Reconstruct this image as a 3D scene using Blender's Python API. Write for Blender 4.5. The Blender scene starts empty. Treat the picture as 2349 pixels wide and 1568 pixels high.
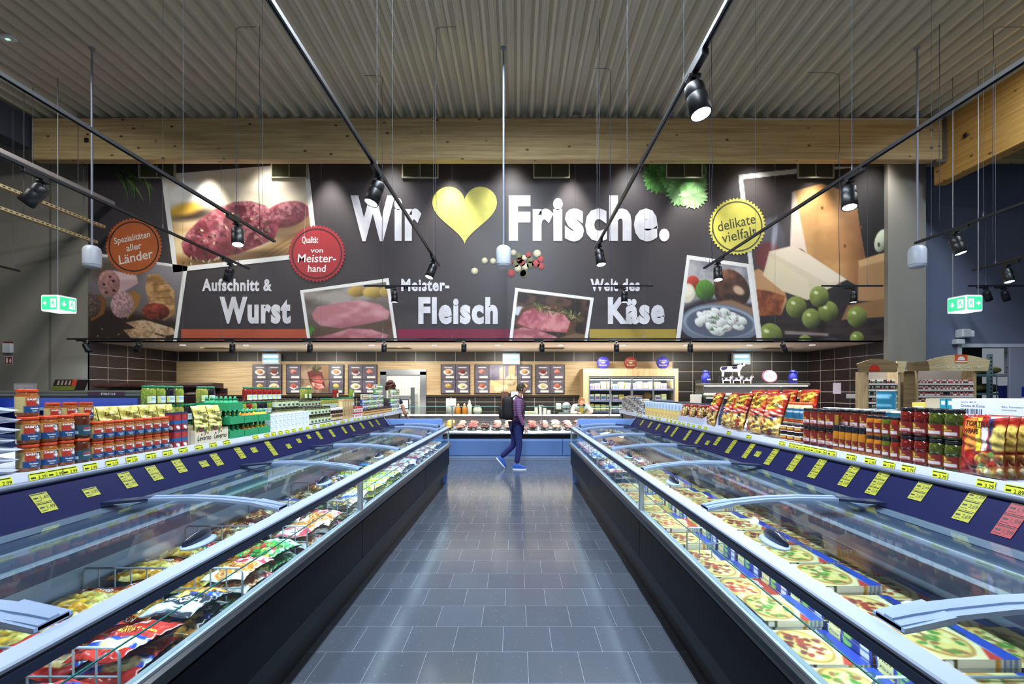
import bpy, math, random
import numpy as np
from mathutils import Vector, Matrix, Euler

S = bpy.context.scene
COL = S.collection
random.seed(7)
PI = math.pi

# ------------------------------------------------------------------ camera
FPX = 1074.0                      # focal length in pixels of the 2349 px wide frame
EYE = 1.56                        # camera height
cam = bpy.data.cameras.new('camera')
cam.sensor_width = 36.0
cam.lens = 36.0 * FPX / 2349.0
cam.shift_x = -11.5 / 2349.0
cam.shift_y = 112.0 / 2349.0
cam.clip_start = 0.05
cam.clip_end = 200
camo = bpy.data.objects.new('camera', cam)
camo.location = (0, 0, EYE)
camo.rotation_euler = (PI / 2, 0, 0)
COL.objects.link(camo)
S.camera = camo

# ------------------------------------------------------------------ view
S.view_settings.view_transform = 'Standard'
S.view_settings.look = 'None'
S.view_settings.exposure = 0.40
S.view_settings.gamma = 1.0
S.view_settings.use_curve_mapping = False
S.cycles.max_bounces = 7
S.cycles.diffuse_bounces = 3
S.cycles.glossy_bounces = 3
S.cycles.transmission_bounces = 4
S.cycles.transparent_max_bounces = 20
S.cycles.caustics_reflective = False
S.cycles.caustics_refractive = False
S.cycles.sample_clamp_indirect = 4.0

# ------------------------------------------------------------------ world: dim light of the rest of the hall
W = bpy.data.worlds.new('world')
S.world = W
W.use_nodes = True
W.node_tree.nodes['Background'].inputs[0].default_value = (0.78, 0.88, 1.0, 1)
W.node_tree.nodes['Background'].inputs[1].default_value = 0.19


def sun_area(name, loc, rot, sx, sy, power, col):
    l = bpy.data.lights.new(name, 'AREA')
    l.shape = 'RECTANGLE'
    l.size = sx
    l.size_y = sy
    l.energy = power
    l.color = col
    o = bpy.data.objects.new(name, l)
    o.location = loc
    o.rotation_euler = rot
    COL.objects.link(o)
    return o


def spot(name, loc, target, power, col, angle=50, blend=0.5, size=0.05, parent=None):
    l = bpy.data.lights.new(name, 'SPOT')
    l.energy = power
    l.color = col
    l.spot_size = math.radians(angle)
    l.spot_blend = blend
    l.shadow_soft_size = size
    o = bpy.data.objects.new(name, l)
    d = Vector(target) - Vector(loc)
    o.rotation_euler = d.to_track_quat('-Z', 'Y').to_euler()
    o.location = loc
    COL.objects.link(o)
    return o


COOL = (0.80, 0.90, 1.0)
WARM = (1.0, 0.90, 0.76)
# line luminaire of the hall over the aisle; the two side ones are added fill
sun_area('hall_and_fill_light', (-0.1, 3.8, 7.35), (0, 0, 0), 0.35, 8.0, 860, COOL)
sun_area('hall_and_fill_light', (-8.2, 4.0, 7.35), (0, 0.25, 0), 0.5, 8.0, 300, (0.95, 0.95, 0.9))  # added fill for the olive wall side
sun_area('hall_and_fill_light', (8.6, 4.0, 7.35), (0, -0.25, 0), 0.5, 8.0, 420, (0.72, 0.84, 1.0))  # added fill that brightens the slate wall side
# wall washers in the gap between timber beam and picture wall, plus added fill
for k in range(6):
    xx = -7.4 + 2.9 * k
    spot('washer_and_fill', (xx, 10.86, 7.15), (xx, 10.98, 3.0), 470, (1.0, 0.96, 0.88), 64, 0.7, 0.10)
    spot('washer_and_fill', (xx + 1.45, 10.70, 7.25), (xx + 1.45, 11.26, 4.2), 330, (0.97, 0.96, 0.93), 80, 1.0, 0.2)  # added fill between the washers, widens their pools
# downlights in the deli recess
for k in range(7):
    xx = -8.6 + 2.7 * k
    spot('recess_downlight', (xx, 12.7, 2.70), (xx, 13.7, 0.9), 105, (1.0, 0.93, 0.80), 140, 0.8, 0.08)
sun_area('recess_fill', (-0.8, 12.3, 2.70), (0.25, 0, 0), 18.0, 0.8, 200, (1.0, 0.91, 0.76))  # added area fill for the whole recess, no fitting of its own
sun_area('soffit_fill', (-0.8, 12.6, 1.9), (PI, 0, 0), 15.0, 0.3, 40, (1.0, 0.90, 0.76))  # added upward fill that brightens the soffit, not a fitting


# ------------------------------------------------------------------ helpers: colour and materials
def lin(c):
    return c / 12.92 if c <= 0.04045 else ((c + 0.055) / 1.055) ** 2.4


def H(h):
    h = h.lstrip('#')
    return tuple(lin(int(h[i:i + 2], 16) / 255.0) for i in (0, 2, 4))


MATS = {}


def mat(name, col='#808080', rough=0.5, metal=0.0, emit=None, es=0.0, spec=0.5, coat=0.0, alpha=1.0, trans=0.0, bump=None, var=None):
    """Principled material; var=(scale, amount) mottles the colour, bump=(scale, strength) roughens the surface."""
    if name in MATS:
        return MATS[name]
    m = bpy.data.materials.new(name)
    m.use_nodes = True
    nt = m.node_tree
    b = nt.nodes['Principled BSDF']
    c = H(col) if isinstance(col, str) else col
    b.inputs['Base Color'].default_value = (*c, 1)
    b.inputs['Roughness'].default_value = rough
    b.inputs['Metallic'].default_value = metal
    b.inputs['Specular IOR Level'].default_value = spec
    b.inputs['Coat Weight'].default_value = coat
    b.inputs['Coat Roughness'].default_value = 0.08
    b.inputs['Alpha'].default_value = alpha
    b.inputs['Transmission Weight'].default_value = trans
    if emit is not None:
        b.inputs['Emission Color'].default_value = (*(H(emit) if isinstance(emit, str) else emit), 1)
        b.inputs['Emission Strength'].default_value = es
    if var or bump:
        tc = nt.nodes.new('ShaderNodeTexCoord')
    if var:
        n = nt.nodes.new('ShaderNodeTexNoise')
        n.inputs['Scale'].default_value = var[0]
        n.inputs['Detail'].default_value = 5
        nt.links.new(tc.outputs['Object'], n.inputs['Vector'])
        r = nt.nodes.new('ShaderNodeMapRange')
        r.inputs['From Min'].default_value = 0.3
        r.inputs['From Max'].default_value = 0.7
        r.inputs['To Min'].default_value = 1 - var[1]
        r.inputs['To Max'].default_value = 1 + var[1]
        nt.links.new(n.outputs['Fac'], r.inputs['Value'])
        mx = nt.nodes.new('ShaderNodeMix')
        mx.data_type = 'RGBA'
        mx.blend_type = 'MULTIPLY'
        mx.inputs['Factor'].default_value = 1
        mx.inputs['A'].default_value = (*c, 1)
        nt.links.new(r.outputs['Result'], mx.inputs['B'])
        nt.links.new(mx.outputs['Result'], b.inputs['Base Color'])
    if bump:
        n2 = nt.nodes.new('ShaderNodeTexNoise')
        n2.inputs['Scale'].default_value = bump[0]
        n2.inputs['Detail'].default_value = 4
        nt.links.new(tc.outputs['Object'], n2.inputs['Vector'])
        bp = nt.nodes.new('ShaderNodeBump')
        bp.inputs['Strength'].default_value = bump[1]
        bp.inputs['Distance'].default_value = 0.02
        nt.links.new(n2.outputs['Fac'], bp.inputs['Height'])
        nt.links.new(bp.outputs['Normal'], b.inputs['Normal'])
    MATS[name] = m
    return m


def print_mat(name, rough=0.5, coat=0.0, spec=0.5):
    """Printed surface: the ink colours are stored on the mesh as the attribute Ink."""
    if name in MATS:
        return MATS[name]
    m = mat(name, '#ffffff', rough, coat=coat, spec=spec)
    a = m.node_tree.nodes.new('ShaderNodeAttribute')
    a.attribute_name = 'Ink'
    m.node_tree.links.new(a.outputs['Color'], m.node_tree.nodes['Principled BSDF'].inputs['Base Color'])
    return m


def glass_mat(name, tint='#eef6f6', strength=1.0, rough=0.02, body=0.0, bodycol='#c0d8e0'):
    """Thin clear pane: mostly transparent, reflecting more at grazing angles."""
    if name in MATS:
        return MATS[name]
    m = bpy.data.materials.new(name)
    m.use_nodes = True
    nt = m.node_tree
    nt.nodes.clear()
    out = nt.nodes.new('ShaderNodeOutputMaterial')
    tr = nt.nodes.new('ShaderNodeBsdfTransparent')
    tr.inputs['Color'].default_value = (*H(tint), 1)
    gl = nt.nodes.new('ShaderNodeBsdfGlossy')
    gl.inputs['Roughness'].default_value = rough
    lw = nt.nodes.new('ShaderNodeLayerWeight')
    lw.inputs['Blend'].default_value = 0.5
    pw = nt.nodes.new('ShaderNodeMath')
    pw.operation = 'POWER'
    pw.inputs[1].default_value = 5.0
    nt.links.new(lw.outputs['Facing'], pw.inputs[0])
    ma = nt.nodes.new('ShaderNodeMath')
    ma.operation = 'MULTIPLY_ADD'
    ma.inputs[1].default_value = 0.9 * strength
    ma.inputs[2].default_value = 0.04 * strength
    nt.links.new(pw.outputs[0], ma.inputs[0])
    mx = nt.nodes.new('ShaderNodeMixShader')
    nt.links.new(ma.outputs[0], mx.inputs[0])
    nt.links.new(tr.outputs[0], mx.inputs[1])
    nt.links.new(gl.outputs[0], mx.inputs[2])
    last = mx
    if body > 0:
        df = nt.nodes.new('ShaderNodeBsdfDiffuse')
        df.inputs['Color'].default_value = (*H(bodycol), 1)
        m2 = nt.nodes.new('ShaderNodeMixShader')
        m2.inputs[0].default_value = body
        nt.links.new(mx.outputs[0], m2.inputs[1])
        nt.links.new(df.outputs[0], m2.inputs[2])
        last = m2
    nt.links.new(last.outputs[0], out.inputs['Surface'])
    MATS[name] = m
    return m


def wood_mat(name, c1, c2, knot=None, axis='X', rough=0.6, scale=1.0, board=0.0):
    """Pale timber: stretched grain along one axis, optional knots and board lines."""
    if name in MATS:
        return MATS[name]
    m = mat(name, c1, rough)
    nt = m.node_tree
    b = nt.nodes['Principled BSDF']
    tc = nt.nodes.new('ShaderNodeTexCoord')
    mp = nt.nodes.new('ShaderNodeMapping')
    st = {'X': (0.35, 6, 9), 'Y': (6, 0.35, 9), 'Z': (6, 6, 0.5)}[axis]
    mp.inputs['Scale'].default_value = tuple(scale * s for s in st)
    nt.links.new(tc.outputs['Object'], mp.inputs['Vector'])
    n = nt.nodes.new('ShaderNodeTexNoise')
    n.inputs['Scale'].default_value = 2.2
    n.inputs['Detail'].default_value = 7
    n.inputs['Roughness'].default_value = 0.62
    nt.links.new(mp.outputs['Vector'], n.inputs['Vector'])
    cr = nt.nodes.new('ShaderNodeValToRGB')
    cr.color_ramp.elements[0].position = 0.33
    cr.color_ramp.elements[0].color = (*H(c2), 1)
    cr.color_ramp.elements[1].position = 0.62
    cr.color_ramp.elements[1].color = (*H(c1), 1)
    nt.links.new(n.outputs['Fac'], cr.inputs['Fac'])
    last = cr.outputs['Color']
    if board > 0:
        sx = nt.nodes.new('ShaderNodeSeparateXYZ')
        nt.links.new(tc.outputs['Object'], sx.inputs['Vector'])
        md = nt.nodes.new('ShaderNodeMath')
        md.operation = 'FRACT'
        dv = nt.nodes.new('ShaderNodeMath')
        dv.operation = 'DIVIDE'
        dv.inputs[1].default_value = board
        nt.links.new(sx.outputs['Z'], dv.inputs[0])
        nt.links.new(dv.outputs[0], md.inputs[0])
        ls = nt.nodes.new('ShaderNodeMath')
        ls.operation = 'LESS_THAN'
        ls.inputs[1].default_value = 0.05
        nt.links.new(md.outputs[0], ls.inputs[0])
        sc = nt.nodes.new('ShaderNodeMath')
        sc.operation = 'MULTIPLY'
        sc.inputs[1].default_value = 0.45
        nt.links.new(ls.outputs[0], sc.inputs[0])
        m1 = nt.nodes.new('ShaderNodeMix')
        m1.data_type = 'RGBA'
        m1.inputs['B'].default_value = (*H(c2), 1)
        nt.links.new(sc.outputs[0], m1.inputs['Factor'])
        nt.links.new(last, m1.inputs['A'])
        last = m1.outputs['Result']
    if knot:
        mp2 = nt.nodes.new('ShaderNodeMapping')
        k = {'X': (0.6, 1, 1), 'Y': (1, 0.6, 1), 'Z': (1, 1, 0.6)}[axis]
        mp2.inputs['Scale'].default_value = k
        nt.links.new(tc.outputs['Object'], mp2.inputs['Vector'])
        v = nt.nodes.new('ShaderNodeTexVoronoi')
        v.inputs['Scale'].default_value = 4.2
        nt.links.new(mp2.outputs['Vector'], v.inputs['Vector'])
        cr2 = nt.nodes.new('ShaderNodeValToRGB')
        cr2.color_ramp.elements[0].position = 0.07
        cr2.color_ramp.elements[0].color = (1, 1, 1, 1)
        cr2.color_ramp.elements[1].position = 0.13
        cr2.color_ramp.elements[1].color = (0, 0, 0, 1)
        nt.links.new(v.outputs['Distance'], cr2.inputs['Fac'])
        mx = nt.nodes.new('ShaderNodeMix')
        mx.data_type = 'RGBA'
        mx.inputs['B'].default_value = (*H(knot), 1)
        nt.links.new(cr2.outputs['Color'], mx.inputs['Factor'])
        nt.links.new(last, mx.inputs['A'])
        last = mx.outputs['Result']
    nt.links.new(last, b.inputs['Base Color'])
    return m


def tile_mat(name, c1, c2, mortar, w, h, rough, plane='XZ', off=(0, 0, 0), msize=0.004, stagger=0.0, speck=None, msm=0.1):
    """Tiles laid in metres on the given plane."""
    if name in MATS:
        return MATS[name]
    m = mat(name, c1, rough)
    nt = m.node_tree
    b = nt.nodes['Principled BSDF']
    tc = nt.nodes.new('ShaderNodeTexCoord')
    sp = nt.nodes.new('ShaderNodeSeparateXYZ')
    nt.links.new(tc.outputs['Object'], sp.inputs['Vector'])
    cb = nt.nodes.new('ShaderNodeCombineXYZ')
    for k, a in enumerate(plane):
        ad = nt.nodes.new('ShaderNodeMath')
        ad.operation = 'ADD'
        ad.inputs[1].default_value = off[k]
        nt.links.new(sp.outputs[a], ad.inputs[0])
        nt.links.new(ad.outputs[0], cb.inputs[k])
    br = nt.nodes.new('ShaderNodeTexBrick')
    br.offset = stagger
    br.inputs['Scale'].default_value = 1.0
    br.inputs['Brick Width'].default_value = w
    br.inputs['Row Height'].default_value = h
    br.inputs['Mortar Size'].default_value = msize
    br.inputs['Mortar Smooth'].default_value = msm
    br.inputs['Color1'].default_value = (*H(c1), 1)
    br.inputs['Color2'].default_value = (*H(c2), 1)
    br.inputs['Mortar'].default_value = (*H(mortar), 1)
    nt.links.new(cb.outputs[0], br.inputs['Vector'])
    last = br.outputs['Color']
    if speck:
        v = nt.nodes.new('ShaderNodeTexVoronoi')
        v.inputs['Scale'].default_value = 42
        nt.links.new(cb.outputs[0], v.inputs['Vector'])
        ls = nt.nodes.new('ShaderNodeMath')
        ls.operation = 'LESS_THAN'
        ls.inputs[1].default_value = 0.085
        nt.links.new(v.outputs['Distance'], ls.inputs[0])
        nz = nt.nodes.new('ShaderNodeTexNoise')
        nz.inputs['Scale'].default_value = 6
        nz.inputs['Detail'].default_value = 6
        nt.links.new(cb.outputs[0], nz.inputs['Vector'])
        g = nt.nodes.new('ShaderNodeMapRange')
        g.inputs['From Min'].default_value = 0.35
        g.inputs['From Max'].default_value = 0.65
        g.inputs['To Min'].default_value = 0.0
        g.inputs['To Max'].default_value = 0.6
        nt.links.new(nz.outputs['Fac'], g.inputs['Value'])
        mu = nt.nodes.new('ShaderNodeMath')
        mu.operation = 'MULTIPLY'
        nt.links.new(ls.outputs[0], mu.inputs[0])
        nt.links.new(g.outputs[0], mu.inputs[1])
        mx = nt.nodes.new('ShaderNodeMix')
        mx.data_type = 'RGBA'
        mx.inputs['B'].default_value = (*H(speck), 1)
        nt.links.new(mu.outputs[0], mx.inputs['Factor'])
        nt.links.new(last, mx.inputs['A'])
        last = mx.outputs['Result']
        r = nt.nodes.new('ShaderNodeMapRange')
        r.inputs['To Min'].default_value = rough - 0.02
        r.inputs['To Max'].default_value = rough + 0.03
        nt.links.new(nz.outputs['Fac'], r.inputs['Value'])
        nt.links.new(r.outputs[0], b.inputs['Roughness'])
    nt.links.new(last, b.inputs['Base Color'])
    return m


# ------------------------------------------------------------------ helpers: lettering
_TXT = {}


def letters(s, bold=0.0, shear=0.0, spacing=1.0):
    """Outline lettering as flat triangles, cap height about 0.73; returns verts (n,2) and faces."""
    key = (s, bold, shear, spacing)
    if key in _TXT:
        return _TXT[key]
    c = bpy.data.curves.new('lettering', 'FONT')
    c.body = s
    c.size = 1.0
    c.offset = bold
    c.shear = shear
    c.space_character = spacing
    c.resolution_u = 3
    o = bpy.data.objects.new('lettering', c)
    me = bpy.data.meshes.new_from_object(o)
    v = np.array([(p.co.x, p.co.y) for p in me.vertices]) if len(me.vertices) else np.zeros((0, 2))
    f = [tuple(p.vertices) for p in me.polygons]
    bpy.data.objects.remove(o)
    bpy.data.curves.remove(c)
    bpy.data.meshes.remove(me)
    _TXT[key] = (v, f)
    return v, f


def fit_letters(s, x0, x1, y0, y1, bold=0.0, shear=0.0, spacing=1.0, caponly=True):
    """Lettering stretched so that its ink spans x0..x1 and the capital height spans y0..y1."""
    v, f = letters(s, bold, shear, spacing)
    if len(v) == 0:
        return v, f
    w = v.copy()
    a, b = v[:, 0].min(), v[:, 0].max()
    w[:, 0] = x0 + (v[:, 0] - a) / max(b - a, 1e-6) * (x1 - x0)
    lo, hi = (0.0 - bold, 0.727 + bold) if caponly else (v[:, 1].min(), v[:, 1].max())
    w[:, 1] = y0 + (v[:, 1] - lo) / (hi - lo) * (y1 - y0)
    return w, f


# ------------------------------------------------------------------ helpers: meshes
class MB:
    """Collects shapes and links them as ONE mesh object."""

    def __init__(s):
        s.v, s.f, s.m, s.c, s.sm, s.n = [], [], [], [], [], 0
        s.ink = False

    def add(s, vs, fs, mi=0, ink=None, smooth=False):
        vs = np.asarray(vs, dtype=float).reshape(-1, 3)
        o = s.n
        s.v.append(vs)
        for k, f in enumerate(fs):
            s.f.append(tuple(int(i) + o for i in f))
            s.m.append(mi[k] if isinstance(mi, (list, tuple)) else mi)
            s.sm.append(smooth)
        if ink is None:
            s.c.append(np.ones((len(vs), 3)))
        else:
            s.ink = True
            ink = np.asarray(ink, dtype=float)
            s.c.append(np.tile(ink, (len(vs), 1)) if ink.ndim == 1 else ink.reshape(-1, 3))
        s.n += len(vs)
        return s

    def box(s, x0, x1, y0, y1, z0, z1, mi=0, ch=0.0, ink=None):
        if ch <= 0:
            vs = [(x, y, z) for x in (x0, x1) for y in (y0, y1) for z in (z0, z1)]
            fs = [(0, 1, 3, 2), (4, 6, 7, 5), (0, 4, 5, 1), (2, 3, 7, 6), (0, 2, 6, 4), (1, 5, 7, 3)]
            return s.add(vs, fs, mi, ink)
        a = [(x0 + ch, y0), (x1 - ch, y0), (x1, y0 + ch), (x1, y1 - ch), (x1 - ch, y1), (x0 + ch, y1), (x0, y1 - ch), (x0, y0 + ch)]
        cx, cy = (x0 + x1) / 2, (y0 + y1) / 2
        kx = 1 - ch / max((x1 - x0) / 2, 1e-6)
        ky = 1 - ch / max((y1 - y0) / 2, 1e-6)
        b = [(cx + (x - cx) * kx, cy + (y - cy) * ky) for x, y in a]
        vs = [(x, y, z0) for x, y in b] + [(x, y, z0 + ch) for x, y in a] + [(x, y, z1 - ch) for x, y in a] + [(x, y, z1) for x, y in b]
        fs = [tuple(range(7, -1, -1)), tuple(range(24, 32))]
        for r in range(3):
            for k in range(8):
                q = (k + 1) % 8
                fs.append((r * 8 + k, r * 8 + q, r * 8 + 8 + q, r * 8 + 8 + k))
        return s.add(vs, fs, mi, ink)

    def quad(s, a, b, c, d, mi=0, ink=None):
        return s.add([a, b, c, d], [(0, 1, 2, 3)], mi, ink)

    def prof(s, pts, y0, y1, mi=0, axis='Y', caps=True, closed=True, smooth=False, ink=None):
        """Profile (x,z) extruded along Y, or (y,z) along X, or (x,y) along Z."""
        n = len(pts)
        P = {'Y': lambda p, t: (p[0], t, p[1]), 'X': lambda p, t: (t, p[0], p[1]), 'Z': lambda p, t: (p[0], p[1], t)}[axis]
        vs = [P(p, y0) for p in pts] + [P(p, y1) for p in pts]
        fs = [(k, (k + 1) % n, n + (k + 1) % n, n + k) for k in range(n if closed else n - 1)]
        s.add(vs, fs, mi, ink, smooth)
        if caps and closed:
            s.add([P(p, y0) for p in pts], [tuple(range(n))], mi if not isinstance(mi, (list, tuple)) else mi[0], ink)
            s.add([P(p, y1) for p in pts], [tuple(range(n - 1, -1, -1))], mi if not isinstance(mi, (list, tuple)) else mi[0], ink)
        return s

    def lathe(s, pr, n=20, mi=0, c=(0, 0, 0), axis='Z', smooth=True, sx=1.0, sy=1.0):
        """Profile of (radius, height) turned round an axis; mi may be a list per ring."""
        vs, fs, ms, rings = [], [], [], []
        for r, z in pr:
            m = 1 if r < 1e-5 else n
            rings.append((len(vs), m))
            for k in range(m):
                a = 2 * PI * k / n
                x, y = r * math.cos(a) * sx, r * math.sin(a) * sy
                p = {'Z': (x, y, z), 'X': (z, x, y), 'Y': (x, z, y)}[axis]
                vs.append((c[0] + p[0], c[1] + p[1], c[2] + p[2]))
        for j in range(len(pr) - 1):
            (o1, m1), (o2, m2) = rings[j], rings[j + 1]
            if m1 == 1 and m2 == 1:
                continue
            for k in range(n):
                q = (k + 1) % n
                f = [o1 + k % m1, o1 + q % m1, o2 + q % m2, o2 + k % m2]
                fs.append(tuple(dict.fromkeys(f)))
                ms.append(mi[j] if isinstance(mi, (list, tuple)) else mi)
        if pr[0][0] > 1e-5:
            fs.append(tuple(range(n - 1, -1, -1)))
            ms.append(mi[0] if isinstance(mi, (list, tuple)) else mi)
        if pr[-1][0] > 1e-5:
            o = rings[-1][0]
            fs.append(tuple(range(o, o + n)))
            ms.append(mi[-1] if isinstance(mi, (list, tuple)) else mi)
        return s.add(vs, fs, ms, None, smooth)

    def cyl(s, p, q, r, n=12, mi=0, r2=None, smooth=True, caps=True):
        p, q = Vector(p), Vector(q)
        d = (q - p).normalized()
        u = d.orthogonal().normalized()
        w = d.cross(u)
        r2 = r if r2 is None else r2
        vs = []
        for c, rr in ((p, r), (q, r2)):
            for k in range(n):
                a = 2 * PI * k / n
                vs.append(c + u * (rr * math.cos(a)) + w * (rr * math.sin(a)))
        s.add([tuple(v) for v in vs], [(k, (k + 1) % n, n + (k + 1) % n, n + k) for k in range(n)], mi, None, smooth)
        if caps:
            s.add([tuple(v) for v in vs[:n]], [tuple(range(n - 1, -1, -1))], mi)
            s.add([tuple(v) for v in vs[n:]], [tuple(range(n))], mi)
        return s

    def tube(s, pts, r, n=8, mi=0, closed=False):
        pts = [Vector(p) for p in pts]
        m = len(pts)
        vs = []
        u = None
        for i, p in enumerate(pts):
            a = pts[i - 1] if (i > 0 or closed) else p
            b = pts[(i + 1) % m] if (i < m - 1 or closed) else p
            d = (b - a).normalized()
            if u is None:
                u = d.orthogonal().normalized()
            u = (u - d * u.dot(d)).normalized()
            w = d.cross(u)
            rr = r[i] if isinstance(r, (list, tuple)) else r
            for k in range(n):
                t = 2 * PI * k / n
                vs.append(tuple(p + u * (rr * math.cos(t)) + w * (rr * math.sin(t))))
        fs = []
        for i in range(m if closed else m - 1):
            j = (i + 1) % m
            for k in range(n):
                q = (k + 1) % n
                fs.append((i * n + k, i * n + q, j * n + q, j * n + k))
        if not closed:
            fs += [tuple(range(n - 1, -1, -1)), tuple(range((m - 1) * n, m * n))]
        return s.add(vs, fs, mi, None, True)

    def ball(s, c, r, n=12, mi=0, sc=(1, 1, 1), rot=None, ink=None):
        m = max(4, n // 2)
        vs, fs = [], []
        for j in range(m + 1):
            t = PI * j / m
            for k in range(n):
                a = 2 * PI * k / n
                p = Vector((r * sc[0] * math.sin(t) * math.cos(a), r * sc[1] * math.sin(t) * math.sin(a), r * sc[2] * math.cos(t)))
                if rot:
                    p = Euler(rot).to_matrix() @ p
                vs.append((c[0] + p.x, c[1] + p.y, c[2] + p.z))
        for j in range(m):
            for k in range(n):
                q = (k + 1) % n
                fs.append((j * n + k, (j + 1) * n + k, (j + 1) * n + q, j * n + q))
        return s.add(vs, fs, mi, ink, True)

    def grid(s, fn, nu, nv, mi=0, cv=None, smooth=True):
        """fn(U,V)->(x,y,z) arrays on a nu x nv lattice, U to the right, V downward; cv: a painted canvas sampled at the lattice."""
        U, V = np.meshgrid(np.linspace(0, 1, nu), np.linspace(0, 1, nv))
        x, y, z = fn(U, V)
        vs = np.stack([np.broadcast_to(x, U.shape), np.broadcast_to(y, U.shape), np.broadcast_to(z, U.shape)], -1).reshape(-1, 3)
        i = np.arange(nu * nv).reshape(nv, nu)
        fs = np.stack([i[:-1, :-1], i[1:, :-1], i[1:, 1:], i[:-1, 1:]], -1).reshape(-1, 4)
        ink = None
        if cv is not None:
            a = cv.a if hasattr(cv, 'a') else cv
            hh, ww = a.shape[:2]
            ink = a[np.clip((V * (hh - 1)).round().astype(int), 0, hh - 1), np.clip((U * (ww - 1)).round().astype(int), 0, ww - 1)]
            ink = np.where(ink <= 0.04045, ink / 12.92, ((np.clip(ink, 0, None) + 0.055) / 1.055) ** 2.4).reshape(-1, 3)
        return s.add(vs, fs.tolist(), mi, ink, smooth)

    def text(s, t, fn, x0, x1, y0, y1, mi=0, bold=0.0, shear=0.0, spacing=1.0, caponly=True):
        """Lettering fitted to a rectangle of the surface fn(x,y)->point."""
        v, f = fit_letters(t, x0, x1, y0, y1, bold, shear, spacing, caponly)
        if len(v):
            s.add([fn(a, b) for a, b in v], f, mi)
        return s

    def obj(s, name, mats, parent=None, loc=None, rot=None):
        me = bpy.data.meshes.new(name)
        if s.n:
            v = np.concatenate(s.v)
            me.from_pydata(v.tolist(), [], s.f)
            me.polygons.foreach_set('material_index', np.array(s.m, dtype=np.int32))
            me.polygons.foreach_set('use_smooth', np.array(s.sm, dtype=bool))
            if s.ink:
                a = me.color_attributes.new('Ink', 'FLOAT_COLOR', 'POINT')
                c = np.concatenate(s.c)
                a.data.foreach_set('color', np.concatenate([c, np.ones((len(c), 1))], 1).astype(np.float32).ravel())
        for m in (mats if isinstance(mats, (list, tuple)) else [mats]):
            me.materials.append(m)
        me.update()
        o = bpy.data.objects.new(name, me)
        COL.objects.link(o)
        if parent is not None:
            o.parent = parent
        if loc is not None:
            o.location = loc
        if rot is not None:
            o.rotation_euler = rot
        return o


# ------------------------------------------------------------------ helpers: things
def tag(o, label, cat, group=None):
    o['label'] = label
    o['category'] = cat
    if group:
        o['group'] = group
    return o


def thing(name, label=None, cat=None, loc=(0, 0, 0), rz=0.0, group=None):
    o = bpy.data.objects.new(name, None)
    o.empty_display_size = 0.1
    COL.objects.link(o)
    o.location = loc
    o.rotation_euler = (0, 0, rz)
    if label:
        tag(o, label, cat, group)
    return o


def struct(o):
    o['kind'] = 'structure'
    return o


def dup(root, loc, rot, label=None, cat=None, group=None, scale=None):
    r = root.copy()
    COL.objects.link(r)
    r.location = loc
    r.rotation_euler = rot if isinstance(rot, (tuple, list, Euler)) else (0, 0, rot)
    if scale:
        r.scale = scale
    if 'group' in r:
        del r['group']
    if label:
        tag(r, label, cat or root.get('category'), group)
    for ch in list(root.children):
        c = ch.copy()
        COL.objects.link(c)
        c.parent = r
        for g in list(ch.children):
            d = g.copy()
            COL.objects.link(d)
            d.parent = c
    return r


class Kind:
    """One built example of a kind of thing; the first placing uses it, later ones copy it with all its parts."""

    def __init__(s, build):
        s.build, s.o, s.used = build, None, False

    def place(s, loc, rot, label, cat, group=None, scale=None):
        if s.o is None:
            s.o = s.build()
        if not s.used:
            s.used = True
            s.o.location = loc
            s.o.rotation_euler = rot if isinstance(rot, (tuple, list)) else (0, 0, rot)
            if scale:
                s.o.scale = scale
            tag(s.o, label, cat, group)
            return s.o
        return dup(s.o, loc, rot, label, cat, group, scale)


ORD = ['zeroth', 'first', 'second', 'third', 'fourth', 'fifth', 'sixth', 'seventh', 'eighth', 'ninth', 'tenth', 'eleventh', 'twelfth', 'thirteenth', 'fourteenth',
       'fifteenth', 'sixteenth', 'seventeenth', 'eighteenth', 'nineteenth', 'twentieth', 'twenty-first', 'twenty-second', 'twenty-third', 'twenty-fourth', 'twenty-fifth',
       'twenty-sixth', 'twenty-seventh', 'twenty-eighth', 'twenty-ninth', 'thirtieth'] + ['thirty-' + x for x in ('first', 'second', 'third', 'fourth', 'fifth', 'sixth', 'seventh', 'eighth', 'ninth')] + ['fortieth']


# ------------------------------------------------------------------ helpers: painting printed pictures (posters, packs)
def hx(h):
    h = h.lstrip('#')
    return np.array([int(h[i:i + 2], 16) / 255.0 for i in (0, 2, 4)])


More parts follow.
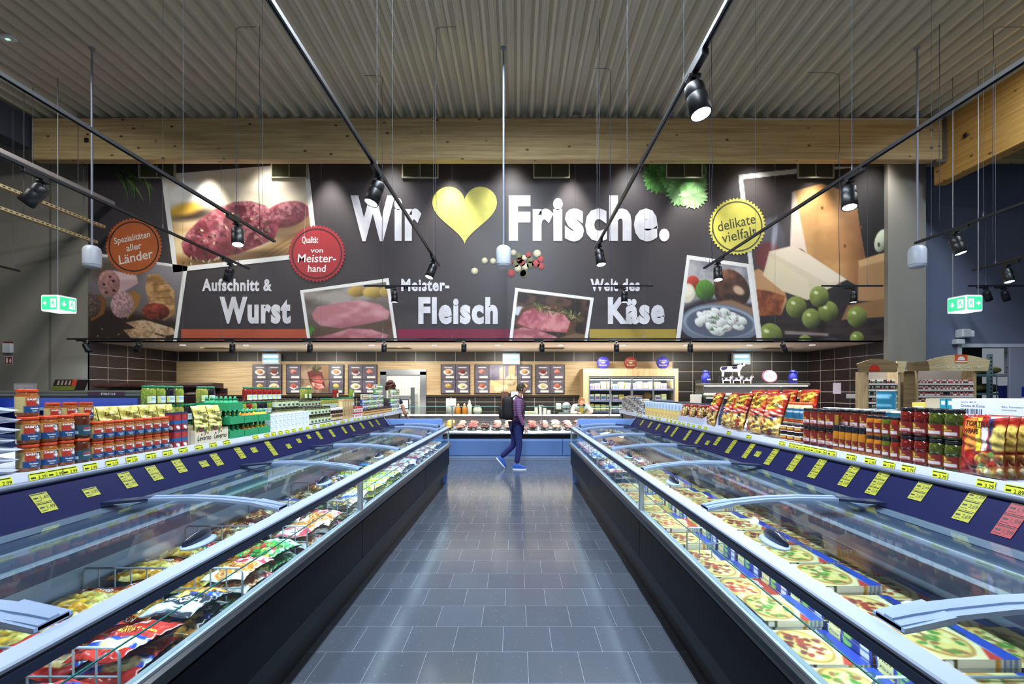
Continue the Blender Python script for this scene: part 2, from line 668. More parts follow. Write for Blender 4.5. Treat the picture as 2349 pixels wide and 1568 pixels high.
class Cv:
    """A small canvas (sRGB) on which printed pictures are painted before they are stored on a mesh."""

    def __init__(s, w, h, col='#000000'):
        s.w, s.h = w, h
        s.a = np.tile(hx(col), (h, w, 1)).astype(float)
        s.X, s.Y = np.meshgrid(np.arange(w) + 0.5, np.arange(h) + 0.5)

    def noise(s, cell, seed=0, octv=3, sx=1.0):
        rs = np.random.RandomState(seed)
        out = np.zeros((s.h, s.w))
        amp, tot = 1.0, 0.0
        for o in range(octv):
            c = max(1.0, cell / 2 ** o)
            gw, gh = int(s.w / (c * sx)) + 3, int(s.h / c) + 3
            g = rs.rand(gh, gw)
            fx, fy = s.X / (c * sx), s.Y / c
            ix, iy = fx.astype(int), fy.astype(int)
            tx, ty = fx - ix, fy - iy
            tx, ty = tx * tx * (3 - 2 * tx), ty * ty * (3 - 2 * ty)
            v = (g[iy, ix] * (1 - tx) + g[iy, ix + 1] * tx) * (1 - ty) + (g[iy + 1, ix] * (1 - tx) + g[iy + 1, ix + 1] * tx) * ty
            out += v * amp
            tot += amp
            amp *= 0.5
        return out / tot

    def blend(s, m, col):
        c = hx(col) if isinstance(col, str) else np.asarray(col)
        s.a = s.a * (1 - m[..., None]) + c * m[..., None]
        return s

    def ell(s, cx, cy, rx, ry, rot=0.0, soft=1.0):
        c, sn = math.cos(rot), math.sin(rot)
        dx, dy = s.X - cx, s.Y - cy
        u, v = (dx * c + dy * sn) / rx, (-dx * sn + dy * c) / ry
        r = np.sqrt(u * u + v * v)
        return np.clip((1 - r) * min(rx, ry) / max(soft, 1e-3) + 0.5, 0, 1)

    def poly(s, pts, soft=1.0):
        ins = np.zeros((s.h, s.w), bool)
        dist = np.full((s.h, s.w), 1e9)
        n = len(pts)
        for k in range(n):
            (x1, y1), (x2, y2) = pts[k], pts[(k + 1) % n]
            c = ((y1 > s.Y) != (y2 > s.Y))
            with np.errstate(divide='ignore', invalid='ignore'):
                xi = (x2 - x1) * (s.Y - y1) / (y2 - y1 if y2 != y1 else 1e-9) + x1
            ins ^= c & (s.X < xi)
            L = (x2 - x1) ** 2 + (y2 - y1) ** 2 + 1e-9
            t = np.clip(((s.X - x1) * (x2 - x1) + (s.Y - y1) * (y2 - y1)) / L, 0, 1)
            dist = np.minimum(dist, np.hypot(s.X - x1 - t * (x2 - x1), s.Y - y1 - t * (y2 - y1)))
        return np.clip(np.where(ins, dist, -dist) / max(soft, 1e-3) + 0.5, 0, 1)

    def fill_ell(s, cx, cy, rx, ry, col, rot=0.0, soft=1.0):
        return s.blend(s.ell(cx, cy, rx, ry, rot, soft), col)

    def fill(s, pts, col, soft=1.0):
        return s.blend(s.poly(pts, soft), col)

    def blob(s, cx, cy, rx, ry, col, rot=0.0, soft=1.2, hi=0.35, lo=0.5, tex=0.0, seed=1, cell=6):
        """A rounded object as a photograph would show it."""
        m = s.ell(cx, cy, rx, ry, rot, soft)
        dx, dy = (s.X - cx) / rx, (s.Y - cy) / ry
        l = np.clip(-(dx * 0.5 + dy * 0.75), -1, 1)
        c = hx(col)
        sh = np.where(l > 0, 1 + l * hi, 1 + l * lo)
        if tex:
            sh = sh * (1 + (s.noise(cell, seed, 3) - 0.5) * 2 * tex)
        return s.blend(m, np.clip(c * sh[..., None], 0, 1))

    def tex(s, m, c1, c2, cell, seed, octv=3, sx=1.0, lo=0.35, hi=0.65):
        n = np.clip((s.noise(cell, seed, octv, sx) - lo) / (hi - lo), 0, 1)[..., None]
        return s.blend(m, hx(c1) * (1 - n) + hx(c2) * n)

    def all(s):
        return np.ones((s.h, s.w))


PRINT = print_mat('printed_matt', 0.55)
GLOSS = print_mat('printed_glossy', 0.22, coat=0.3)
SATIN = print_mat('printed_satin', 0.4)

# ================================================================== ROOM
ZC = 7.65            # ceiling
YM, YB = 11.28, 14.2  # picture wall, back wall of the deli recess
XL, XR = -10.32, 8.83
ZS = 2.747           # soffit of the recess

M_FLOOR = tile_mat('floor_tile', '#434a55', '#4a515c', '#8a929a', 0.3, 0.3, 0.17, 'XY', (0.238 + 3.0, 0.2 + 6.0, 0), 0.0011, 0.5, '#b8c2cc')
struct(MB().box(-17, 17, -4, 18, -0.2, 0.0).obj('floor', M_FLOOR))

# ceiling: trapezoidal steel deck, ribs running to the back
M_DECK = mat('painted_steel_deck', '#c2beaa', 0.45, var=(0.5, 0.06))
mb = MB()
pitch = 0.29
xs = -14.5
pts = []
k = 0
while xs + k * pitch < 14.5:
    x = xs + k * pitch
    pts += [(x, ZC), (x + 0.055, ZC), (x + 0.095, ZC + 0.085), (x + 0.10, ZC + 0.085), (x + 0.112, ZC + 0.14), (x + 0.175, ZC + 0.14), (x + 0.18, ZC + 0.132), (x + 0.20, ZC + 0.132),
            (x + 0.205, ZC + 0.14), (x + 0.240, ZC + 0.14), (x + 0.25, ZC + 0.085)]
    k += 1
mb.prof(pts, -3.0, 11.6, 0, closed=False)
# bolts on the ribs in rows
struct(mb.obj('ceiling', M_DECK))
# closing plate of the roof above the deck (keeps light from leaking)
struct(MB().box(-16, 16, -3, 18, ZC + 0.3, ZC + 0.4).obj('ceiling_roof_slab', mat('roof_slab', '#8a8a80', 0.9)))

M_WALLDARK = mat('wall_paint_slate', '#6c7388', 0.85, var=(0.7, 0.05))
M_WALLOLIVE = mat('wall_paint_olive', '#88847a', 0.85, var=(0.7, 0.05))
M_MURAL = mat('mural_print_anthracite', '#403b3f', 0.45, var=(0.5, 0.08))
struct(MB().box(XL, XR, YM, YM + 0.2, ZS, ZC + 0.3).obj('wall_back', mat('wall_back_board', '#3a3638', 0.8)))
struct(MB().box(-16, XL, YM, YB + 0.2, 0, ZC + 0.3).obj('wall_left', M_WALLOLIVE))
# seam strip on the olive wall
struct(MB().box(-11.26, -11.22, YM - 0.012, YM, 0, 7.0).obj('trim_1', mat('seam_grey', '#6a665c', 0.8)))
struct(MB().box(XR, 9.73, YM - 0.14, YB + 0.2, 0, ZC + 0.3).obj('wall_right_pier', M_WALLOLIVE))
# right wall with the doorway to the store room
DX0, DX1, DZ1 = 10.95, 12.2, 2.63
YR = 11.55
mb = MB()
mb.box(9.73, DX0, YR, YR + 0.25, 0, ZC + 0.3)
mb.box(DX1 + 1.6, 17, YR, YR + 0.25, 0, ZC + 0.3)
mb.box(DX0, DX1 + 1.6, YR, YR + 0.25, DZ1, ZC + 0.3)
struct(mb.obj('wall_right', M_WALLDARK))
mb = MB()
mb.box(DX0 - 0.09, DX0, YR - 0.03, YR + 0.25, 0, DZ1 + 0.09)
mb.box(DX0, DX1 + 1.6, YR - 0.03, YR + 0.25, DZ1, DZ1 + 0.09)
struct(mb.obj('trim_2', mat('white_frame', '#c9ced6', 0.4)))
d = MB().box(DX1 - 0.15, DX1 + 1.7, YR - 0.10, YR - 0.035, 0.02, DZ1 - 0.02, 0, 0.01).obj('door_1', mat('sliding_door_grey', '#8f92a4', 0.5))
struct(d)
MB().box(DX1 + 0.14, DX1 + 0.50, YR - 0.112, YR - 0.101, 1.42, 1.66).box(DX1 + 0.24, DX1 + 0.40, YR - 0.116, YR - 0.112, 1.55, 1.61, 1).box(DX1 + 0.14, DX1 + 0.50, YR - 0.112, YR - 0.101, 1.30, 1.40, 1).obj('door_sign', [mat('sign_blue', '#1c2c9a', 0.4), mat('sign_white', '#e8e8ee', 0.4)], d)
# store room behind
struct(MB().box(DX0 - 1.2, 15, YB + 0.9, YB + 1.0, 0, 3.2).obj('wall_store_room', mat('store_wall', '#2e3230', 0.9)))
# side and ends of the hall, outside the picture
struct(MB().box(-16.2, -16, -4, YB, 0, ZC + 0.3).obj('wall_left_side', M_WALLOLIVE))
struct(MB().box(17, 17.2, -4, YB, 0, ZC + 0.3).obj('wall_right_side', M_WALLDARK))

# timber beam across the hall and the girder on the right
M_GLULAM = wood_mat('glulam_pine', '#c6ae7e', '#9f865a', '#5a3b22', 'X', 0.6, 1.0, 0.12)
M_GLULAMY = wood_mat('glulam_pine_girder', '#c99d55', '#a87d3c', '#5a3b22', 'Y', 0.6, 1.0, 0.12)
struct(MB().box(-10.79, 9.46, 10.40, 10.62, 6.70, 7.62, 0, 0.012).obj('beam_cross', M_GLULAM))
struct(MB().box(9.54, 9.80, -3, 10.72, 6.25, 7.64, 0, 0.012).obj('beam_girder', M_GLULAMY))
struct(MB().box(9.82, 16, 10.40, 10.62, 6.70, 7.62, 0, 0.012).obj('beam_purlin', M_GLULAM))
struct(MB().box(-11.25, -10.82, -3, 10.45, 6.95, 7.64, 0).obj('beam_steel', mat('girder_slate', '#3a4354', 0.6)))
M_STEEL = mat('galvanised', '#8d9298', 0.35, 0.9)
mb = MB()
mb.box(9.30, 9.535, 10.39, 10.64, 6.64, 6.697)
mb.box(9.46, 9.535, 10.39, 10.64, 6.70, 7.60)
mb.cyl((9.2, 10.385, 6.95), (9.2, 10.40, 6.95), 0.03, 12).cyl((9.2, 10.385, 7.35), (9.2, 10.40, 7.35), 0.03, 12)
struct(mb.obj('trim_3', M_STEEL))
struct(MB().box(5.0, 9.45, 10.385, 10.40, 7.575, 7.60).obj('trim_4', mat('white_edge', '#c4c4be', 0.5)))
for nm, p in (('left', (-9.55, 10.39, 7.12)), ('right', (9.53, 9.95, 6.98))):
    o = MB().box(-0.045, 0.045, -0.02, 0.0, -0.05, 0.05, 0, 0.006).obj('junction_box', mat('black_plastic', '#14161a', 0.5))
    o.location = p
    if nm == 'right':
        o.rotation_euler = (0, 0, PI / 2 * -1)
    tag(o, 'small black box fixed to the cross beam face' if nm == 'left' else 'small black box fixed to the side girder face', 'box')

# recess: soffit, side walls, tiled back wall, timber panelling
M_SOFFIT = mat('soffit_cream', '#e2d6c2', 0.7)
struct(MB().box(XL, XR, YM, YB + 0.2, ZS, ZS + 0.15).obj('ceiling_recess', M_SOFFIT))
M_TILEB = tile_mat('deli_tile_back', '#262424', '#2a2828', '#b9b5ae', 0.6, 0.305, 0.42, 'XZ', (10.2 + 0.07, -2.447 + 6.1, 0), 0.006)
M_TILES = tile_mat('deli_tile_side', '#2b2224', '#2e2526', '#c0bbb4', 0.6, 0.305, 0.42, 'YZ', (0.2, -2.447 + 6.1, 0), 0.006)
struct(MB().box(XL, XR, YB, YB + 0.2, 0, ZS).obj('wall_deli', M_TILEB))
struct(MB().box(XL - 0.02, XL, YM + 0.0, YB, 0, ZS).obj('wall_deli_left', M_TILES))
struct(MB().box(XR - 0.012, XR + 0.002, YM, YB, 0, ZS).obj('wall_deli_right', M_TILES))
# pier faces of the side walls need the tiled faces proud of the plaster
struct(MB().box(XL, XL + 0.012, YM + 0.01, YB, 0, ZS).obj('wall_deli_left_tiles', M_TILES))
M_PANEL = wood_mat('light_oak_panel', '#cdb894', '#a98f68', None, 'X', 0.45, 1.6)
DOX0, DOX1, DOZ = -4.05, -2.83, 2.14
mb = MB()
mb.box(XL + 0.014, DOX0, YB - 0.03, YB - 0.002, 1.43, 2.446)
mb.box(DOX1, 4.70, YB - 0.03, YB - 0.002, 1.43, 2.446)
mb.box(DOX0, DOX1, YB - 0.03, YB - 0.002, DOZ, 2.446)
struct(mb.obj('trim_5', M_PANEL))
struct(MB().box(XL + 0.014, DOX0 - 0.05, YB - 0.04, YB - 0.002, 1.37, 1.43).box(DOX1 + 0.05, 2.0, YB - 0.04, YB - 0.002, 1.37, 1.43).obj('trim_6', mat('dark_ledge', '#2c2626', 0.4)))
# doorway to the preparation room: steel frame, white tiled room behind
mb = MB()
mb.box(DOX0 - 0.08, DOX0 + 0.10, YB - 0.07, YB + 0.0, 0, DOZ)
mb.box(DOX1 - 0.10, DOX1 + 0.08, YB - 0.07, YB + 0.0, 0, DOZ)
mb.box(DOX0 - 0.08, DOX1 + 0.08, YB - 0.07, YB + 0.0, DOZ - 0.10, DOZ + 0.06)
d2 = struct(mb.obj('door_2', mat('brushed_steel', '#b7bcc4', 0.28, 0.9)))
M_TILEW = tile_mat('white_tile', '#dfe8e6', '#e4ecea', '#aab4b4', 0.1, 0.2, 0.3, 'XZ', (5, 0, 0), 0.004)
struct(MB().box(DOX0 + 0.10, DOX1 - 0.10, YB - 0.025, YB - 0.001, 0, DOZ - 0.1).obj('wall_prep_room', M_TILEW))

# ceiling fittings of the recess
M_WHITE = mat('white_plastic', '#d8dbe0', 0.4)
M_LAMPW = mat('lamp_face_warm', '#ffffff', 0.4, emit=(1.0, 0.94, 0.84), es=9)
for k in range(11):
    x = -8.6 + 1.62 * k
    t = thing('recess_downlight', 'round downlight in the recess ceiling, %s from the tiled fish corner' % ORD[k + 1], 'ceiling light', (x, 12.05, ZS), group='downlights over the deli counter')
    MB().lathe([(0.10, 0.0), (0.10, -0.008), (0.078, -0.012), (0.078, -0.004)], 20, 0).obj('trim_ring', M_WHITE, t)
    MB().lathe([(0.0, -0.006), (0.078, -0.006)], 20, 0).obj('lens', M_LAMPW, t)
for k, x in enumerate((-8.35, -3.3, 0.95, 7.2)):
    mb = MB()
    mb.box(-0.36, 0.36, -0.20, 0.20, -0.012, -0.001, 0, 0.004)
    for j in range(9):
        mb.box(-0.33, 0.33, -0.17 + 0.04 * j, -0.145 + 0.04 * j, -0.02, -0.012, 1)
    o = mb.obj('air_grille', [mat('grille_beige', '#8c7a58', 0.6), mat('grille_slot', '#4a3f2c', 0.6)], None, (x, 12.95, ZS))
    tag(o, 'flat beige air grille in the recess ceiling, %s from the fish corner' % ORD[k + 1], 'vent', 'recess air grilles')

# vents at the head of the picture wall
M_VF = mat('vent_frame', '#b9b49a', 0.45)
M_VS = mat('vent_mesh', '#5a5b42', 0.7)
for k in range(6):
    x = (364, 666, 965, 1265, 1568, 1868)[k]
    X = (x - 1186) * 0.010503
    t = thing('wall_vent', 'square slatted vent at the head of the food picture wall, %s from the herb end' % ORD[k + 1], 'vent', (X, YM - 0.02, 6.86), group='vents over the picture wall')
    mb = MB()
    mb.box(-0.44, 0.44, -0.05, 0.0, -0.205, -0.175, 0, 0.004).box(-0.44, -0.41, -0.05, 0.0, -0.175, 0.3).box(0.41, 0.44, -0.05, 0.0, -0.175, 0.3).box(-0.008, 0.008, -0.048, 0, -0.175, 0.3)
    mb.obj('frame', M_VF, t)
    mb = MB()
    mb.box(-0.41, 0.41, -0.012, 0.0, -0.175, 0.3, 0)
    for j in range(15):
        z = -0.165 + 0.031 * j
        mb.quad((-0.41, -0.04, z), (0.41, -0.04, z), (0.41, -0.014, z + 0.018), (-0.41, -0.014, z + 0.018), 1)
    mb.obj('grille', [M_VS, mat('vent_slat', '#8c8b68', 0.6)], t)

# ================================================================== PICTURE WALL
K = 0.010503


def MP(off):
    return lambda x, y: ((x - 1186) * K, YM - off, EYE - (y - 896) * K)


mural = thing('picture_wall', 'dark printed wall of meat and cheese photos over the deli counter', 'wall graphic', (0, 0, 0))
MB().box(XL + 0.002, XR - 0.002, YM - 0.016, YM - 0.001, ZS + 0.02, 7.55).obj('panel', M_MURAL, mural)


def photo(name, cv, quad, off, step=2, rough=0.5):
    """A printed photo on the wall: quad corners in wall pixels, top first, clockwise."""
    tl, tr, br, bl = [np.array(q, float) for q in quad]

    def fn(U, V):
        p = (1 - V)[..., None] * ((1 - U)[..., None] * tl + U[..., None] * tr) + V[..., None] * ((1 - U)[..., None] * bl + U[..., None] * br)
        x, y = p[..., 0], p[..., 1]
        return (x - 1186) * K, np.full_like(x, YM - off), EYE - (y - 896) * K
    return MB().grid(fn, max(2, cv.w // step), max(2, cv.h // step), 0, cv).obj(name, PRINT, mural)


def frame_px(cv, t, r, b, l, wd=9):
    m = np.zeros((cv.h, cv.w))
    if t: m[:wd] = 1
    if b: m[-wd:] = 1
    if l: m[:, :wd] = 1
    if r: m[:, -wd:] = 1
    cv.blend(m, '#eceae6')
    return cv


# --- steak
cv = Cv(350, 232, '#d8c7aa')
g = (cv.Y / cv.h)[..., None]
cv.a = hx('#efe6d4') * (1 - g) + hx('#d9bd92') * g
cv.tex(np.clip((cv.Y - 95) / 40, 0, 1) * 0.8, '#c89c66', '#e6cf9f', 30, 3, 4, 5.0)
cv.blend(cv.poly([(200, 60), (350, 20), (350, 60), (230, 90)], 26) * 0.5, '#8f8478')
cv.fill_ell(58, 55, 62, 36, '#d9d8d3', -0.1, 14)
cv.fill_ell(60, 48, 50, 24, '#f4f1ea', -0.1, 10)
cv.blend(cv.ell(62, 100, 52, 14, 0, 14), '#3a2b1e')
cv.fill_ell(46, 86, 40, 14, '#d9a93c', -0.15, 12)
cv.blend(cv.poly([(0, 190), (160, 215), (350, 150), (350, 232), (0, 232)], 14) * 0.7, '#a87a48')
for k in range(7):
    cv.blend(cv.poly([(180 + 20 * k, 232), (186 + 20 * k, 232), (350, 150 + 12 * k), (350, 146 + 12 * k)], 3) * 0.5, '#6e4a28')
cv.blend(cv.ell(300, 150, 70, 30, -0.2, 14) * 0.6, '#5a3a24')
cv.blob(285, 122, 55, 31, '#8e3a46', -0.15, 2, 0.5, 0.5, 0.45, 5, 9)
cv.tex(cv.ell(285, 112, 46, 20, -0.15, 6) * 0.8, '#b97a80', '#5b232c', 7, 9)
cv.blend(cv.ell(150, 214, 125, 16, 0.02, 10) * 0.6, '#3b2416')
sp = cv.poly([(32, 190), (28, 168), (46, 142), (82, 112), (120, 92), (165, 80), (205, 82), (238, 96), (255, 122), (262, 152), (250, 178), (215, 190), (160, 204), (90, 212), (48, 206)], 3)
cv.blend(sp, '#7d2c38')
cv.tex(sp * 0.85, '#a04a56', '#5a1a25', 26, 4, 4)
cv.tex(sp * np.clip((cv.noise(14, 8, 3) - 0.46) * 6, 0, 1) * 0.75, '#d3a0a2', '#a85560', 5, 11)
cv.blend(sp * np.clip((cv.Y - 172) / 30, 0, 1) * 0.65, '#4a101a')
rs = np.random.RandomState(3)
for k in range(60):
    a, b = rs.rand(), rs.rand()
    x, y = 60 + 180 * a, 100 + 80 * b
    cv.fill_ell(x, y, 1.6 + 3 * rs.rand(), 1.0 + 1.4 * rs.rand(), ['#2b2018', '#d9c9a0', '#46552a', '#1d1712'][k % 4], rs.rand() * 3, 1)
for k in range(26):
    x, y = 20 + 130 * rs.rand(), 196 + 28 * rs.rand()
    cv.fill_ell(x, y, 2 + 5 * rs.rand(), 1.2, ['#3b4a22', '#d8cfae', '#26301a'][k % 3], rs.rand() * 3, 1)
frame_px(cv, 1, 1, 1, 1, 11)
photo('steak_photo', cv, [(371, 401), (708, 374), (731, 588), (399, 625)], 0.021)

# --- sausages
cv = Cv(230, 205, '#7a7480')
cv.a = hx('#8f8a92') * (1 - (cv.Y / 205)[..., None]) + hx('#4a3c34') * (cv.Y / 205)[..., None]
cv.blend(cv.poly([(0, 120), (230, 150), (230, 205), (0, 205)], 20), '#2c201b')
cv.blend(cv.ell(60, 40, 60, 30, 0, 20) * 0.6, '#4d3b22')
cv.blend(cv.poly([(140, 36), (165, 30), (205, 70), (215, 130), (190, 150), (150, 110), (138, 70)], 3), '#a98154')
cv.tex(cv.poly([(140, 36), (165, 30), (205, 70), (215, 130), (190, 150), (150, 110), (138, 70)], 3) * 0.8, '#c79c68', '#86603a', 16, 2, 3)
for k in range(4):
    cv.blend(cv.poly([(150 + 8 * k, 60 + 16 * k), (196 + 4 * k, 50 + 18 * k), (197 + 4 * k, 53 + 18 * k), (151 + 8 * k, 63 + 16 * k)], 1.5) * 0.6, '#6b4a2a')
cv.blend(cv.poly([(30, 48), (60, 36), (112, 40), (120, 60), (76, 92), (40, 100)], 2), '#c5a0a0')
cv.blend(cv.poly([(30, 48), (60, 36), (112, 40), (118, 50), (40, 66)], 6) * 0.7, '#e2c8c6')
cv.blob(50, 68, 26, 32, '#a97a76', 0.1, 1.5, 0.15, 0.25, 0.3, 3, 5)
for x, y in ((38, 72), (52, 52), (62, 84), (60, 62), (44, 90)):
    cv.fill_ell(x, y, 3.5, 3, '#2a1c1c', 0, 1)
cv.blend(cv.poly([(76, 100), (110, 78), (128, 90), (124, 116), (98, 150)], 2), '#9a6c3c')
cv.blend(cv.poly([(0, 104), (30, 96), (46, 108), (40, 140), (8, 160)], 2), '#7c5026')
cv.blob(84, 116, 28, 32, '#b08a8a', 0.15, 1.5, 0.1, 0.25, 0.5, 9, 3)
cv.blob(8, 122, 24, 29, '#5d4a46', 0.15, 1.5, 0.1, 0.3, 0.7, 12, 3)
cv.blob(168, 128, 34, 22, '#6a2c22', 0, 2, 0.5, 0.4, 0.5, 4, 6)
for pts, c in (([(95, 160), (140, 150), (214, 170), (226, 186), (200, 190), (120, 172)], '#b99a7a'), ([(90, 178), (130, 172), (200, 196), (196, 205), (110, 196)], '#a98766')):
    m = cv.poly(pts, 2)
    cv.blend(m, c)
    cv.tex(m * 0.6, '#8a6a4a', '#d0b494', 6, 5)
for k in range(30):
    cv.fill_ell(20 + 190 * rs.rand(), 165 + 38 * rs.rand(), 1.5, 1.2, ['#8a2a22', '#c9b28e', '#5a1a18'][k % 3], 0, 1)
cv.blend(np.clip((8 - cv.Y) / 2, 0, 1), '#e8e6e2')
cv.blend(np.clip((cv.X - 220) / 1, 0, 1), '#e8e6e2')
photo('sausage_photo', cv, [(204, 578), (432, 611), (407, 782), (204, 782)], 0.021)

# --- chicken
cv = Cv(205, 130, '#8d8580')
cv.tex(cv.all(), '#a39a92', '#6c625c', 30, 7, 3, 2)
cv.blend(cv.poly([(0, 20), (60, 40), (80, 130), (0, 130)], 18) * 0.6, '#4e4540')
cv.blob(128, 20, 20, 12, '#a8894a', 0.1, 2, 0.3, 0.4)
cv.blob(165, 26, 24, 12, '#b09352', 0.1, 2, 0.3, 0.4)
cv.blob(196, 28, 16, 11, '#a88c4c', 0.1, 2, 0.3, 0.4)
cv.blend(cv.poly([(0, 96), (205, 84), (205, 130), (0, 130)], 14) * 0.8, '#5a4234')
cv.fill([(0, 108), (14, 92), (22, 100), (4, 122)], '#3f7d2e', 2)
m = cv.poly([(20, 62), (34, 46), (80, 42), (130, 40), (176, 52), (196, 70), (190, 84), (140, 92), (80, 100), (34, 92), (22, 78)], 3)
cv.blend(m, '#c98d92')
cv.tex(m * 0.6, '#e2b4b6', '#a8656e', 24, 6, 3, 2)
cv.blend(m * np.clip((cv.Y - 74) / 24, 0, 1) * 0.5, '#8f4f5c')
m = cv.poly([(20, 122), (60, 114), (100, 102), (150, 106), (186, 118), (178, 126), (120, 130), (20, 130)], 2.5)
cv.blend(m, '#b9737c')
cv.tex(m * 0.6, '#d79ea4', '#96505c', 18, 8, 3, 2)
frame_px(cv, 1, 1, 0, 1, 8)
photo('chicken_photo', cv, [(689, 666), (892, 638), (912, 781), (706, 781)], 0.021)

# --- roast
cv = Cv(180, 115, '#3a2a22')
cv.tex(cv.all(), '#51382a', '#221712', 20, 4, 3)
cv.fill_ell(16, 50, 14, 10, '#c9cdd6', 0, 3)
m = cv.poly([(8, 78), (20, 44), (50, 30), (110, 34), (140, 50), (150, 74), (132, 96), (60, 92), (20, 88)], 2.5)
cv.blend(m, '#5b3520')
m2 = cv.poly([(14, 76), (26, 52), (46, 42), (84, 42), (118, 50), (134, 66), (130, 94), (60, 92)], 2.5)
cv.blend(m2, '#b5646c')
cv.tex(m2 * 0.8, '#d58f90', '#9a4450', 16, 3, 3)
cv.blend(cv.poly([(24, 50), (84, 38), (140, 46), (150, 70), (140, 74), (120, 48), (60, 42)], 2), '#4a2a1a')
for k in range(70):
    x = 44 + 110 * rs.rand()
    y = 26 + 20 * rs.rand() + (x - 44) * 0.18
    a = rs.rand() * 3
    cv.fill_ell(x, y, 5, 1.1, ['#46552c', '#5f6e3a', '#a9a06a', '#2d3519'][k % 4], a, 0.8)
m = cv.poly([(0, 92), (30, 86), (80, 96), (110, 106), (100, 115), (0, 115)], 2)
cv.blend(m, '#a9626a')
cv.tex(m * 0.6, '#cf8d8c', '#8e4450', 12, 6)
cv.blend(cv.poly([(104, 112), (150, 96), (180, 100), (180, 115)], 4), '#7a5a3a')
frame_px(cv, 1, 1, 0, 1, 8)
photo('roast_photo', cv, [(1182, 660), (1362, 683), (1347, 781), (1168, 781)], 0.021)

# --- big cheese picture
cv = Cv(336, 400, '#241d1c')
cv.a = hx('#4a4140') * (1 - (cv.X / 336)[..., None]) + hx('#0d0a0b') * (cv.X / 336)[..., None]
ox, oy = 1693, 383


def cp(*p):
    return [(x - ox, y - oy) for x, y in p]


cv.blend(cv.poly(cp((1690, 690), (2030, 690), (2030, 790), (1690, 790)), 12), '#2a2022')
cv.tex(cv.poly(cp((1690, 735), (2030, 735), (2030, 790), (1690, 790)), 12) * 0.7, '#3a2b28', '#1a1416', 14, 5, 3, 4)
cv.blob(1768 - ox, 560 - oy, 32, 58, '#4b4a55', 0, 6, 0.4, 0.4)
cv.blend(cv.ell(1762 - ox, 590 - oy, 30, 34, 0, 8), '#6a2a2a')
cv.fill_ell(1776 - ox, 540 - oy, 6, 34, '#9a9aa8', 0.1, 6)
m = cv.poly(cp((1820, 440), (1885, 422), (1962, 448), (1972, 520), (1988, 610), (1972, 660), (1850, 590)), 2)
cv.blend(m, '#b4854f')
cv.tex(m * 0.5, '#c99a62', '#a0703c', 40, 6, 3)
cv.blend(m * np.clip((cv.X - 225) / 60, 0, 1) * 0.75, '#6a3c20')
cv.blend(m * np.clip((60 - (cv.X - 120)) / 60, 0, 1) * 0.5, '#d8b274')
for x, y in ((1938, 565), (1886, 478), (1975, 522)):
    cv.fill_ell(x - ox, y - oy, 3, 4, '#5a3418', 0, 1)
cv.fill(cp((1816, 442), (1823, 440), (1851, 582), (1838, 572), (1812, 566)), '#d9c6b4', 2)
m = cv.poly(cp((1693, 635), (1740, 618), (1795, 650), (1805, 690), (1792, 722), (1693, 726)), 2.5)
cv.blend(m, '#b88a5c')
cv.tex(cv.poly(cp((1693, 660), (1760, 668), (1800, 680), (1790, 724), (1693, 728)), 3), '#9a552c', '#6a3218', 10, 3)
m = cv.poly(cp((1764, 578), (1820, 564), (1851, 582), (1942, 643), (1851, 690), (1795, 669), (1750, 633)), 2)
cv.blend(m, '#cfc0a4')
cv.fill(cp((1764, 578), (1820, 564), (1942, 643), (1900, 652)), '#dccdb6', 4)
cv.fill(cp((1750, 633), (1764, 590), (1850, 640), (1862, 690), (1795, 669)), '#d6c8a8', 3)
cv.fill(cp((1969, 600), (2030, 580), (2030, 692), (1968, 692)), '#a27a50', 2)
cv.fill(cp((1969, 600), (2030, 580), (2030, 600), (1972, 614)), '#c09a68', 3)
cv.fill(cp((1930, 735), (1945, 702), (2030, 686), (2030, 728)), '#8a6440', 2)
cv.blob(2022 - ox, 553 - oy, 15, 27, '#b9c0a4', 0.3, 2, 0.2, 0.6)
cv.fill_ell(2016 - ox, 562 - oy, 3, 5, '#3a3020', 0, 2)
for x, y, r in ((1826, 706, 24), (1900, 716, 23), (1879, 682, 23), (1861, 732, 22), (1966, 728, 23), (1766, 772, 28), (1966, 778, 16), (1846, 786, 16)):
    cv.blob(x - ox, y - oy, r, r * 1.05, '#727d3c', 0, 1.6, 0.3, 0.75, 0.12, 4, 12)
    cv.fill_ell(x - ox - r * 0.3, y - oy - r * 0.4, r * 0.22, r * 0.15, '#d8e0a8', 0.3, 3)
cv.blend(cv.poly(cp((1800, 760), (1900, 766), (1900, 772), (1800, 768)), 3) * 0.6, '#c9b6ac')
fr = cv.poly(cp((1693, 402), (2029, 368), (2029, 378), (1704, 412), (1749, 790), (1739, 790)), 1.2)
# the photo's own slanted frame; outside it the wall shows through as plain anthracite
cv.blend(cv.poly(cp((1680, 370), (2032, 370), (2032, 368), (1693, 402), (1739, 790), (1680, 790)), 1.0), '#3c383b')
cv.blend(fr, '#e6e3de')
photo('cheese_photo', cv, [(1693, 383), (2027, 383), (2027, 781), (1693, 781)], 0.019)

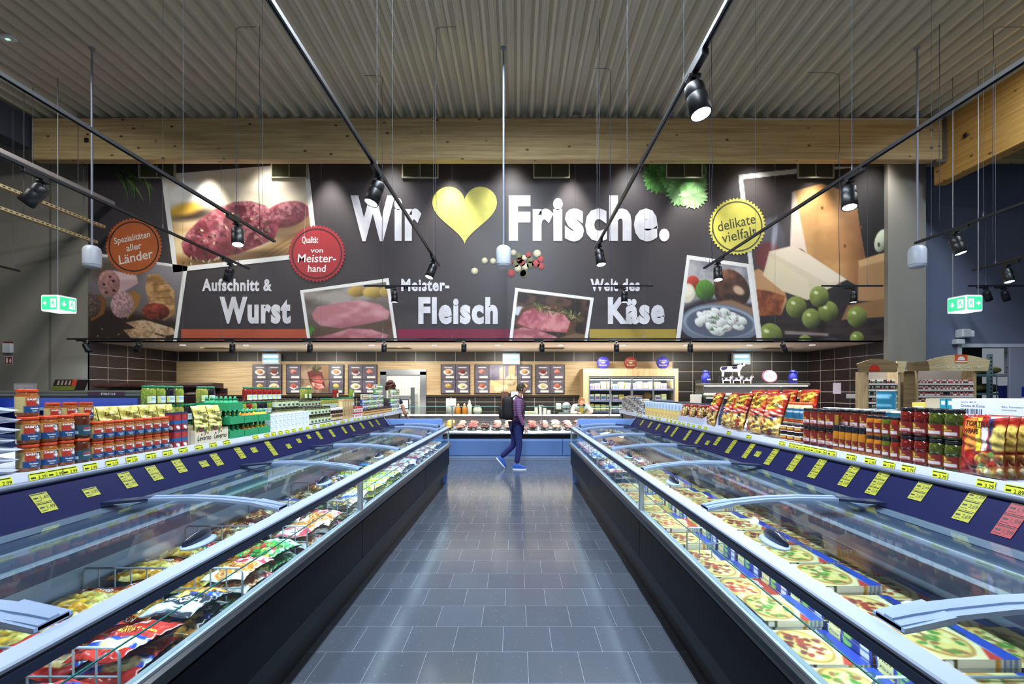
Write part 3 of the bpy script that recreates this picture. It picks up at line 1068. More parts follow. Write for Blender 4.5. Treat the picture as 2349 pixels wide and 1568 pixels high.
# --- cream cheese plate
cv = Cv(178, 190, '#9a98a0')
cv.tex(cv.all(), '#b4b2b6', '#7c7a82', 36, 4, 3)
cv.blend(cv.poly([(0, 120), (60, 90), (178, 100), (178, 190), (0, 190)], 10), '#2f2a30')
cv.blob(24, 62, 18, 18, '#a83a2a', 0, 3, 0.3, 0.5)
cv.blob(122, 66, 46, 46, '#4a2f22', 0, 3, 0.6, 0.5, 0.5, 6, 12)
cv.fill_ell(140, 68, 14, 10, '#c9a98e', 0.4, 5)
cv.blend(cv.poly([(60, 106), (120, 92), (170, 110), (170, 130), (80, 126)], 6), '#8d6d54')
cv.blob(56, 74, 24, 24, '#4f7a2c', 0, 1.6, 0.35, 0.6)
for k in range(5):
    cv.blend(cv.ell(46 + 6 * k, 74, 1.2, 20, 0.35 * (k - 2), 1) * 0.5, '#2f5418')
cv.fill_ell(14, 84, 18, 22, '#ddd5bc', 0, 3)
cv.fill_ell(12, 78, 14, 12, '#efe9d6', 0, 4)
cv.fill_ell(92, 150, 88, 46, '#6e7686', 0.03, 1.5)
cv.fill_ell(92, 146, 80, 38, '#9aa3b4', 0.03, 2)
cv.fill_ell(92, 148, 74, 35, '#596172', 0.03, 3)
for k in range(40):
    a = rs.rand() * 6.3
    r = rs.rand() ** 0.5
    cv.blob(94 + 50 * r * math.cos(a), 146 + 25 * r * math.sin(a), 9 + 6 * rs.rand(), 6 + 4 * rs.rand(), '#dfe2dc', rs.rand(), 1.5, 0.15, 0.28)
for k in range(26):
    cv.fill_ell(60 + 74 * rs.rand(), 124 + 44 * rs.rand(), 1.6 + rs.rand() * 6 * (k % 2), 1.2, ['#9a2a2a', '#3f6a2c'][k % 2], rs.rand() * 3, 0.8)
frame_px(cv, 1, 1, 0, 1, 9)
photo('plate_photo', cv, [(1575, 585), (1718, 606), (1745, 781), (1549, 781)], 0.024)

# --- lettering, heart, stripes, badges, pepper, herbs
M_INKW = mat('mural_ink_white', '#dedce2', 0.5, var=(3.0, 0.14))
for nm, t, x0, x1, y0, y1 in (('headline_word', 'Wir', 805, 967, 553, 443), ('headline_word', 'Frische.', 1167, 1535, 553, 443)):
    MB().text(t, MP(0.024), x0, x1, y0, y1, 0, 0.05, 0.0, 1.10).obj(nm, M_INKW, mural)
for t, x0, x1, y0, y1, b in (('Aufschnitt &', 465, 625, 668, 638, 0.04), ('Wurst', 505, 668, 742, 677, 0.05), ('Meister-', 921, 1031, 668, 638, 0.04), ('Fleisch', 960, 1142, 743, 678, 0.05),
                             ('Welt des', 1354, 1467, 668, 638, 0.04), ('Käse', 1394, 1524, 743, 678, 0.05)):
    MB().text(t, MP(0.024), x0, x1, y0, y1, 0, b, 0.0, 1.12).obj('counter_name', M_INKW, mural)
pts = []
for k in range(64):
    t = 2 * PI * k / 64
    hxv = 16 * math.sin(t) ** 3
    hyv = 13 * math.cos(t) - 5 * math.cos(2 * t) - 2 * math.cos(3 * t) - math.cos(4 * t)
    pts.append((1066 + hxv * 74 / 16, 497 - hyv * 4.55 - 14))
pts[32] = (1066, 566)
f = MP(0.023)
mb = MB()
vs = [f(1066, 490)] + [f(*p) for p in pts]
mb.add(vs, [(0, 1 + k, 1 + (k + 1) % 64) for k in range(64)])
mb.obj('heart', mat('mural_ink_yellow', '#d6cf63', 0.5, var=(4.0, 0.10)), mural)
for c, x0, x1 in (('#b5553c', 417, 705), ('#7d2140', 912, 1168), ('#a8913e', 1352, 1550)):
    f = MP(0.0195)
    MB().quad(f(x0, 755), f(x1, 755), f(x1, 781), f(x0, 781)).obj('stripe', mat('mural_stripe_' + c[1:], c, 0.5, var=(1.2, 0.10)), mural)


def badge(cx, cy, r, col, ringc, inkc, rows, tilt, bold):
    f = MP(0.027)
    g = MP(0.029)
    mb = MB()
    n = 48
    vs = [f(cx, cy)]
    for k in range(2 * n):
        a = PI * k / n
        rr = r if k % 2 == 0 else r * 0.93
        vs.append(f(cx + rr * math.cos(a), cy + rr * math.sin(a)))
    mb.add(vs, [(0, 1 + k, 1 + (k + 1) % (2 * n)) for k in range(2 * n)], 0)
    ri, ro = r * 0.83, r * 0.875
    vs = []
    for k in range(64):
        a = 2 * PI * k / 64
        vs += [g(cx + ri * math.cos(a), cy + ri * math.sin(a)), g(cx + ro * math.cos(a), cy + ro * math.sin(a))]
    mb.add(vs, [(2 * k, 2 * k + 1, (2 * k + 3) % 128, (2 * k + 2) % 128) for k in range(64)], 1)
    ct, st = math.cos(tilt), math.sin(tilt)

    def rot(x, y):
        return g(cx + x * ct + y * st, cy - x * st + y * ct)
    for t, w, y0, h in rows:
        mb.text(t, rot, -w, w, y0, y0 - h, 2, bold, 0.08)
    return mb.obj('badge', [mat('badge_' + col[1:], col, 0.5, var=(5.0, 0.07)), mat('badge_ring_' + ringc[1:], ringc, 0.5), mat('badge_ink_' + inkc[1:], inkc, 0.5)], mural)


badge(309, 566, 66, '#bd6234', '#3a2a2c', '#ece4dc', [('Spezialitäten', 42, -14, 15), ('aller', 18, 8, 16), ('Länder', 40, 34, 22)], 0.20, 0.01)
badge(728, 582, 66, '#a83038', '#4a2426', '#f0eaea', [('Qualität', 34, -24, 16), ('von', 14, -2, 12), ('Meister-', 44, 20, 20), ('hand', 21, 42, 17)], 0.0, 0.012)
badge(1690, 520, 66, '#d9d05a', '#4a4638', '#3a362c', [('delikate', 44, 2, 24), ('vielfalt', 40, 30, 24)], 0.22, 0.0)
# peppercorns
mb = MB()
f = MP(0.021)
pep = [(1089, 622, 8, 1), (1112, 598, 7, 1), (1131, 599, 7, 1), (1178, 580, 7, 1), (1190, 588, 8, 2), (1202, 592, 7, 1), (1173, 627, 9, 0), (1188, 616, 8, 1), (1199, 626, 8, 2), (1212, 585, 7, 0), (1217, 596, 8, 2),
       (1232, 582, 9, 1), (1240, 595, 8, 0), (1229, 605, 9, 0), (1241, 611, 8, 0), (1197, 603, 8, 0), (1205, 612, 8, 1), (1170, 602, 7, 0), (1183, 605, 8, 2), (1216, 608, 8, 2), (1202, 628, 9, 2), (1192, 598, 7, 0)]
for x, y, r, c in pep:
    cc = ('#a83a3c', '#cfc6a4', '#6f6f44')[c]
    base = hx(cc)
    vs, ink = [f(x, y)], [[lin(v) for v in np.clip(base * 1.12, 0, 1)]]
    for k in range(16):
        a = 2 * PI * k / 16
        vs.append(f(x + r * math.cos(a), y + r * math.sin(a)))
        ink.append([lin(v) for v in np.clip(base * (0.75 - 0.3 * math.sin(a)), 0, 1)])
    mb.add(vs, [(0, 1 + k, 1 + (k + 1) % 16) for k in range(16)], 0, np.array(ink))
mb.obj('peppercorn_print', PRINT, mural)
# lettuce and rosemary
mb = MB()
f = MP(0.0225)
rs = np.random.RandomState(12)
for cx, cy, R, col in ((1513, 405, 44, '#47803a'), (1590, 392, 34, '#3c7434'), (1540, 400, 36, '#5f964e'), (1562, 440, 36, '#74a468'), (1590, 448, 34, '#86b078'), (1598, 420, 26, '#6a9c5c'), (1566, 415, 26, '#4c863f')):
    n = 46
    base = hx(col)
    vs, ink = [f(cx, cy)], [[lin(v) for v in base * 0.55]]
    for k in range(n):
        a = 2 * PI * k / n
        r = R * (0.70 + 0.18 * (k % 2) + 0.20 * rs.rand())
        y = max(cy + r * math.sin(a), 366)
        vs.append(f(cx + r * math.cos(a), y))
        ink.append([lin(v) for v in np.clip(base * (0.8 + 0.45 * rs.rand()), 0, 1)])
    mb.add([(a, b - 0.0003 * len(mb.v), c) for a, b, c in vs], [(0, 1 + k, 1 + (k + 1) % n) for k in range(n)], 0, np.array(ink))
mb.obj('parsley_print', PRINT, mural)
mb = MB()
f = MP(0.020)
for k in range(16):
    x0, y0 = 236 + 30 * rs.rand() + 4 * k, 378 + 36 * rs.rand()
    L, a = 45 + 40 * rs.rand(), 0.15 + 1.0 * rs.rand()
    w = 2.6
    p = []
    for j in range(7):
        t = j / 6
        p.append((x0 + L * t * math.cos(a * (0.7 + 0.5 * t)), y0 + L * t * math.sin(a * (0.7 + 0.5 * t)), w * math.sin(PI * (0.12 + 0.86 * t))))
    vs, fs = [], []
    for x, y, ww in p:
        vs += [f(x + ww * 0.6, y - ww), f(x - ww * 0.6, y + ww)]
    for j in range(6):
        fs.append((2 * j, 2 * j + 2, 2 * j + 3, 2 * j + 1))
    g = hx(['#2f4a26', '#47642e', '#1f3320', '#5f7a3c'][k % 4])
    mb.add([(a2, b2 - 0.0001 * k, c2) for a2, b2, c2 in vs], fs, 0, np.array([lin(v) for v in g]))
mb.obj('rosemary_print', PRINT, mural)

# ================================================================== DELI RECESS AND BACK OF THE HALL
def at(px, py, Y):
    """World point seen at photo pixel (px,py) at distance Y from the camera: used to read real positions off the photo."""
    return ((px - 1186) * Y / FPX, Y, EYE - (py - 896) * Y / FPX)


M_BLUEPANEL = mat('counter_blue_panel', '#5f80b8', 0.35, var=(0.8, 0.05))
M_CHROME = mat('chrome_rail', '#c9cdd2', 0.22, 0.9)
M_BLACK = mat('black_gloss', '#0d0f16', 0.3)
M_BLACKM = mat('black_matt', '#131418', 0.6)
M_GLASS = glass_mat('clear_glass', '#eef5f4', 1.0)
M_GLASSEDGE = mat('glass_edge_green', '#9fd0c4', 0.2)
M_STEELB = mat('steel_brushed', '#aab0b8', 0.3, 0.85)
M_PINKLEDGE = mat('counter_marble_pink', '#d9bdb0', 0.3)

# ---- meat counter
t = thing('deli_counter', 'long glass-fronted meat counter with blue base panels at the end of the aisle', 'counter', (0, 0, 0))
CX0, CX1 = -4.4, 4.6
mb = MB()
for a, b in ((CX0, -1.72), (-1.71, 1.05), (1.06, CX1)):
    mb.prof([(10.84, 0.07), (10.82, 0.40), (10.86, 0.445), (11.0, 0.445), (11.0, 0.07)], a, b, 0, 'X')
mb.obj('base_panel', M_BLUEPANEL, t)
MB().box(CX0, CX1, 10.86, 11.6, 0.0, 0.07, 0).obj('plinth', mat('plinth_light_blue', '#7f96be', 0.4), t)
MB().box(CX0, CX1, 10.93, 12.0, 0.445, 0.56).obj('recess_strip', M_BLACK, t)
MB().prof([(10.80, 0.56), (10.79, 0.585), (10.80, 0.61), (10.84, 0.63), (10.90, 0.63), (10.90, 0.56)], CX0, CX1, 0, 'X', smooth=False).obj('bumper_rail', M_CHROME, t)
MB().prof([(10.91, 0.56), (10.91, 0.635), (11.75, 0.80), (11.76, 0.92), (11.80, 0.92), (11.80, 0.56)], CX0, CX1, 0, 'X').obj('display_bed', M_STEELB, t)
MB().box(CX0, CX1, 11.55, 12.0, 0.935, 0.965, 0, 0.006).obj('service_ledge', M_PINKLEDGE, t)
MB().box(CX0, CX1, 11.80, 12.0, 0.0, 0.93).obj('rear_body', mat('counter_rear', '#8a8f98', 0.5), t)
for k, (a, b) in enumerate(((CX0, -1.53), (-1.515, 0.58), (0.595, 2.16), (2.175, CX1))):
    mb = MB()
    P = [(10.905, 0.635), (10.885, 0.80), (10.90, 1.00), (10.95, 1.185)]
    mb.prof([(y - 0.004, z) for y, z in P] + [(y + 0.004, z) for y, z in P[::-1]], a, b, 0, 'X')
    g = mb.obj('glass_front', M_GLASS, t)
    MB().box(a, b, 10.943, 10.957, 1.185, 1.195).obj('glass_edge', M_GLASSEDGE, g)
for x in (-1.522, 0.588, 2.167):
    MB().cyl((x, 10.98, 0.64), (x, 10.98, 1.20), 0.014, 10).box(x - 0.05, x + 0.05, 10.95, 11.10, 1.195, 1.215).obj('post', M_CHROME, t)
MB().box(CX0, CX1, 11.50, 11.545, 0.945, 0.975).obj('light_bar', mat('led_warm', '#fff6ea', 0.4, emit=(1.0, 0.86, 0.74), es=6), t)
M_TAG = mat('tag_white', '#e9e6e0', 0.5)
for k in range(16):
    x = -1.75 + 0.245 * k
    MB().box(x - 0.03, x + 0.03, 10.945, 10.955, 0.648, 0.685).obj('price_tag', M_TAG, t)
l = bpy.data.lights.new('counter_light', 'AREA')
l.shape = 'RECTANGLE'; l.size = 8.5; l.size_y = 0.05; l.energy = 60; l.color = (1.0, 0.84, 0.72)
lo = bpy.data.objects.new('counter_light', l); lo.location = (0, 11.45, 0.99); lo.rotation_euler = (0.25, 0, 0); COL.objects.link(lo)

# ---- meat pieces on trays
M_TRAY = mat('tray_steel_dark', '#5a5f66', 0.3, 0.7)


def k_tray():
    return MB().prof([(-0.21, 0.012), (-0.205, 0.0), (0.205, 0.0), (0.21, 0.012), (0.20, 0.012), (0.196, 0.006), (-0.196, 0.006), (-0.20, 0.012)], -0.30, 0.30).box(-0.2, 0.2, -0.3, -0.292, 0, 0.012).box(-0.2, 0.2, 0.292, 0.3, 0, 0.012).obj('meat_tray', M_TRAY)


TRAY = Kind(k_tray)


def meat(col, fat, seed, lx=0.15, ly=0.10, th=0.035):
    def b():
        rs = np.random.RandomState(seed)
        ph = rs.rand(4) * 6
        cv = Cv(40, 30, col)
        cv.tex(cv.all(), col, fat, 7, seed, 3, 1.6, 0.45, 0.75)
        mb = MB()

        def fn(U, V):
            a = U * 2 * PI
            r = np.sin(np.clip(V, 0.001, 0.999) * PI)
            w = 1 + 0.14 * np.sin(2 * a + ph[0]) + 0.09 * np.sin(3 * a + ph[1])
            return lx * 0.5 * r ** 0.6 * np.cos(a) * w, ly * 0.5 * r ** 0.6 * np.sin(a) * w, th * (0.5 + 0.5 * np.cos(V * PI)) * (1 + 0.2 * np.sin(3 * a + ph[2]))
        mb.grid(fn, 18, 9, 0, cv)
        return mb.obj('meat_piece', SATIN)
    return Kind(b)


MEATS = [(meat('#b0443c', '#d98a7c', 1), 'dark red beef steak'), (meat('#d98a80', '#f0c8bc', 2), 'pale pink pork chop'), (meat('#6a2622', '#8a3c34', 3), 'dark brown smoked ham'),
         (meat('#d86a58', '#e8a890', 4), 'orange-pink marinated cutlet'), (meat('#e0a090', '#f6dccc', 5), 'pale poultry fillet'), (meat('#9a2e30', '#c46a60', 6), 'deep red roast joint'),
         (meat('#e6a040', '#f0c060', 7), 'yellow marinated skewer')]
order = [6, 3, 0, 2, 1, 4, 5, 0, 1, 4, 1, 3, 4, 0]
rs = np.random.RandomState(5)
for k in range(14):
    x = -1.62 + 0.305 * k * 0.93
    yy = 11.15
    zz = 0.637 + (yy - 10.91) * 0.1964 + 0.003
    kd, nm = MEATS[order[k]]
    sl = 0.194
    if k % 2 == 0:
        TRAY.place((x + 0.14, 11.30, 0.637 + 0.39 * 0.1964 + 0.004), (sl, 0, 0), 'dark steel tray under the %s row, %s tray from the yellow skewers' % (nm.split()[-1], ORD[k // 2 + 1]), 'tray', 'meat counter trays', (1.28, 1.0, 1))
    n = 5 if order[k] != 2 else 3
    for j in range(n):
        yy = 11.04 + 0.128 * j
        zz = 0.637 + (yy - 10.91) * 0.1964 + 0.014
        kd.place((x + 0.02 * (j % 2), yy, zz + 0.004), (sl, 0.1 * (rs.rand() - 0.5), rs.rand() * 0.6), '%s, %s heap of the meat counter, %s from the glass' % (nm, ORD[k + 1], ORD[j + 1]), 'meat', nm + 's in the counter', (1.25, 1.0, 1.2 + 0.5 * rs.rand()))
# cheese end of the counter: white tubs and blocks
TUB = Kind(lambda: MB().lathe([(0.055, 0.0), (0.065, 0.055), (0.068, 0.058), (0.062, 0.062)], 14).obj('salad_tub', mat('tub_white', '#e6e2d2', 0.4)))
BLOCK = Kind(lambda: MB().box(-0.09, 0.09, -0.05, 0.05, 0, 0.07, 0, 0.006).obj('cheese_block', mat('cheese_pale', '#d8cb8e', 0.45)))
for k in range(6):
    for j in range(3):
        yy = 11.02 + 0.17 * j
        z = 0.637 + (yy - 10.91) * 0.1964 + 0.012
        kd = (TUB, BLOCK)[(k + j) % 2]
        kd.place((2.32 + 0.215 * k, yy, z), (0.194, 0, 0.1 * k), '%s in the cheese counter, %s row from the glass, %s from the post' % (('white tub', 'yellow cheese block')[(k + j) % 2], ORD[j + 1], ORD[k + 1]), ('tub', 'cheese')[(k + j) % 2], 'cheese end of the counter')

# ---- back worktop with its clutter
tw = thing('back_worktop', 'dark worktop with steel top along the tiled deli back wall', 'worktop', (0, 0, 0))
MB().box(-2.70, 1.80, 13.55, YB - 0.04, 0.80, 0.84, 0, 0.004).obj('top', M_STEELB, tw)
MB().box(-2.68, 1.78, 13.60, YB - 0.05, 0.0, 0.80).obj('carcass', mat('cabinet_grey', '#5c5f66', 0.5), tw)
M_OFFW = mat('off_white', '#e9e7df', 0.5)
ZW = 0.84
o = thing('paper_towel_roll', 'tall white paper roll on the back worktop', 'paper roll', (-1.94, 13.78, ZW))
MB().lathe([(0.03, 0.0), (0.15, 0.0), (0.15, 0.50), (0.03, 0.50)], 20).obj('roll', M_OFFW, o)
MB().lathe([(0.02, 0.0), (0.02, 0.54)], 8).obj('core', M_STEELB, o)


def bottle_obj(name, colb, colc, r, h, mname):
    o = thing(name)
    MB().lathe([(r * 0.9, 0), (r, 0.01), (r, h * 0.62), (r * 0.45, h * 0.78), (r * 0.4, h * 0.84)], 14).obj('body', mat(mname, colb, 0.3), o)
    MB().lathe([(r * 0.46, h * 0.84), (r * 0.46, h * 0.92), (r * 0.15, h * 0.94), (r * 0.12, h)], 12).obj('cap', mat(mname + '_cap', colc, 0.4), o)
    return o


OB = Kind(lambda: bottle_obj('sauce_bottle', '#d98a2c', '#e8e0d0', 0.075, 0.36, 'sauce_orange'))
OB.place((-1.72, 13.68, ZW), 0, 'orange squeeze bottle beside the white paper roll', 'bottle')
OB.place((-1.54, 13.72, ZW), 0, 'orange squeeze bottle next to the white bottle', 'bottle')
WB = Kind(lambda: bottle_obj('squeeze_bottle', '#e6e6e2', '#f0f0ee', 0.075, 0.46, 'bottle_white'))
WB.place((-1.40, 13.80, ZW), 0, 'white squeeze bottle on the back worktop beside two orange bottles', 'bottle')
o = thing('kitchen_scale', 'round pale green dial scale on the back worktop', 'scale', (-1.16, 13.66, ZW))
MB().lathe([(0.0, 0.0), (0.125, 0.0), (0.135, 0.03), (0.125, 0.09), (0.0, 0.09)], 24, 0, (0, 0.045, 0.15), 'Y').obj('housing', mat('scale_green', '#a8c48c', 0.35), o)
MB().lathe([(0.0, 0.0), (0.105, 0.0), (0.105, -0.006), (0.0, -0.006)], 24, 0, (0, 0.044, 0.15), 'Y').obj('dial', mat('dial_white', '#f0f0e6', 0.4), o)
MB().box(-0.004, 0.004, 0.032, 0.036, 0.15, 0.23, 0).obj('needle', M_BLACKM, o)
MB().box(-0.07, 0.07, 0.0, 0.12, 0.285, 0.30, 0, 0.004).obj('pan', M_STEELB, o)
MB().box(-0.10, 0.10, 0.0, 0.10, 0.0, 0.03, 0, 0.004).obj('base', M_STEELB, o)
tag(MB().box(-0.22, 0.22, -0.14, 0.14, 0, 0.02, 0, 0.004).obj('cutting_board', M_OFFW, None, (-0.72, 13.72, ZW)), 'white cutting board lying on the back worktop', 'cutting board')
o = thing('dispenser_cabinet', 'brown dispenser cabinet with a small screen on the back worktop', 'dispenser', (-0.36, 13.80, ZW))
MB().box(-0.10, 0.10, -0.12, 0.14, 0, 0.70, 0, 0.008).obj('body', mat('cabinet_brown', '#5b3f3a', 0.4), o)
MB().box(-0.06, 0.06, -0.126, -0.12, 0.10, 0.30).obj('slot', M_CHROME, o)
o = thing('till_screen', 'black touch screen on a stand behind the walking shopper', 'screen', (0.00, 13.98, ZW))
MB().box(-0.20, 0.20, -0.02, 0.03, 0.40, 0.72, 0, 0.008).obj('housing', M_BLACK, o)
MB().box(-0.18, 0.18, -0.026, -0.021, 0.42, 0.70).obj('screen', mat('screen_image', '#dfe6ee', 0.3, emit='#8fa6c8', es=0.6, var=(9.0, 0.8)), o)
MB().cyl((0, 0.02, 0), (0, 0.02, 0.42), 0.025, 10).box(-0.12, 0.12, -0.08, 0.10, 0, 0.02, 0, 0.004).obj('stand', M_BLACKM, o)
CUP = {}
for k, (x, h) in enumerate(((0.56, 0.24), (0.69, 0.30), (0.81, 0.22), (0.93, 0.16))):
    mb = MB()
    n = int(h / 0.02)
    pr = []
    for j in range(n):
        pr += [(0.048, 0.02 * j), (0.054, 0.02 * j + 0.014), (0.054, 0.02 * j + 0.018)]
    pr += [(0.05, h), (0.0, h)]
    o = mb.lathe(pr, 14).obj('cup_stack', M_OFFW, None, (x, 13.68, ZW))
    tag(o, 'nested stack of white cups on the back worktop, %s from the black screen' % ORD[k + 1], 'cups', 'white cup stacks')
o = tag(MB().box(-0.22, 0.22, -0.1, 0.1, 0, 0.07, 0, 0.006).box(-0.22, 0.22, -0.1, 0.1, 0.075, 0.13, 0, 0.006).obj('paper_pad_stack', mat('pad_cream', '#d9d8b8', 0.6), None, (0.30, 13.62, ZW)), 'cream paper pads stacked on the back worktop beside the white cups', 'paper')
o = thing('meat_slicer', 'steel meat slicer beside the white cups on the back worktop', 'slicer', (1.42, 13.72, ZW))
MB().box(-0.22, 0.22, -0.16, 0.16, 0, 0.10, 0, 0.02).obj('base', M_STEELB, o)
MB().lathe([(0.0, 0.0), (0.14, 0.0), (0.15, 0.01), (0.14, 0.02), (0.0, 0.02)], 24, 0, (0.02, -0.02, 0.24), 'Y').obj('blade', M_CHROME, o)
MB().box(-0.12, 0.12, 0.02, 0.14, 0.10, 0.34, 0, 0.03).obj('motor_housing', mat('slicer_grey', '#7c8088', 0.4), o)
MB().box(-0.28, -0.14, -0.14, 0.14, 0.18, 0.36, 0, 0.01).obj('carriage', M_OFFW, o)
o = thing('till_screen', 'small counter till with a lit screen beside the steel door frame', 'till', (-2.86, 11.70, 0.966))
MB().box(-0.16, 0.16, -0.015, 0.02, 0.14, 0.38, 0, 0.006).obj('housing', M_BLACK, o)
MB().box(-0.14, 0.14, -0.021, -0.016, 0.16, 0.36).obj('screen', mat('screen_image_till', '#dfe6ee', 0.3, emit='#a8c0dc', es=0.9, var=(14.0, 0.8)), o)
MB().box(-0.12, 0.12, -0.10, 0.12, 0, 0.05, 0, 0.01).cyl((0, 0.02, 0.05), (0, 0.02, 0.16), 0.02, 8).obj('base', mat('till_brown', '#6a5238', 0.5), o)
o = thing('scale_column', 'tall steel scale column standing at the preparation room doorway', 'scale', (-3.10, 13.90, 0.0))
MB().box(-0.05, 0.05, -0.05, 0.05, 0, 1.66, 0, 0.008).obj('column', mat('column_slate', '#5c6870', 0.4, 0.4), o)
MB().box(-0.20, 0.20, -0.18, 0.18, 0.0, 0.06, 0, 0.01).obj('foot', M_STEELB, o)
MB().box(-0.62, -0.05, -0.03, 0.03, 1.30, 1.42, 0, 0.008).obj('crossbar', M_STEELB, o)

# ---- insect lamps
M_UV = mat('uv_tube', '#d8f0ff', 0.3, emit=(0.25, 0.62, 1.0), es=2.4)
for k, px in enumerate((627, 1173, 1696)):
    x = (px - 1186) * YB / FPX
    t = thing('insect_lamp', 'square blue insect lamp on the deli back wall, %s from the fish corner' % ORD[k + 1], 'insect lamp', (x, YB - 0.04, 2.37), group='insect lamps on the tiled wall')
    mb = MB()
    mb.box(-0.26, 0.26, -0.12, 0.0, 0.28, 0.31, 0, 0.006).box(-0.26, 0.26, -0.12, 0.0, -0.02, 0.02, 0, 0.006).box(-0.26, -0.22, -0.12, 0, 0.02, 0.28).box(0.22, 0.26, -0.12, 0, 0.02, 0.28).box(-0.22, 0.22, -0.11, -0.095, 0.135, 0.165)
    mb.obj('housing', M_WHITE, t)
    MB().box(-0.22, 0.22, -0.05, -0.03, 0.02, 0.28).obj('back_plate', mat('uv_back', '#a8d4f0', 0.3), t)
    for z in (0.08, 0.22):
        MB().cyl((-0.21, -0.075, z), (0.21, -0.075, z), 0.03, 10).obj('tube', M_UV, t)

# ---- menu boards above the worktop: tiles of 0.42 m
TS = 32.4 * YB / FPX


def tile_cv(kind, seed):
    cv = Cv(40, 40, '#5d5a6c')
    cv.tex(cv.all(), '#5a5768', '#6a6678', 18, seed)
    cv.fill([(9, 5), (31, 5), (31, 8), (9, 8)], '#d8d6dc', 1)
    if kind % 3 == 0:
        cv.fill([(8, 24), (22, 13), (34, 22), (20, 30)], '#e9e6e6', 1)
    elif kind % 3 == 1:
        cv.fill_ell(20, 20, 14, 8, '#eceaea', 0, 1)
    c = ['#b8604e', '#c98a5c', '#d8b060', '#7a2a2a', '#e0c890', '#cf7f78'][seed % 6]
    cv.blob(20, 19, 9, 6, c, 0.2, 1.5, 0.3, 0.4, 0.4, seed, 4)
    cv.fill([(13, 31), (36, 31), (36, 37), (13, 37)], '#e6e4e6', 1)
    return cv


def big_cv(kind):
    cv = Cv(80, 80, '#7c6a60')
    if kind == 0:
        cv.tex(cv.all(), '#a58c78', '#6a5448', 24, 3)
        cv.fill([(50, 0), (80, 0), (80, 40), (70, 44)], '#8a6a4c', 4)
        cv.fill([(18, 20), (40, 12), (60, 20), (66, 44), (70, 64), (44, 70), (26, 50)], '#5a2a26', 2)
        m = cv.poly([(26, 34), (54, 30), (66, 44), (60, 52), (34, 46)], 2)
        cv.tex(m, '#c06a60', '#8a3a38', 8, 5)
        m = cv.poly([(30, 48), (60, 54), (68, 64), (50, 68), (34, 60)], 2)
        cv.tex(m, '#e0a8a0', '#b86a64', 6, 6)
        cv.blob(44, 8, 14, 8, '#4a4a30', 0, 2, 0.4, 0.5, 0.6)
        cv.blob(24, 66, 10, 8, '#b8b088', 0, 2)
    else:
        cv.tex(cv.all(), '#8a86a0', '#6a6680', 20, 3)
        cv.fill([(0, 46), (80, 30), (80, 80), (0, 80)], '#c8b28a', 6)
        cv.fill([(28, 8), (44, 4), (46, 46), (30, 50)], '#c9b9a8', 2)
        cv.fill([(56, 2), (74, 0), (72, 34), (54, 36)], '#d0b888', 3)
        cv.fill([(4, 42), (30, 52), (46, 64), (26, 70), (6, 56)], '#e6cf94', 2)
        cv.blob(62, 44, 15, 16, '#d8c6a0', 0, 2, 0.2, 0.4, 0.3)
        cv.fill([(10, 64), (50, 56), (54, 66), (20, 76)], '#efe2b8', 2)
    return cv


M_BF = mat('board_frame', '#201f28', 0.4)
BOARDS = [(583, 2, None, 'brown two by two menu board nearest the fish corner'), (660, 4, 0, 'wide menu board with the sliced roast photo'), (801, 2, None, 'two by two menu board beside the preparation room door'),
          (1013, 2, None, 'two by two menu board above the paper roll'), (1090, 4, 1, 'wide menu board with the cheese photo under the middle insect lamp'), (1229, 2, None, 'two by two menu board next to the cheese cabinet')]
sd = 0
for px, n, big, lab in BOARDS:
    x0 = (px - 1186) * YB / FPX
    z1 = EYE + (896 - 837) * YB / FPX
    t = thing('menu_board', lab, 'menu board', (0, 0, 0), group='menu boards on the oak panel')
    MB().box(x0 - 0.015, x0 + n * TS + 0.015, YB - 0.07, YB - 0.031, z1 - 2 * TS - 0.015, z1 + 0.015, 0, 0.004).obj('frame', M_BF, t)
    for i in range(n):
        for j in range(2):
            if big is not None and i in (1, 2):
                continue
            sd += 1
            a, b = x0 + i * TS + 0.008, z1 - j * TS - 0.008
            w = TS - 0.016
            MB().grid(lambda U, V: (a + U * w, np.full_like(U, YB - 0.074), b - V * w), 28, 28, 0, tile_cv(sd, sd)).obj('menu_tile', SATIN, t)
    if big is not None:
        a, b = x0 + TS + 0.008, z1 - 0.008
        w = 2 * TS - 0.016
        g = MB().grid(lambda U, V: (a + U * w, np.full_like(U, YB - 0.074), b - V * w), 60, 60, 0, big_cv(big)).obj('menu_picture', SATIN, t)
        MB().box(a + w / 2 - 0.006, a + w / 2 + 0.006, YB - 0.077, YB - 0.0745, b - w, b).box(a, a + w, YB - 0.077, YB - 0.0745, b - w / 2 - 0.006, b - w / 2 + 0.006).obj('joint', M_BF, g)

# ---- cheese cabinet with sliding glass doors
YC = 13.35
CA, CB = (1338 - 1186) * YC / FPX, (1556 - 1186) * YC / FPX
t = thing('cheese_cabinet', 'oak-framed refrigerated cheese cabinet with four glass doors', 'cabinet', (0, 0, 0))
M_OAK = wood_mat('light_oak_frame', '#d9c39c', '#b89c70', None, 'Z', 0.45, 1.6)
ZT = EYE + 51 * YC / FPX
mb = MB()
mb.box(CA, CA + 0.16, YC, YB - 0.05, 0, ZT).box(CB - 0.10, CB, YC, YB - 0.05, 0, ZT).box(CA + 0.16, CB - 0.10, YC, YB - 0.05, ZT - 0.22, ZT)
mb.obj('casing', M_OAK, t)
mb = MB()
mb.box(CA + 0.162, CB - 0.102, YB - 0.10, YB - 0.06, 0.3, ZT - 0.222).box(CA + 0.162, CB - 0.102, YC + 0.02, YB - 0.10, ZT - 0.30, ZT - 0.222).box(CA + 0.162, CB - 0.102, YC + 0.02, YB - 0.10, 0.3, 0.62)
mb.obj('interior', mat('cabinet_inside', '#3a3c44', 0.5), t)
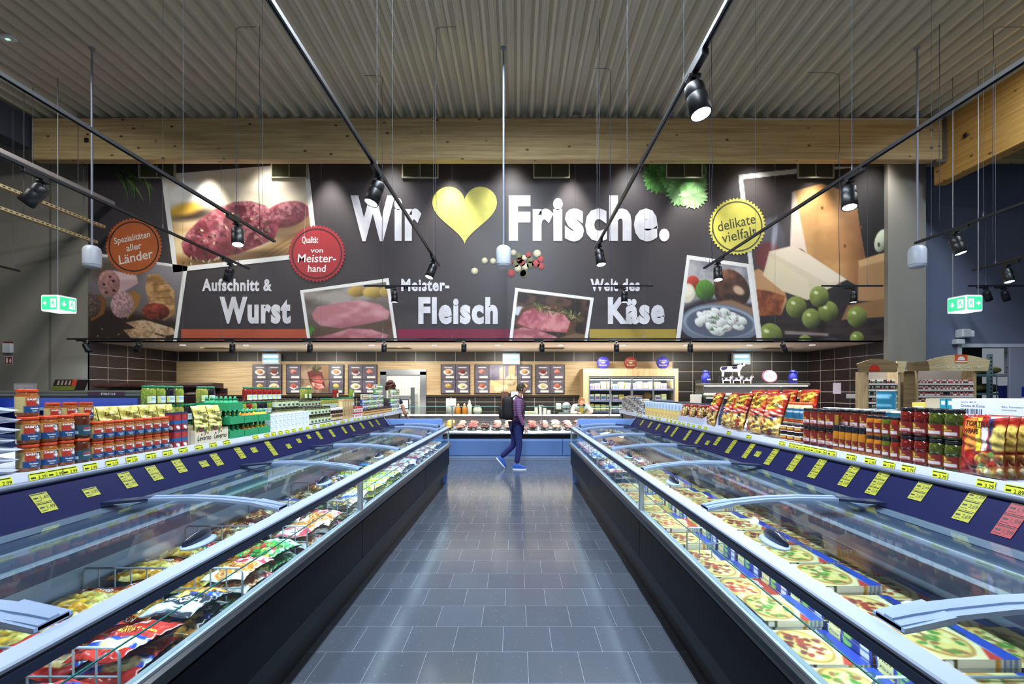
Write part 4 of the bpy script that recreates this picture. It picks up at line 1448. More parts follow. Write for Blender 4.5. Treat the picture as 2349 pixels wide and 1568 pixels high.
SHZ = [0.66, 0.98, 1.29, 1.62]
for z in SHZ:
    s = MB().box(CA + 0.17, CB - 0.11, YC + 0.12, YB - 0.12, z - 0.025, z, 0, 0.003).obj('shelf', M_STEELB, t)
    MB().box(CA + 0.17, CB - 0.11, YC + 0.105, YC + 0.12, z - 0.045, z + 0.01).obj('price_strip', mat('strip_lilac', '#8f86b8', 0.5), s)
MB().box(CA + 0.2, CB - 0.14, YC + 0.06, YC + 0.10, ZT - 0.32, ZT - 0.302).obj('light_strip', mat('led_cool', '#ffffff', 0.4, emit=(0.92, 0.96, 1.0), es=14), t)
l = bpy.data.lights.new('cabinet_light', 'AREA'); l.shape = 'RECTANGLE'; l.size = 2.2; l.size_y = 0.05; l.energy = 42; l.color = (0.95, 0.97, 1.0)
lo = bpy.data.objects.new('cabinet_light', l); lo.location = ((CA + CB) / 2, YC + 0.08, ZT - 0.33); lo.rotation_euler = (0.5, 0, 0); COL.objects.link(lo)
w = (CB - CA - 0.26) / 4
for k in range(4):
    a = CA + 0.16 + w * k
    d = MB().box(a, a + 0.03, YC - 0.02 + 0.03 * (k % 2), YC + 0.0 + 0.03 * (k % 2), 0.3, ZT - 0.24).box(a + w - 0.03, a + w, YC - 0.02 + 0.03 * (k % 2), YC + 0.03 * (k % 2), 0.3, ZT - 0.24).box(a + 0.03, a + w - 0.03, YC - 0.02 + 0.03 * (k % 2), YC + 0.03 * (k % 2), ZT - 0.27, ZT - 0.24).obj('glass_door', M_STEELB, t)
    MB().box(a + 0.03, a + w - 0.03, YC - 0.012 + 0.03 * (k % 2), YC - 0.008 + 0.03 * (k % 2), 0.3, ZT - 0.27).obj('pane', M_GLASS, d)


def k_cheese(kind):
    cols = [('#d9cf9c', '#e8e2c4'), ('#cdbb62', '#e0d490'), ('#e0d8c0', '#7a5a9a'), ('#c9a25a', '#e6d4a0'), ('#d8d2b8', '#4a6ab0')]
    a, b = cols[kind]

    def f():
        o = MB().box(-0.075, 0.075, -0.10, 0.10, 0, (0.20, 0.17, 0.16, 0.19, 0.15)[kind], 0, 0.008).obj('cheese_block', mat('cheese_wrap_%d' % kind, a, 0.3))
        MB().box(-0.06, 0.06, -0.104, -0.1005, 0.03, 0.10).obj('sticker', mat('cheese_sticker_%d' % kind, b, 0.4), o)
        return o
    return Kind(f)


CH = [k_cheese(k) for k in range(5)]
CN = ['pale', 'yellow', 'cream', 'golden', 'whitish']
rs = np.random.RandomState(9)
for si, z in enumerate(SHZ):
    for k in range(13):
        x = CA + 0.26 + 0.174 * k
        if si == 2 and 6 <= k <= 10:
            continue
        q = int(rs.randint(5))
        CH[q].place((x, YC + 0.25, z + 0.001), 0.0, '%s cheese block on the %s cabinet shelf, %s from its menu-board side' % (CN[q], ('bottom', 'lower middle', 'upper middle', 'top')[si], ORD[k + 1]), 'cheese', 'cheese blocks in the cabinet', (1, 1, 0.85 + 0.3 * rs.rand()))
o = MB().lathe([(0.0, 0.0), (0.115, 0.0), (0.122, 0.02), (0.122, 0.07), (0.115, 0.09), (0.0, 0.09)], 28, 0, (0, 0, 0.122), 'Y').obj('round_cheese', mat('cheese_wheel', '#c98a3c', 0.5, var=(8, 0.12)), None, (CA + 0.26 + 0.174 * 9.6, YC + 0.33, SHZ[2] + 0.002))
tag(o, 'round golden cheese wheel standing on edge in the cheese cabinet', 'cheese')
o = MB().lathe([(0.0, 0), (0.07, 0.0), (0.07, 0.42), (0.0, 0.42)], 16, 0, (-0.21, 0, 0.07), 'X').obj('cheese_log', mat('cheese_log', '#d08a58', 0.5, var=(8, 0.15)), None, (CA + 0.26 + 0.174 * 7.3, YC + 0.22, SHZ[2] + 0.002))
tag(o, 'long orange cheese log lying in the cheese cabinet', 'cheese')
for k, (px, c, nm) in enumerate(((1384, '#3434a8', 'blue cheese advertising disc nearest the menu boards'), (1447, '#8a3a38', 'red-brown cheese advertising disc in the middle of the cabinet top'), (1521, '#3434a8', 'blue cheese advertising disc at the tiled end of the cabinet'))):
    x = (px - 1186) * (YC + 0.2) / FPX
    o = thing('cheese_disc', nm, 'display disc', (x, YC + 0.2, ZT + 0.001))
    MB().lathe([(0.0, 0.0), (0.17, 0.0), (0.18, 0.01), (0.18, 0.05), (0.17, 0.06), (0.0, 0.06)], 32, 0, (0, 0, 0.18), 'Y').obj('disc', mat('disc_' + c[1:], c, 0.4), o)
    fn = lambda a, b: (a, -0.003, b)
    mb = MB().text('Tradition', fn, -0.11, 0.11, 0.22, 0.27).text('Bergkäse', fn, -0.11, 0.11, 0.09, 0.14)
    mb.prof([(-0.07, 0.18), (0, 0.205), (0.07, 0.18), (0, 0.155)], -0.003, -0.001)
    mb.obj('lettering', mat('disc_ink', '#d8cfa0', 0.5), o)

# ---- slanted self-service cooler at the tiled end
YS = 12.5
SA, SB = 5.05, 7.95
t = thing('cheese_cooler', 'black self-service cooler with a grey top shelf at the tiled end', 'cooler', (0, 0, 0))
mb = MB()
mb.prof([(YS, 0.0), (YS, 1.34), (YS + 0.10, 1.38), (YS + 0.72, 1.40), (YS + 0.78, 1.86), (YS + 0.9, 1.86), (YS + 0.9, 0.0)], SA, SB, 0, 'X')
mb.obj('body', M_BLACKM, t)
MB().box(SA, SB, YS + 0.18, YS + 0.95, 1.70, 1.76, 0, 0.01).obj('top_shelf', mat('shelf_grey', '#77766e', 0.4), t)
MB().box(SA, SB, YS - 0.012, YS + 0.0, 1.345, 1.40).obj('price_rail', mat('rail_white', '#d4d6d2', 0.4), t)
for k in range(5):
    MB().box(SA + 0.9 + 0.42 * k, SA + 1.02 + 0.42 * k, YS - 0.016, YS - 0.0125, 1.35, 1.395).obj('price_label', mat('label_yellow', '#d6dc2e', 0.5), t)
for x in (SA - 0.012, SB + 0.002):
    MB().prof([(YS + 0.02, 1.38), (YS + 0.20, 1.72), (YS + 0.75, 1.72), (YS + 0.70, 1.40)], x, x + 0.01, 0, 'X').obj('end_pane', M_GLASS, t)
MB().box(SA + 0.05, SB - 0.05, YS + 0.22, YS + 0.26, 1.685, 1.699).obj('light_strip', MATS['led_cool'], t)
l = bpy.data.lights.new('cooler_light', 'AREA'); l.shape = 'RECTANGLE'; l.size = 2.7; l.size_y = 0.05; l.energy = 26; l.color = (1.0, 0.96, 0.88)
lo = bpy.data.objects.new('cooler_light', l); lo.location = ((SA + SB) / 2, YS + 0.2, 1.68); lo.rotation_euler = (0.5, 0, 0); COL.objects.link(lo)


def k_pack(name, col, sz, nm):
    return Kind(lambda: MB().ball((0, 0, sz[2] / 2), 0.5, 12, 0, sz).obj(name, mat(nm, col, 0.35, var=(20, 0.12))))


PK = [k_pack('cheese_ball', '#e6dfc4', (0.14, 0.13, 0.10), 'mozzarella_white'), k_pack('cheese_cup', '#d8e0ea', (0.12, 0.12, 0.13), 'cup_bluewhite'), k_pack('cheese_cup', '#2a55b8', (0.12, 0.12, 0.12), 'cup_blue'),
      k_pack('cheese_pack', '#c9402a', (0.14, 0.12, 0.12), 'pack_red')]


def k_wedge():
    mb = MB()
    mb.add([(-0.12, -0.08, 0), (0.12, -0.08, 0), (0.0, 0.12, 0), (-0.12, -0.08, 0.16), (0.12, -0.08, 0.16), (0.0, 0.12, 0.20)], [(0, 2, 1), (3, 4, 5), (0, 1, 4, 3), (1, 2, 5, 4), (2, 0, 3, 5)], 0)
    return mb.obj('cheese_wedge', mat('wedge_orange', '#d8743a', 0.4, var=(9, 0.2)))


WEDGE = Kind(k_wedge)
rs = np.random.RandomState(4)
for k in range(21):
    for j in range(2):
        x = SA + 0.09 + 0.139 * k
        q = 0 if k < 9 else (1 if k < 12 else (2 if k < 14 else (3 if k < 16 else 4)))
        y = YS + 0.10 + 0.165 * j
        lab = ('white cheese ball', 'pale cheese cup', 'blue cheese cup', 'red cheese pack', 'orange cheese wedge')[q] + ' in the black cooler, %s row, %s from its counter end' % (('front', 'back')[j], ORD[k + 1])
        if q == 4:
            if k % 2:
                WEDGE.place((x, y, 1.402), rs.rand() * 0.5, lab, 'cheese', 'orange wedges in the cooler', (1.1, 0.75, 0.9))
        else:
            PK[q].place((x, y, 1.402), rs.rand(), lab, 'cheese', lab.split(' in ')[0] + 's in the cooler')


def k_can():
    o = thing('milk_can')
    MB().lathe([(0.10, 0), (0.115, 0.01), (0.115, 0.20), (0.07, 0.28), (0.07, 0.31)], 20).obj('body', mat('can_blue', '#28309c', 0.3), o)
    MB().lathe([(0.08, 0.31), (0.085, 0.33), (0.05, 0.36), (0.0, 0.37)], 16).obj('lid', mat('can_blue_lid', '#2c36b0', 0.3), o)
    MB().tube([(0.10, 0, 0.24), (0.14, 0, 0.27), (0.13, 0, 0.32), (0.08, 0, 0.33)], 0.01, 6).obj('handle', MATS['can_blue_lid'], o)
    MB().box(-0.06, 0.06, -0.1165, -0.112, 0.09, 0.13).obj('label', mat('can_label', '#d8dcf0', 0.4), o)
    return o


KCAN = Kind(k_can)
KCAN.place((5.22, YS + 0.45, 1.761), 0.4, 'blue milk can on the counter end of the black cooler', 'milk can')
KCAN.place((7.62, YS + 0.45, 1.761), 0, 'blue milk can on the far end of the black cooler beside the pink sign', 'milk can')


def k_cow():
    o = thing('cow_figure')
    P = [(-0.30, 0.24), (-0.27, 0.32), (-0.10, 0.34), (0.12, 0.34), (0.20, 0.40), (0.24, 0.46), (0.30, 0.44), (0.34, 0.40), (0.33, 0.36), (0.26, 0.32), (0.22, 0.22), (0.20, 0.16), (0.21, 0.0), (0.17, 0.0), (0.15, 0.15),
         (-0.12, 0.16), (-0.20, 0.16), (-0.21, 0.0), (-0.25, 0.0), (-0.25, 0.15)]
    MB().prof(P, -0.02, 0.02).obj('body', mat('cow_white', '#e6e6f0', 0.5), o)
    mb = MB()
    for q in ([(-0.29, 0.25), (-0.26, 0.31), (-0.12, 0.33), (-0.14, 0.24), (-0.24, 0.20)], [(-0.02, 0.33), (0.12, 0.335), (0.14, 0.26), (0.02, 0.24)], [(0.22, 0.40), (0.25, 0.45), (0.28, 0.43), (0.27, 0.37)]):
        mb.prof(q, -0.024, -0.0205)
    mb.obj('patches', mat('cow_navy', '#20205a', 0.5), o)
    return o


KCOW = Kind(k_cow)
KCOW.place((6.02, YS + 0.62, 1.96), 0, 'large white and navy cow figure standing behind the three calves', 'cow figure', None, (1.1, 1, 0.85))
tag(MB().box(-0.4, 0.4, -0.06, 0.06, 0, 0.198, 0, 0.006).obj('display_block', mat('block_dark', '#23232a', 0.5), None, (6.02, YS + 0.62, 1.761)), 'dark block raising the large cow figure on the cooler', 'display block')
for k, x in enumerate((5.80, 6.08, 6.36)):
    KCOW.place((x, YS + 0.42, 1.761), 0, 'small navy and white calf figure on the cooler, %s from the milk can' % ORD[k + 1], 'cow figure', 'calf figures', (0.48, 0.8, 0.48))
o = thing('oval_sign', 'pink-rimmed oval sign tilted on top of the black cooler', 'sign', (6.98, YS + 0.5, 1.761))
o.rotation_euler = (0, 0.2, 0)
MB().lathe([(0.0, 0.0), (0.20, 0.0), (0.215, 0.01), (0.215, 0.03), (0.20, 0.04), (0.0, 0.04)], 32, 0, (0, 0, 0.20), 'Y', True, 1.0, 0.82).obj('rim', mat('sign_pink', '#c46aa0', 0.4), o)
MB().prof([(0.18 * math.cos(2 * PI * k / 32), 0.20 + 0.145 * math.sin(2 * PI * k / 32)) for k in range(32)], -0.004, -0.001).obj('face', mat('sign_cream', '#efe4e6', 0.5), o)
mb = MB()
for q in range(3):
    mb.box(-0.10 + 0.07 * q, -0.09 + 0.07 * q, -0.006, -0.0045, 0.12, 0.28)
mb.box(-0.12, 0.12, -0.006, -0.0045, 0.195, 0.205)
mb.obj('lettering', mat('sign_ink_grey', '#8a8088', 0.5), o)
tag(MB().box(-0.13, 0.13, -0.08, 0.08, 0, 0.56, 0, 0.01).obj('towel_dispenser', M_OFFW, None, (4.87, 12.75, 0.90)), 'white towel dispenser between the cheese cabinet and the black cooler', 'dispenser')
tag(MB().box(-0.2, 0.16, -0.15, 0.15, 0, 0.90, 0, 0.01).obj('side_cabinet', mat('cabinet_grey2', '#4c4f56', 0.5), None, (4.85, 12.75, 0.0)), 'grey side cabinet between cheese cabinet and black cooler', 'cabinet')
# notes and sockets on the side tiles
o = tag(MB().box(-0.004, 0, -0.16, 0.16, -0.15, 0.15).obj('wall_notice', mat('paper_lilac', '#b9b4cc', 0.6), None, (XR - 0.0125, 12.9, 1.63)), 'pale paper notice fixed to the dark side tiles', 'notice')
o = tag(MB().box(-0.03, 0, -0.2, 0.2, -0.06, 0.06, 0, 0.004).obj('wall_socket', mat('socket_grey', '#a8aab0', 0.5), None, (XR - 0.0125, 12.3, 1.42)), 'grey double wall socket under the paper notice', 'socket')

# ---- spice racks
def rack(x0, x1, y0, top, rows, shelfz, logo, lab, text=None):
    t = thing('spice_rack', lab, 'rack', (0, 0, 0))
    M_RW = mat('rack_white', '#d9cfc6', 0.5)
    for a in (x0, x1 - 0.04):
        MB().box(a, a + 0.04, y0, y0 + 0.34, 0, top).obj('side_panel', wood_mat('rack_oak', '#c4ac82', '#9c845c', None, 'Z', 0.5, 2), t)
    MB().box(x0 + 0.04, x1 - 0.04, y0 + 0.30, y0 + 0.34, 0, top).obj('back_panel', M_RW, t)
    for z in shelfz:
        MB().box(x0 + 0.04, x1 - 0.04, y0 + 0.02, y0 + 0.30, z - 0.012, z).box(x0 + 0.04, x1 - 0.04, y0 + 0.012, y0 + 0.02, z - 0.03, z + 0.012).obj('shelf', M_RW, t)
    return t


RZ = [1.02, 1.16, 1.30, 1.435, 1.57, 1.705, 1.84]
YK = 10.15
ra = rack(7.58, 8.30, YK, 1.98, 5, [z + 0.01 for z in RZ[1:6]], 0, 'narrow spice rack with a dark oak arched header and red logo')
rb = rack(8.66, 9.96, YK, 2.02, 5, [z + 0.01 for z in RZ[1:6]], 0, 'wide spice rack with a pale oak arched header and lettering')
M_OAKD = wood_mat('header_oak_dark', '#8f7650', '#6f5838', None, 'X', 0.5, 2)
M_OAKL = wood_mat('header_oak_pale', '#dcc79a', '#c2aa78', None, 'X', 0.5, 2)


def arch(x0, x1, z0, z1, zc, y, th, tap):
    n = 14
    top = [(x0 - 0.0 + (x1 - x0) * k / n, z1 + (zc - z1) * math.sin(PI * k / n)) for k in range(n + 1)]
    return MB().prof([(x0 + tap, z0), (x1 - tap, z0)] + top[::-1], y, y + th)


arch(7.34, 8.22, 1.96, 2.14, 2.25, YK - 0.06, 0.04, 0.05).obj('header', M_OAKD, ra)
MB().prof([(8.20, 2.20), (8.42, 2.20), (8.36, 1.96), (8.25, 1.96)], YK - 0.04, YK - 0.01).obj('header_wing', M_OAKL, ra)
n = 10
MB().prof([(7.58, 1.985), (7.82, 1.985)] + [(7.70 + 0.10 * math.cos(PI * k / n), 2.06 + 0.06 * math.sin(PI * k / n)) for k in range(n + 1)], YK - 0.068, YK - 0.061).obj('logo', mat('logo_red', '#b82a14', 0.5), ra)
arch(8.86, 10.20, 1.99, 2.22, 2.34, YK - 0.06, 0.04, 0.05).obj('header', M_OAKL, rb)
MB().prof([(8.44, 2.17), (8.90, 2.20), (8.88, 1.99), (8.44, 1.99)], YK - 0.05, YK - 0.02).obj('header_wing', M_OAKD, rb)
MB().box(8.42, 8.65, YK + 0.05, YK + 0.12, 0.0, 1.99).obj('post', M_OAKD, rb)
q = MB().box(9.43, 9.70, YK - 0.068, YK - 0.061, 2.16, 2.34).obj('logo', mat('logo_orange', '#d85a28', 0.5), rb)
fn = lambda a, b: (a, YK - 0.072, b)
mb = MB()
mb.prof([(9.48 + 0.0, 2.22)] + [(9.565 + 0.075 * math.cos(PI - PI * k / 8), 2.24 + 0.06 * math.sin(PI * k / 8)) for k in range(9)] + [(9.65, 2.22)], YK - 0.072, YK - 0.069).box(9.44, 9.69, YK - 0.072, YK - 0.069, 2.175, 2.20)
mb.obj('logo_mark', mat('logo_white', '#f0e6dc', 0.5), q)
MB().text('Cook’n & Garnier', fn, 9.0, 10.05, 2.045, 2.115, 0, 0.0).obj('lettering', mat('letter_cream', '#f2ead2', 0.4), rb)
SP = []
for nm, b, c in (('red', '#a83a2c', '#c8c4bc'), ('white', '#d8d2c8', '#b8403a'), ('brown', '#6a3a24', '#d0cac0'), ('green', '#5a7a3c', '#d4d0c8'), ('dark', '#3a2420', '#1c1c20')):
    def f(b=b, c=c, nm=nm):
        mb = MB()
        mb.lathe([(0.0, 0), (0.0155, 0.0), (0.0155, 0.05)], 8, 0).lathe([(0.0155, 0.05), (0.0155, 0.082), (0.0, 0.084)], 8, 1)
        return mb.obj('spice_jar', [mat('spice_' + nm, b, 0.4), mat('spice_cap_' + nm, c, 0.4)])
    SP.append((Kind(f), nm))
rs = np.random.RandomState(2)
for nm, x0, cnt, pal in (('wide', 8.715, 34, (0, 1, 1, 2)), ('narrow', 7.635, 17, (0, 3, 2, 4))):
    for r in range(5):
        for k in range(cnt):
            q = pal[int(rs.randint(4))] if not (nm == 'wide' and r == 2 and 16 <= k <= 19) else 4
            kd, cn = SP[q]
            kd.place((x0 + 0.0365 * k, YK + 0.05, RZ[5 - r] + 0.011), 0, '%s spice jar in the %s row of the %s spice rack' % (cn, ('top', 'second', 'middle', 'fourth', 'bottom')[r], nm), 'spice jar', '%s spice jars, %s rack, row %d' % (cn, nm, r + 1))

# ---- store room seen through the doorway on the right
t = thing('store_rack', 'grey-blue perforated storage rack post with ladder in the store doorway', 'rack', (0, 0, 0))
M_RACK = mat('rack_bluegrey', '#7c98a0', 0.4, 0.3)
YT = 12.2
mb = MB()
mb.box(12.31, 12.40, YT, YT + 0.08, 0, 2.52)
for k in range(22):
    mb.box(12.335, 12.375, YT - 0.003, YT - 0.0005, 0.3 + 0.1 * k, 0.34 + 0.1 * k, 1)
mb.obj('upright', [M_RACK, M_BLACKM], t)
MB().cyl((12.50, YT, 0.9), (12.50, YT, 2.0), 0.012, 8).cyl((12.95, YT, 0.9), (12.95, YT, 2.0), 0.012, 8).cyl((12.5, YT, 1.95), (12.95, YT, 1.95), 0.012, 8).cyl((12.5, YT, 1.55), (12.95, YT, 1.55), 0.012, 8).obj('ladder_rail', M_STEELB, t)
for z in (0.9, 1.5, 2.0):
    MB().box(10.9, 13.6, YT + 0.1, YT + 0.9, z - 0.05, z).obj('shelf', M_RACK, t)
SACK = Kind(lambda: MB().ball((0, 0, 0.15), 0.5, 16, 0, (1.0, 0.6, 0.3)).obj('sack', mat('sack_olive', '#6a6438', 0.6, var=(4, 0.2), bump=(12, 0.4))))
for k, (x, z, s) in enumerate(((11.6, 2.003, 1.0), (11.5, 1.503, 0.9), (12.7, 1.503, 0.85), (12.75, 2.003, 0.8))):
    SACK.place((x, YT + 0.5, z), 0.1 * k, 'olive sack on the %s store rack shelf %s the rack post' % (('upper', 'lower', 'lower', 'upper')[k], ('before', 'before', 'behind', 'behind')[k]), 'sack', 'olive sacks', (s, s, s))
o = thing('price_sign', 'hanging white and green price sign in the store doorway', 'sign', (12.70, 12.0, 1.96))
MB().box(-0.22, 0.22, -0.004, 0.004, 0.0, 0.72).obj('card', mat('sign_card', '#cfdde2', 0.5), o)
MB().box(-0.22, 0.22, -0.006, -0.0045, 0.55, 0.60).obj('green_band', mat('sign_green', '#8ab83c', 0.5), o)
MB().text('3,49', lambda a, b: (a, -0.006, b), -0.18, 0.19, 0.06, 0.22, 0, 0.02).obj('price', M_BLACKM, o)
MB().cyl((-0.15, 0, 0.71), (-0.15, -0.2, 0.72), 0.003, 5).cyl((0.15, 0, 0.71), (0.15, -0.2, 0.72), 0.003, 5).obj('hanger', M_STEELB, o)
o = thing('crown_display', 'dark blue cardboard display with a gold crown in the store doorway', 'display', (12.55, 11.75, 0.0))
MB().box(-0.36, 0.36, -0.1, 0.12, 0, 1.70, 0, 0.01).obj('box', mat('display_blue', '#1b2470', 0.45), o)
fn = lambda a, b: (a, -0.104, b)
mb = MB().prof([(-0.14, 1.38), (-0.17, 1.52), (-0.08, 1.45), (0, 1.55), (0.08, 1.45), (0.17, 1.52), (0.14, 1.38)], -0.104, -0.1005)
mb.obj('crown', mat('crown_gold', '#b8a868', 0.5), o)
MB().text('Kronen', fn, -0.24, 0.24, 1.25, 1.31).obj('lettering', mat('ink_bluegrey', '#a8b0d0', 0.5), o)
l = bpy.data.lights.new('store_room_light', 'AREA'); l.size = 1.5; l.energy = 30; l.color = (0.95, 1.0, 0.9)
lo = bpy.data.objects.new('store_room_light', l); lo.location = (12.4, 13.2, 3.0); COL.objects.link(lo)

# ---- camera on the right wall, fire alarm on the left wall
o = thing('wall_camera', 'white box camera and bracket above the corner of the store doorway', 'camera', (10.87, YR - 0.001, 2.86))
MB().box(-0.16, 0.04, -0.16, -0.001, -0.16, -0.04, 0, 0.01).obj('bracket', M_WHITE, o)
MB().box(-0.08, 0.14, -0.22, -0.001, 0.0, 0.20, 0, 0.02).box(0.16, 0.24, -0.20, -0.001, 0.0, 0.17, 0, 0.02).obj('housing', M_WHITE, o)
o = thing('fire_alarm', 'white fire alarm sounder with red top on the olive wall', 'fire alarm', (-12.22, YM - 0.001, 2.47))
MB().box(-0.10, 0.10, -0.08, 0, 0, 0.23, 0, 0.008).obj('body', M_WHITE, o)
MB().box(-0.085, 0.085, -0.07, 0, 0.23, 0.27, 0, 0.006).obj('beacon', mat('alarm_red', '#7a1a1a', 0.4), o)
o = thing('fire_sign', 'square red fire extinguisher sign under the alarm sounder', 'sign', (-12.24, YM - 0.001, 2.20))
MB().box(-0.10, 0.10, -0.008, 0, 0, 0.19).obj('plate', mat('sign_rim', '#e6e0dc', 0.5), o)
MB().box(-0.09, 0.09, -0.0105, -0.0085, 0.01, 0.18).obj('panel', mat('sign_red', '#8a2226', 0.5), o)
MB().box(-0.06, -0.01, -0.013, -0.011, 0.03, 0.12).box(-0.05, -0.02, -0.013, -0.011, 0.12, 0.16).prof([(0.03, 0.03), (0.06, 0.03), (0.075, 0.09), (0.05, 0.15), (0.02, 0.09)], -0.013, -0.011).obj('pictogram', mat('sign_white2', '#efe8e4', 0.5), o)

# ---- fish cooler across the left aisle
YF = 8.6
t = thing('fish_cooler', 'low fish cooler with grey canopy bar and purple fish label', 'cooler', (0, 0, 0))
FA, FB = -10.2, -6.84
MB().prof([(YF, 1.43), (YF - 0.03, 1.47), (YF - 0.03, 1.535), (YF, 1.56), (YF + 0.45, 1.57), (YF + 0.45, 1.43)], FA, FB, 0, 'X').obj('canopy_bar', mat('canopy_grey', '#5b5f5c', 0.35), t)
MB().box(FA, FB, YF - 0.034, YF - 0.0305, 1.475, 1.495).obj('trim_strip', mat('canopy_strip', '#8f948e', 0.35), t)
lb = MB().box(-7.85, -7.17, YF - 0.045, YF - 0.035, 1.465, 1.545, 0, 0.004).obj('category_label', mat('fish_purple', '#4e3a50', 0.5), t)
MB().text('FISCH', lambda a, b: (a, YF - 0.048, b), -7.60, -7.34, 1.482, 1.527, 0, 0.02).obj('lettering', M_OFFW, lb)
MB().box(FA, FB, YF + 0.5, YF + 0.62, 0.2, 1.43).obj('back_panel', mat('cooler_blue', '#2c48a8', 0.4), t)
for x in (FA, FB - 0.05):
    MB().box(x, x + 0.05, YF - 0.1, YF + 0.62, 0.2, 1.43).obj('end_panel', mat('cooler_end', '#3a3f58', 0.4), t)
MB().box(FA, FB, YF - 0.25, YF + 0.62, 0.0, 0.75).obj('tub', mat('cooler_tub', '#3c4c80', 0.4), t)
for z in (1.0, 1.22):
    MB().box(FA + 0.05, FB - 0.05, YF + 0.05, YF + 0.5, z, z + 0.02).box(FA + 0.05, FB - 0.05, YF + 0.03, YF + 0.05, z - 0.02, z + 0.03).obj('shelf', mat('cooler_shelf', '#b0c4e8', 0.4), t)
l = bpy.data.lights.new('fish_cooler_light', 'AREA'); l.shape = 'RECTANGLE'; l.size = 3.2; l.size_y = 0.05; l.energy = 7; l.color = (0.6, 0.75, 1.0)
lo = bpy.data.objects.new('fish_cooler_light', l); lo.location = ((FA + FB) / 2, YF + 0.05, 1.42); lo.rotation_euler = (0.5, 0, 0); COL.objects.link(lo)
o = thing('display_carton', 'slanted display carton with red tag standing on the fish cooler', 'carton', (-8.42, YF + 0.2, 1.571))
mb = MB()
mb.prof([(-0.24, 0.0), (0.20, 0.0), (0.28, 0.20), (-0.16, 0.20)], -0.1, 0.1)
mb.obj('box', mat('carton_black', '#2a1c1c', 0.5), o)
mb = MB()
mb.prof([(-0.23, 0.005), (0.195, 0.005), (0.225, 0.08), (-0.20, 0.08)], -0.104, -0.1005)
mb.obj('green_band', mat('carton_green', '#6f7a2a', 0.5), o)
mb = MB()
for k in range(4):
    mb.prof([(-0.13 + 0.07 * k, 0.10), (-0.09 + 0.07 * k, 0.10), (-0.07 + 0.07 * k, 0.18), (-0.10 + 0.07 * k, 0.18)], -0.104, -0.1005)
mb.obj('print', mat('carton_print', '#b8a494', 0.5), o)
mb = MB().prof([(0.14, 0.08), (0.225, 0.08), (0.26, 0.20), (0.175, 0.20)], -0.107, -0.1035)
mb.obj('red_tag', mat('tag_red', '#c9442c', 0.5), o)
o = thing('small_frame_sign', 'small pale framed card standing on the fish cooler', 'sign', (-9.19, YF + 0.15, 1.571))
MB().box(-0.21, 0.21, -0.008, 0.008, 0, 0.125, 0, 0.003).obj('frame', mat('frame_pale', '#9a988e', 0.5), o)
MB().box(-0.185, 0.185, -0.011, -0.0085, 0.015, 0.105).obj('card', mat('card_lilac', '#a8a0b0', 0.6, var=(30, 0.3)), o)
# fish counter with dark hood in front of the tiled corner
t = thing('fish_counter', 'dark brown hooded fish counter in front of the tiled corner', 'counter', (0, 0, 0))
GA, GB = -9.72, -7.02
M_HOOD = mat('hood_brown', '#3a2422', 0.3)
MB().prof([(10.75, 1.70), (10.72, 1.66), (10.80, 1.63), (11.2, 1.62), (11.2, 1.74), (10.85, 1.75)], GA, GB, 0, 'X').obj('hood', M_HOOD, t)
MB().prof([(10.70, 0.0), (10.70, 1.42), (11.15, 1.50), (11.15, 1.62), (11.2, 1.62), (11.2, 0.0)], GA - 0.1, GB + 0.1, 0, 'X').obj('body', M_HOOD, t)
MB().box(GA, GB, 10.695, 10.70, 1.42, 1.62).obj('glass_front', M_GLASS, t)
FIL = [meat('#d89a8a', '#f0cfc0', 21, 0.30, 0.14, 0.06), meat('#c88a70', '#e8c8a8', 22, 0.30, 0.14, 0.05)]
for k in range(8):
    FIL[k % 2].place((GA + 0.20 + 0.33 * k, 10.90, 1.465), (0.17, 0, 0.2 * (k % 3)), '%s fish fillet under the dark hood, %s from the olive wall' % (('pink', 'brownish')[k % 2], ORD[k + 1]), 'fish', 'fish fillets under the hood')

# ================================================================== FREEZER ISLANDS AND THE SHELVES ABOVE THEM
Y0F, Y1F, Y1S = -1.0, 7.98, 9.35
M_FPANEL = mat('freezer_panel_charcoal', '#0c1018', 0.42, spec=0.10)
M_FDARK = mat('freezer_dark', '#15181f', 0.45)
M_FGREY = mat('freezer_chamfer', '#1c222b', 0.45, spec=0.25)
M_RAILTOP = mat('rail_top_lightblue', '#a6b5cc', 0.34, 0.2)
M_RAILLOW = mat('rail_lower_slate', '#1f2a44', 0.35)
M_BUMPER = mat('bumper_grey', '#242a32', 0.30, 0.2)
M_ALU = mat('alu_strip', '#9aa4ae', 0.45, 0.4)
M_LINER = mat('liner_bluegrey', '#8fa0b4', 0.4, 0.2)
M_FLANGE = mat('flange_slate', '#5a6478', 0.35, 0.3)
M_CONSOLE = mat('console_navy', '#14173a', 0.45, spec=0.06)
M_CONSOLEBAR = mat('console_bar_grey', '#5d6678', 0.35)
M_ENDBLUE = mat('end_panel_blue', '#6a8ac4', 0.35)
M_LIDGLASS = glass_mat('lid_glass', '#e6eef2', 0.6, 0.03)
M_FRONTGLASS = glass_mat('front_glass', '#e4f0f2', 0.9)
M_LIDFRAME = mat('lid_frame_lightblue', '#94a8c6', 0.3, 0.3)
M_LIDFRAMED = mat('lid_frame_navy', '#232c48', 0.35)
M_SHELFW = mat('shelf_white', '#b8bece', 0.4)
M_SHELFD = mat('shelf_body_dark', '#22252e', 0.5)
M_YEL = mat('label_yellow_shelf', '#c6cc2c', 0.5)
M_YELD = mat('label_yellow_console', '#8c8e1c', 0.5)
M_REDL = mat('label_red', '#801c2a', 0.5)
M_INKB = mat('ink_black', '#1c1c14', 0.6)
M_LEDC = mat('freezer_led', '#ffffff', 0.4, emit=(0.86, 0.94, 1.0), es=4)
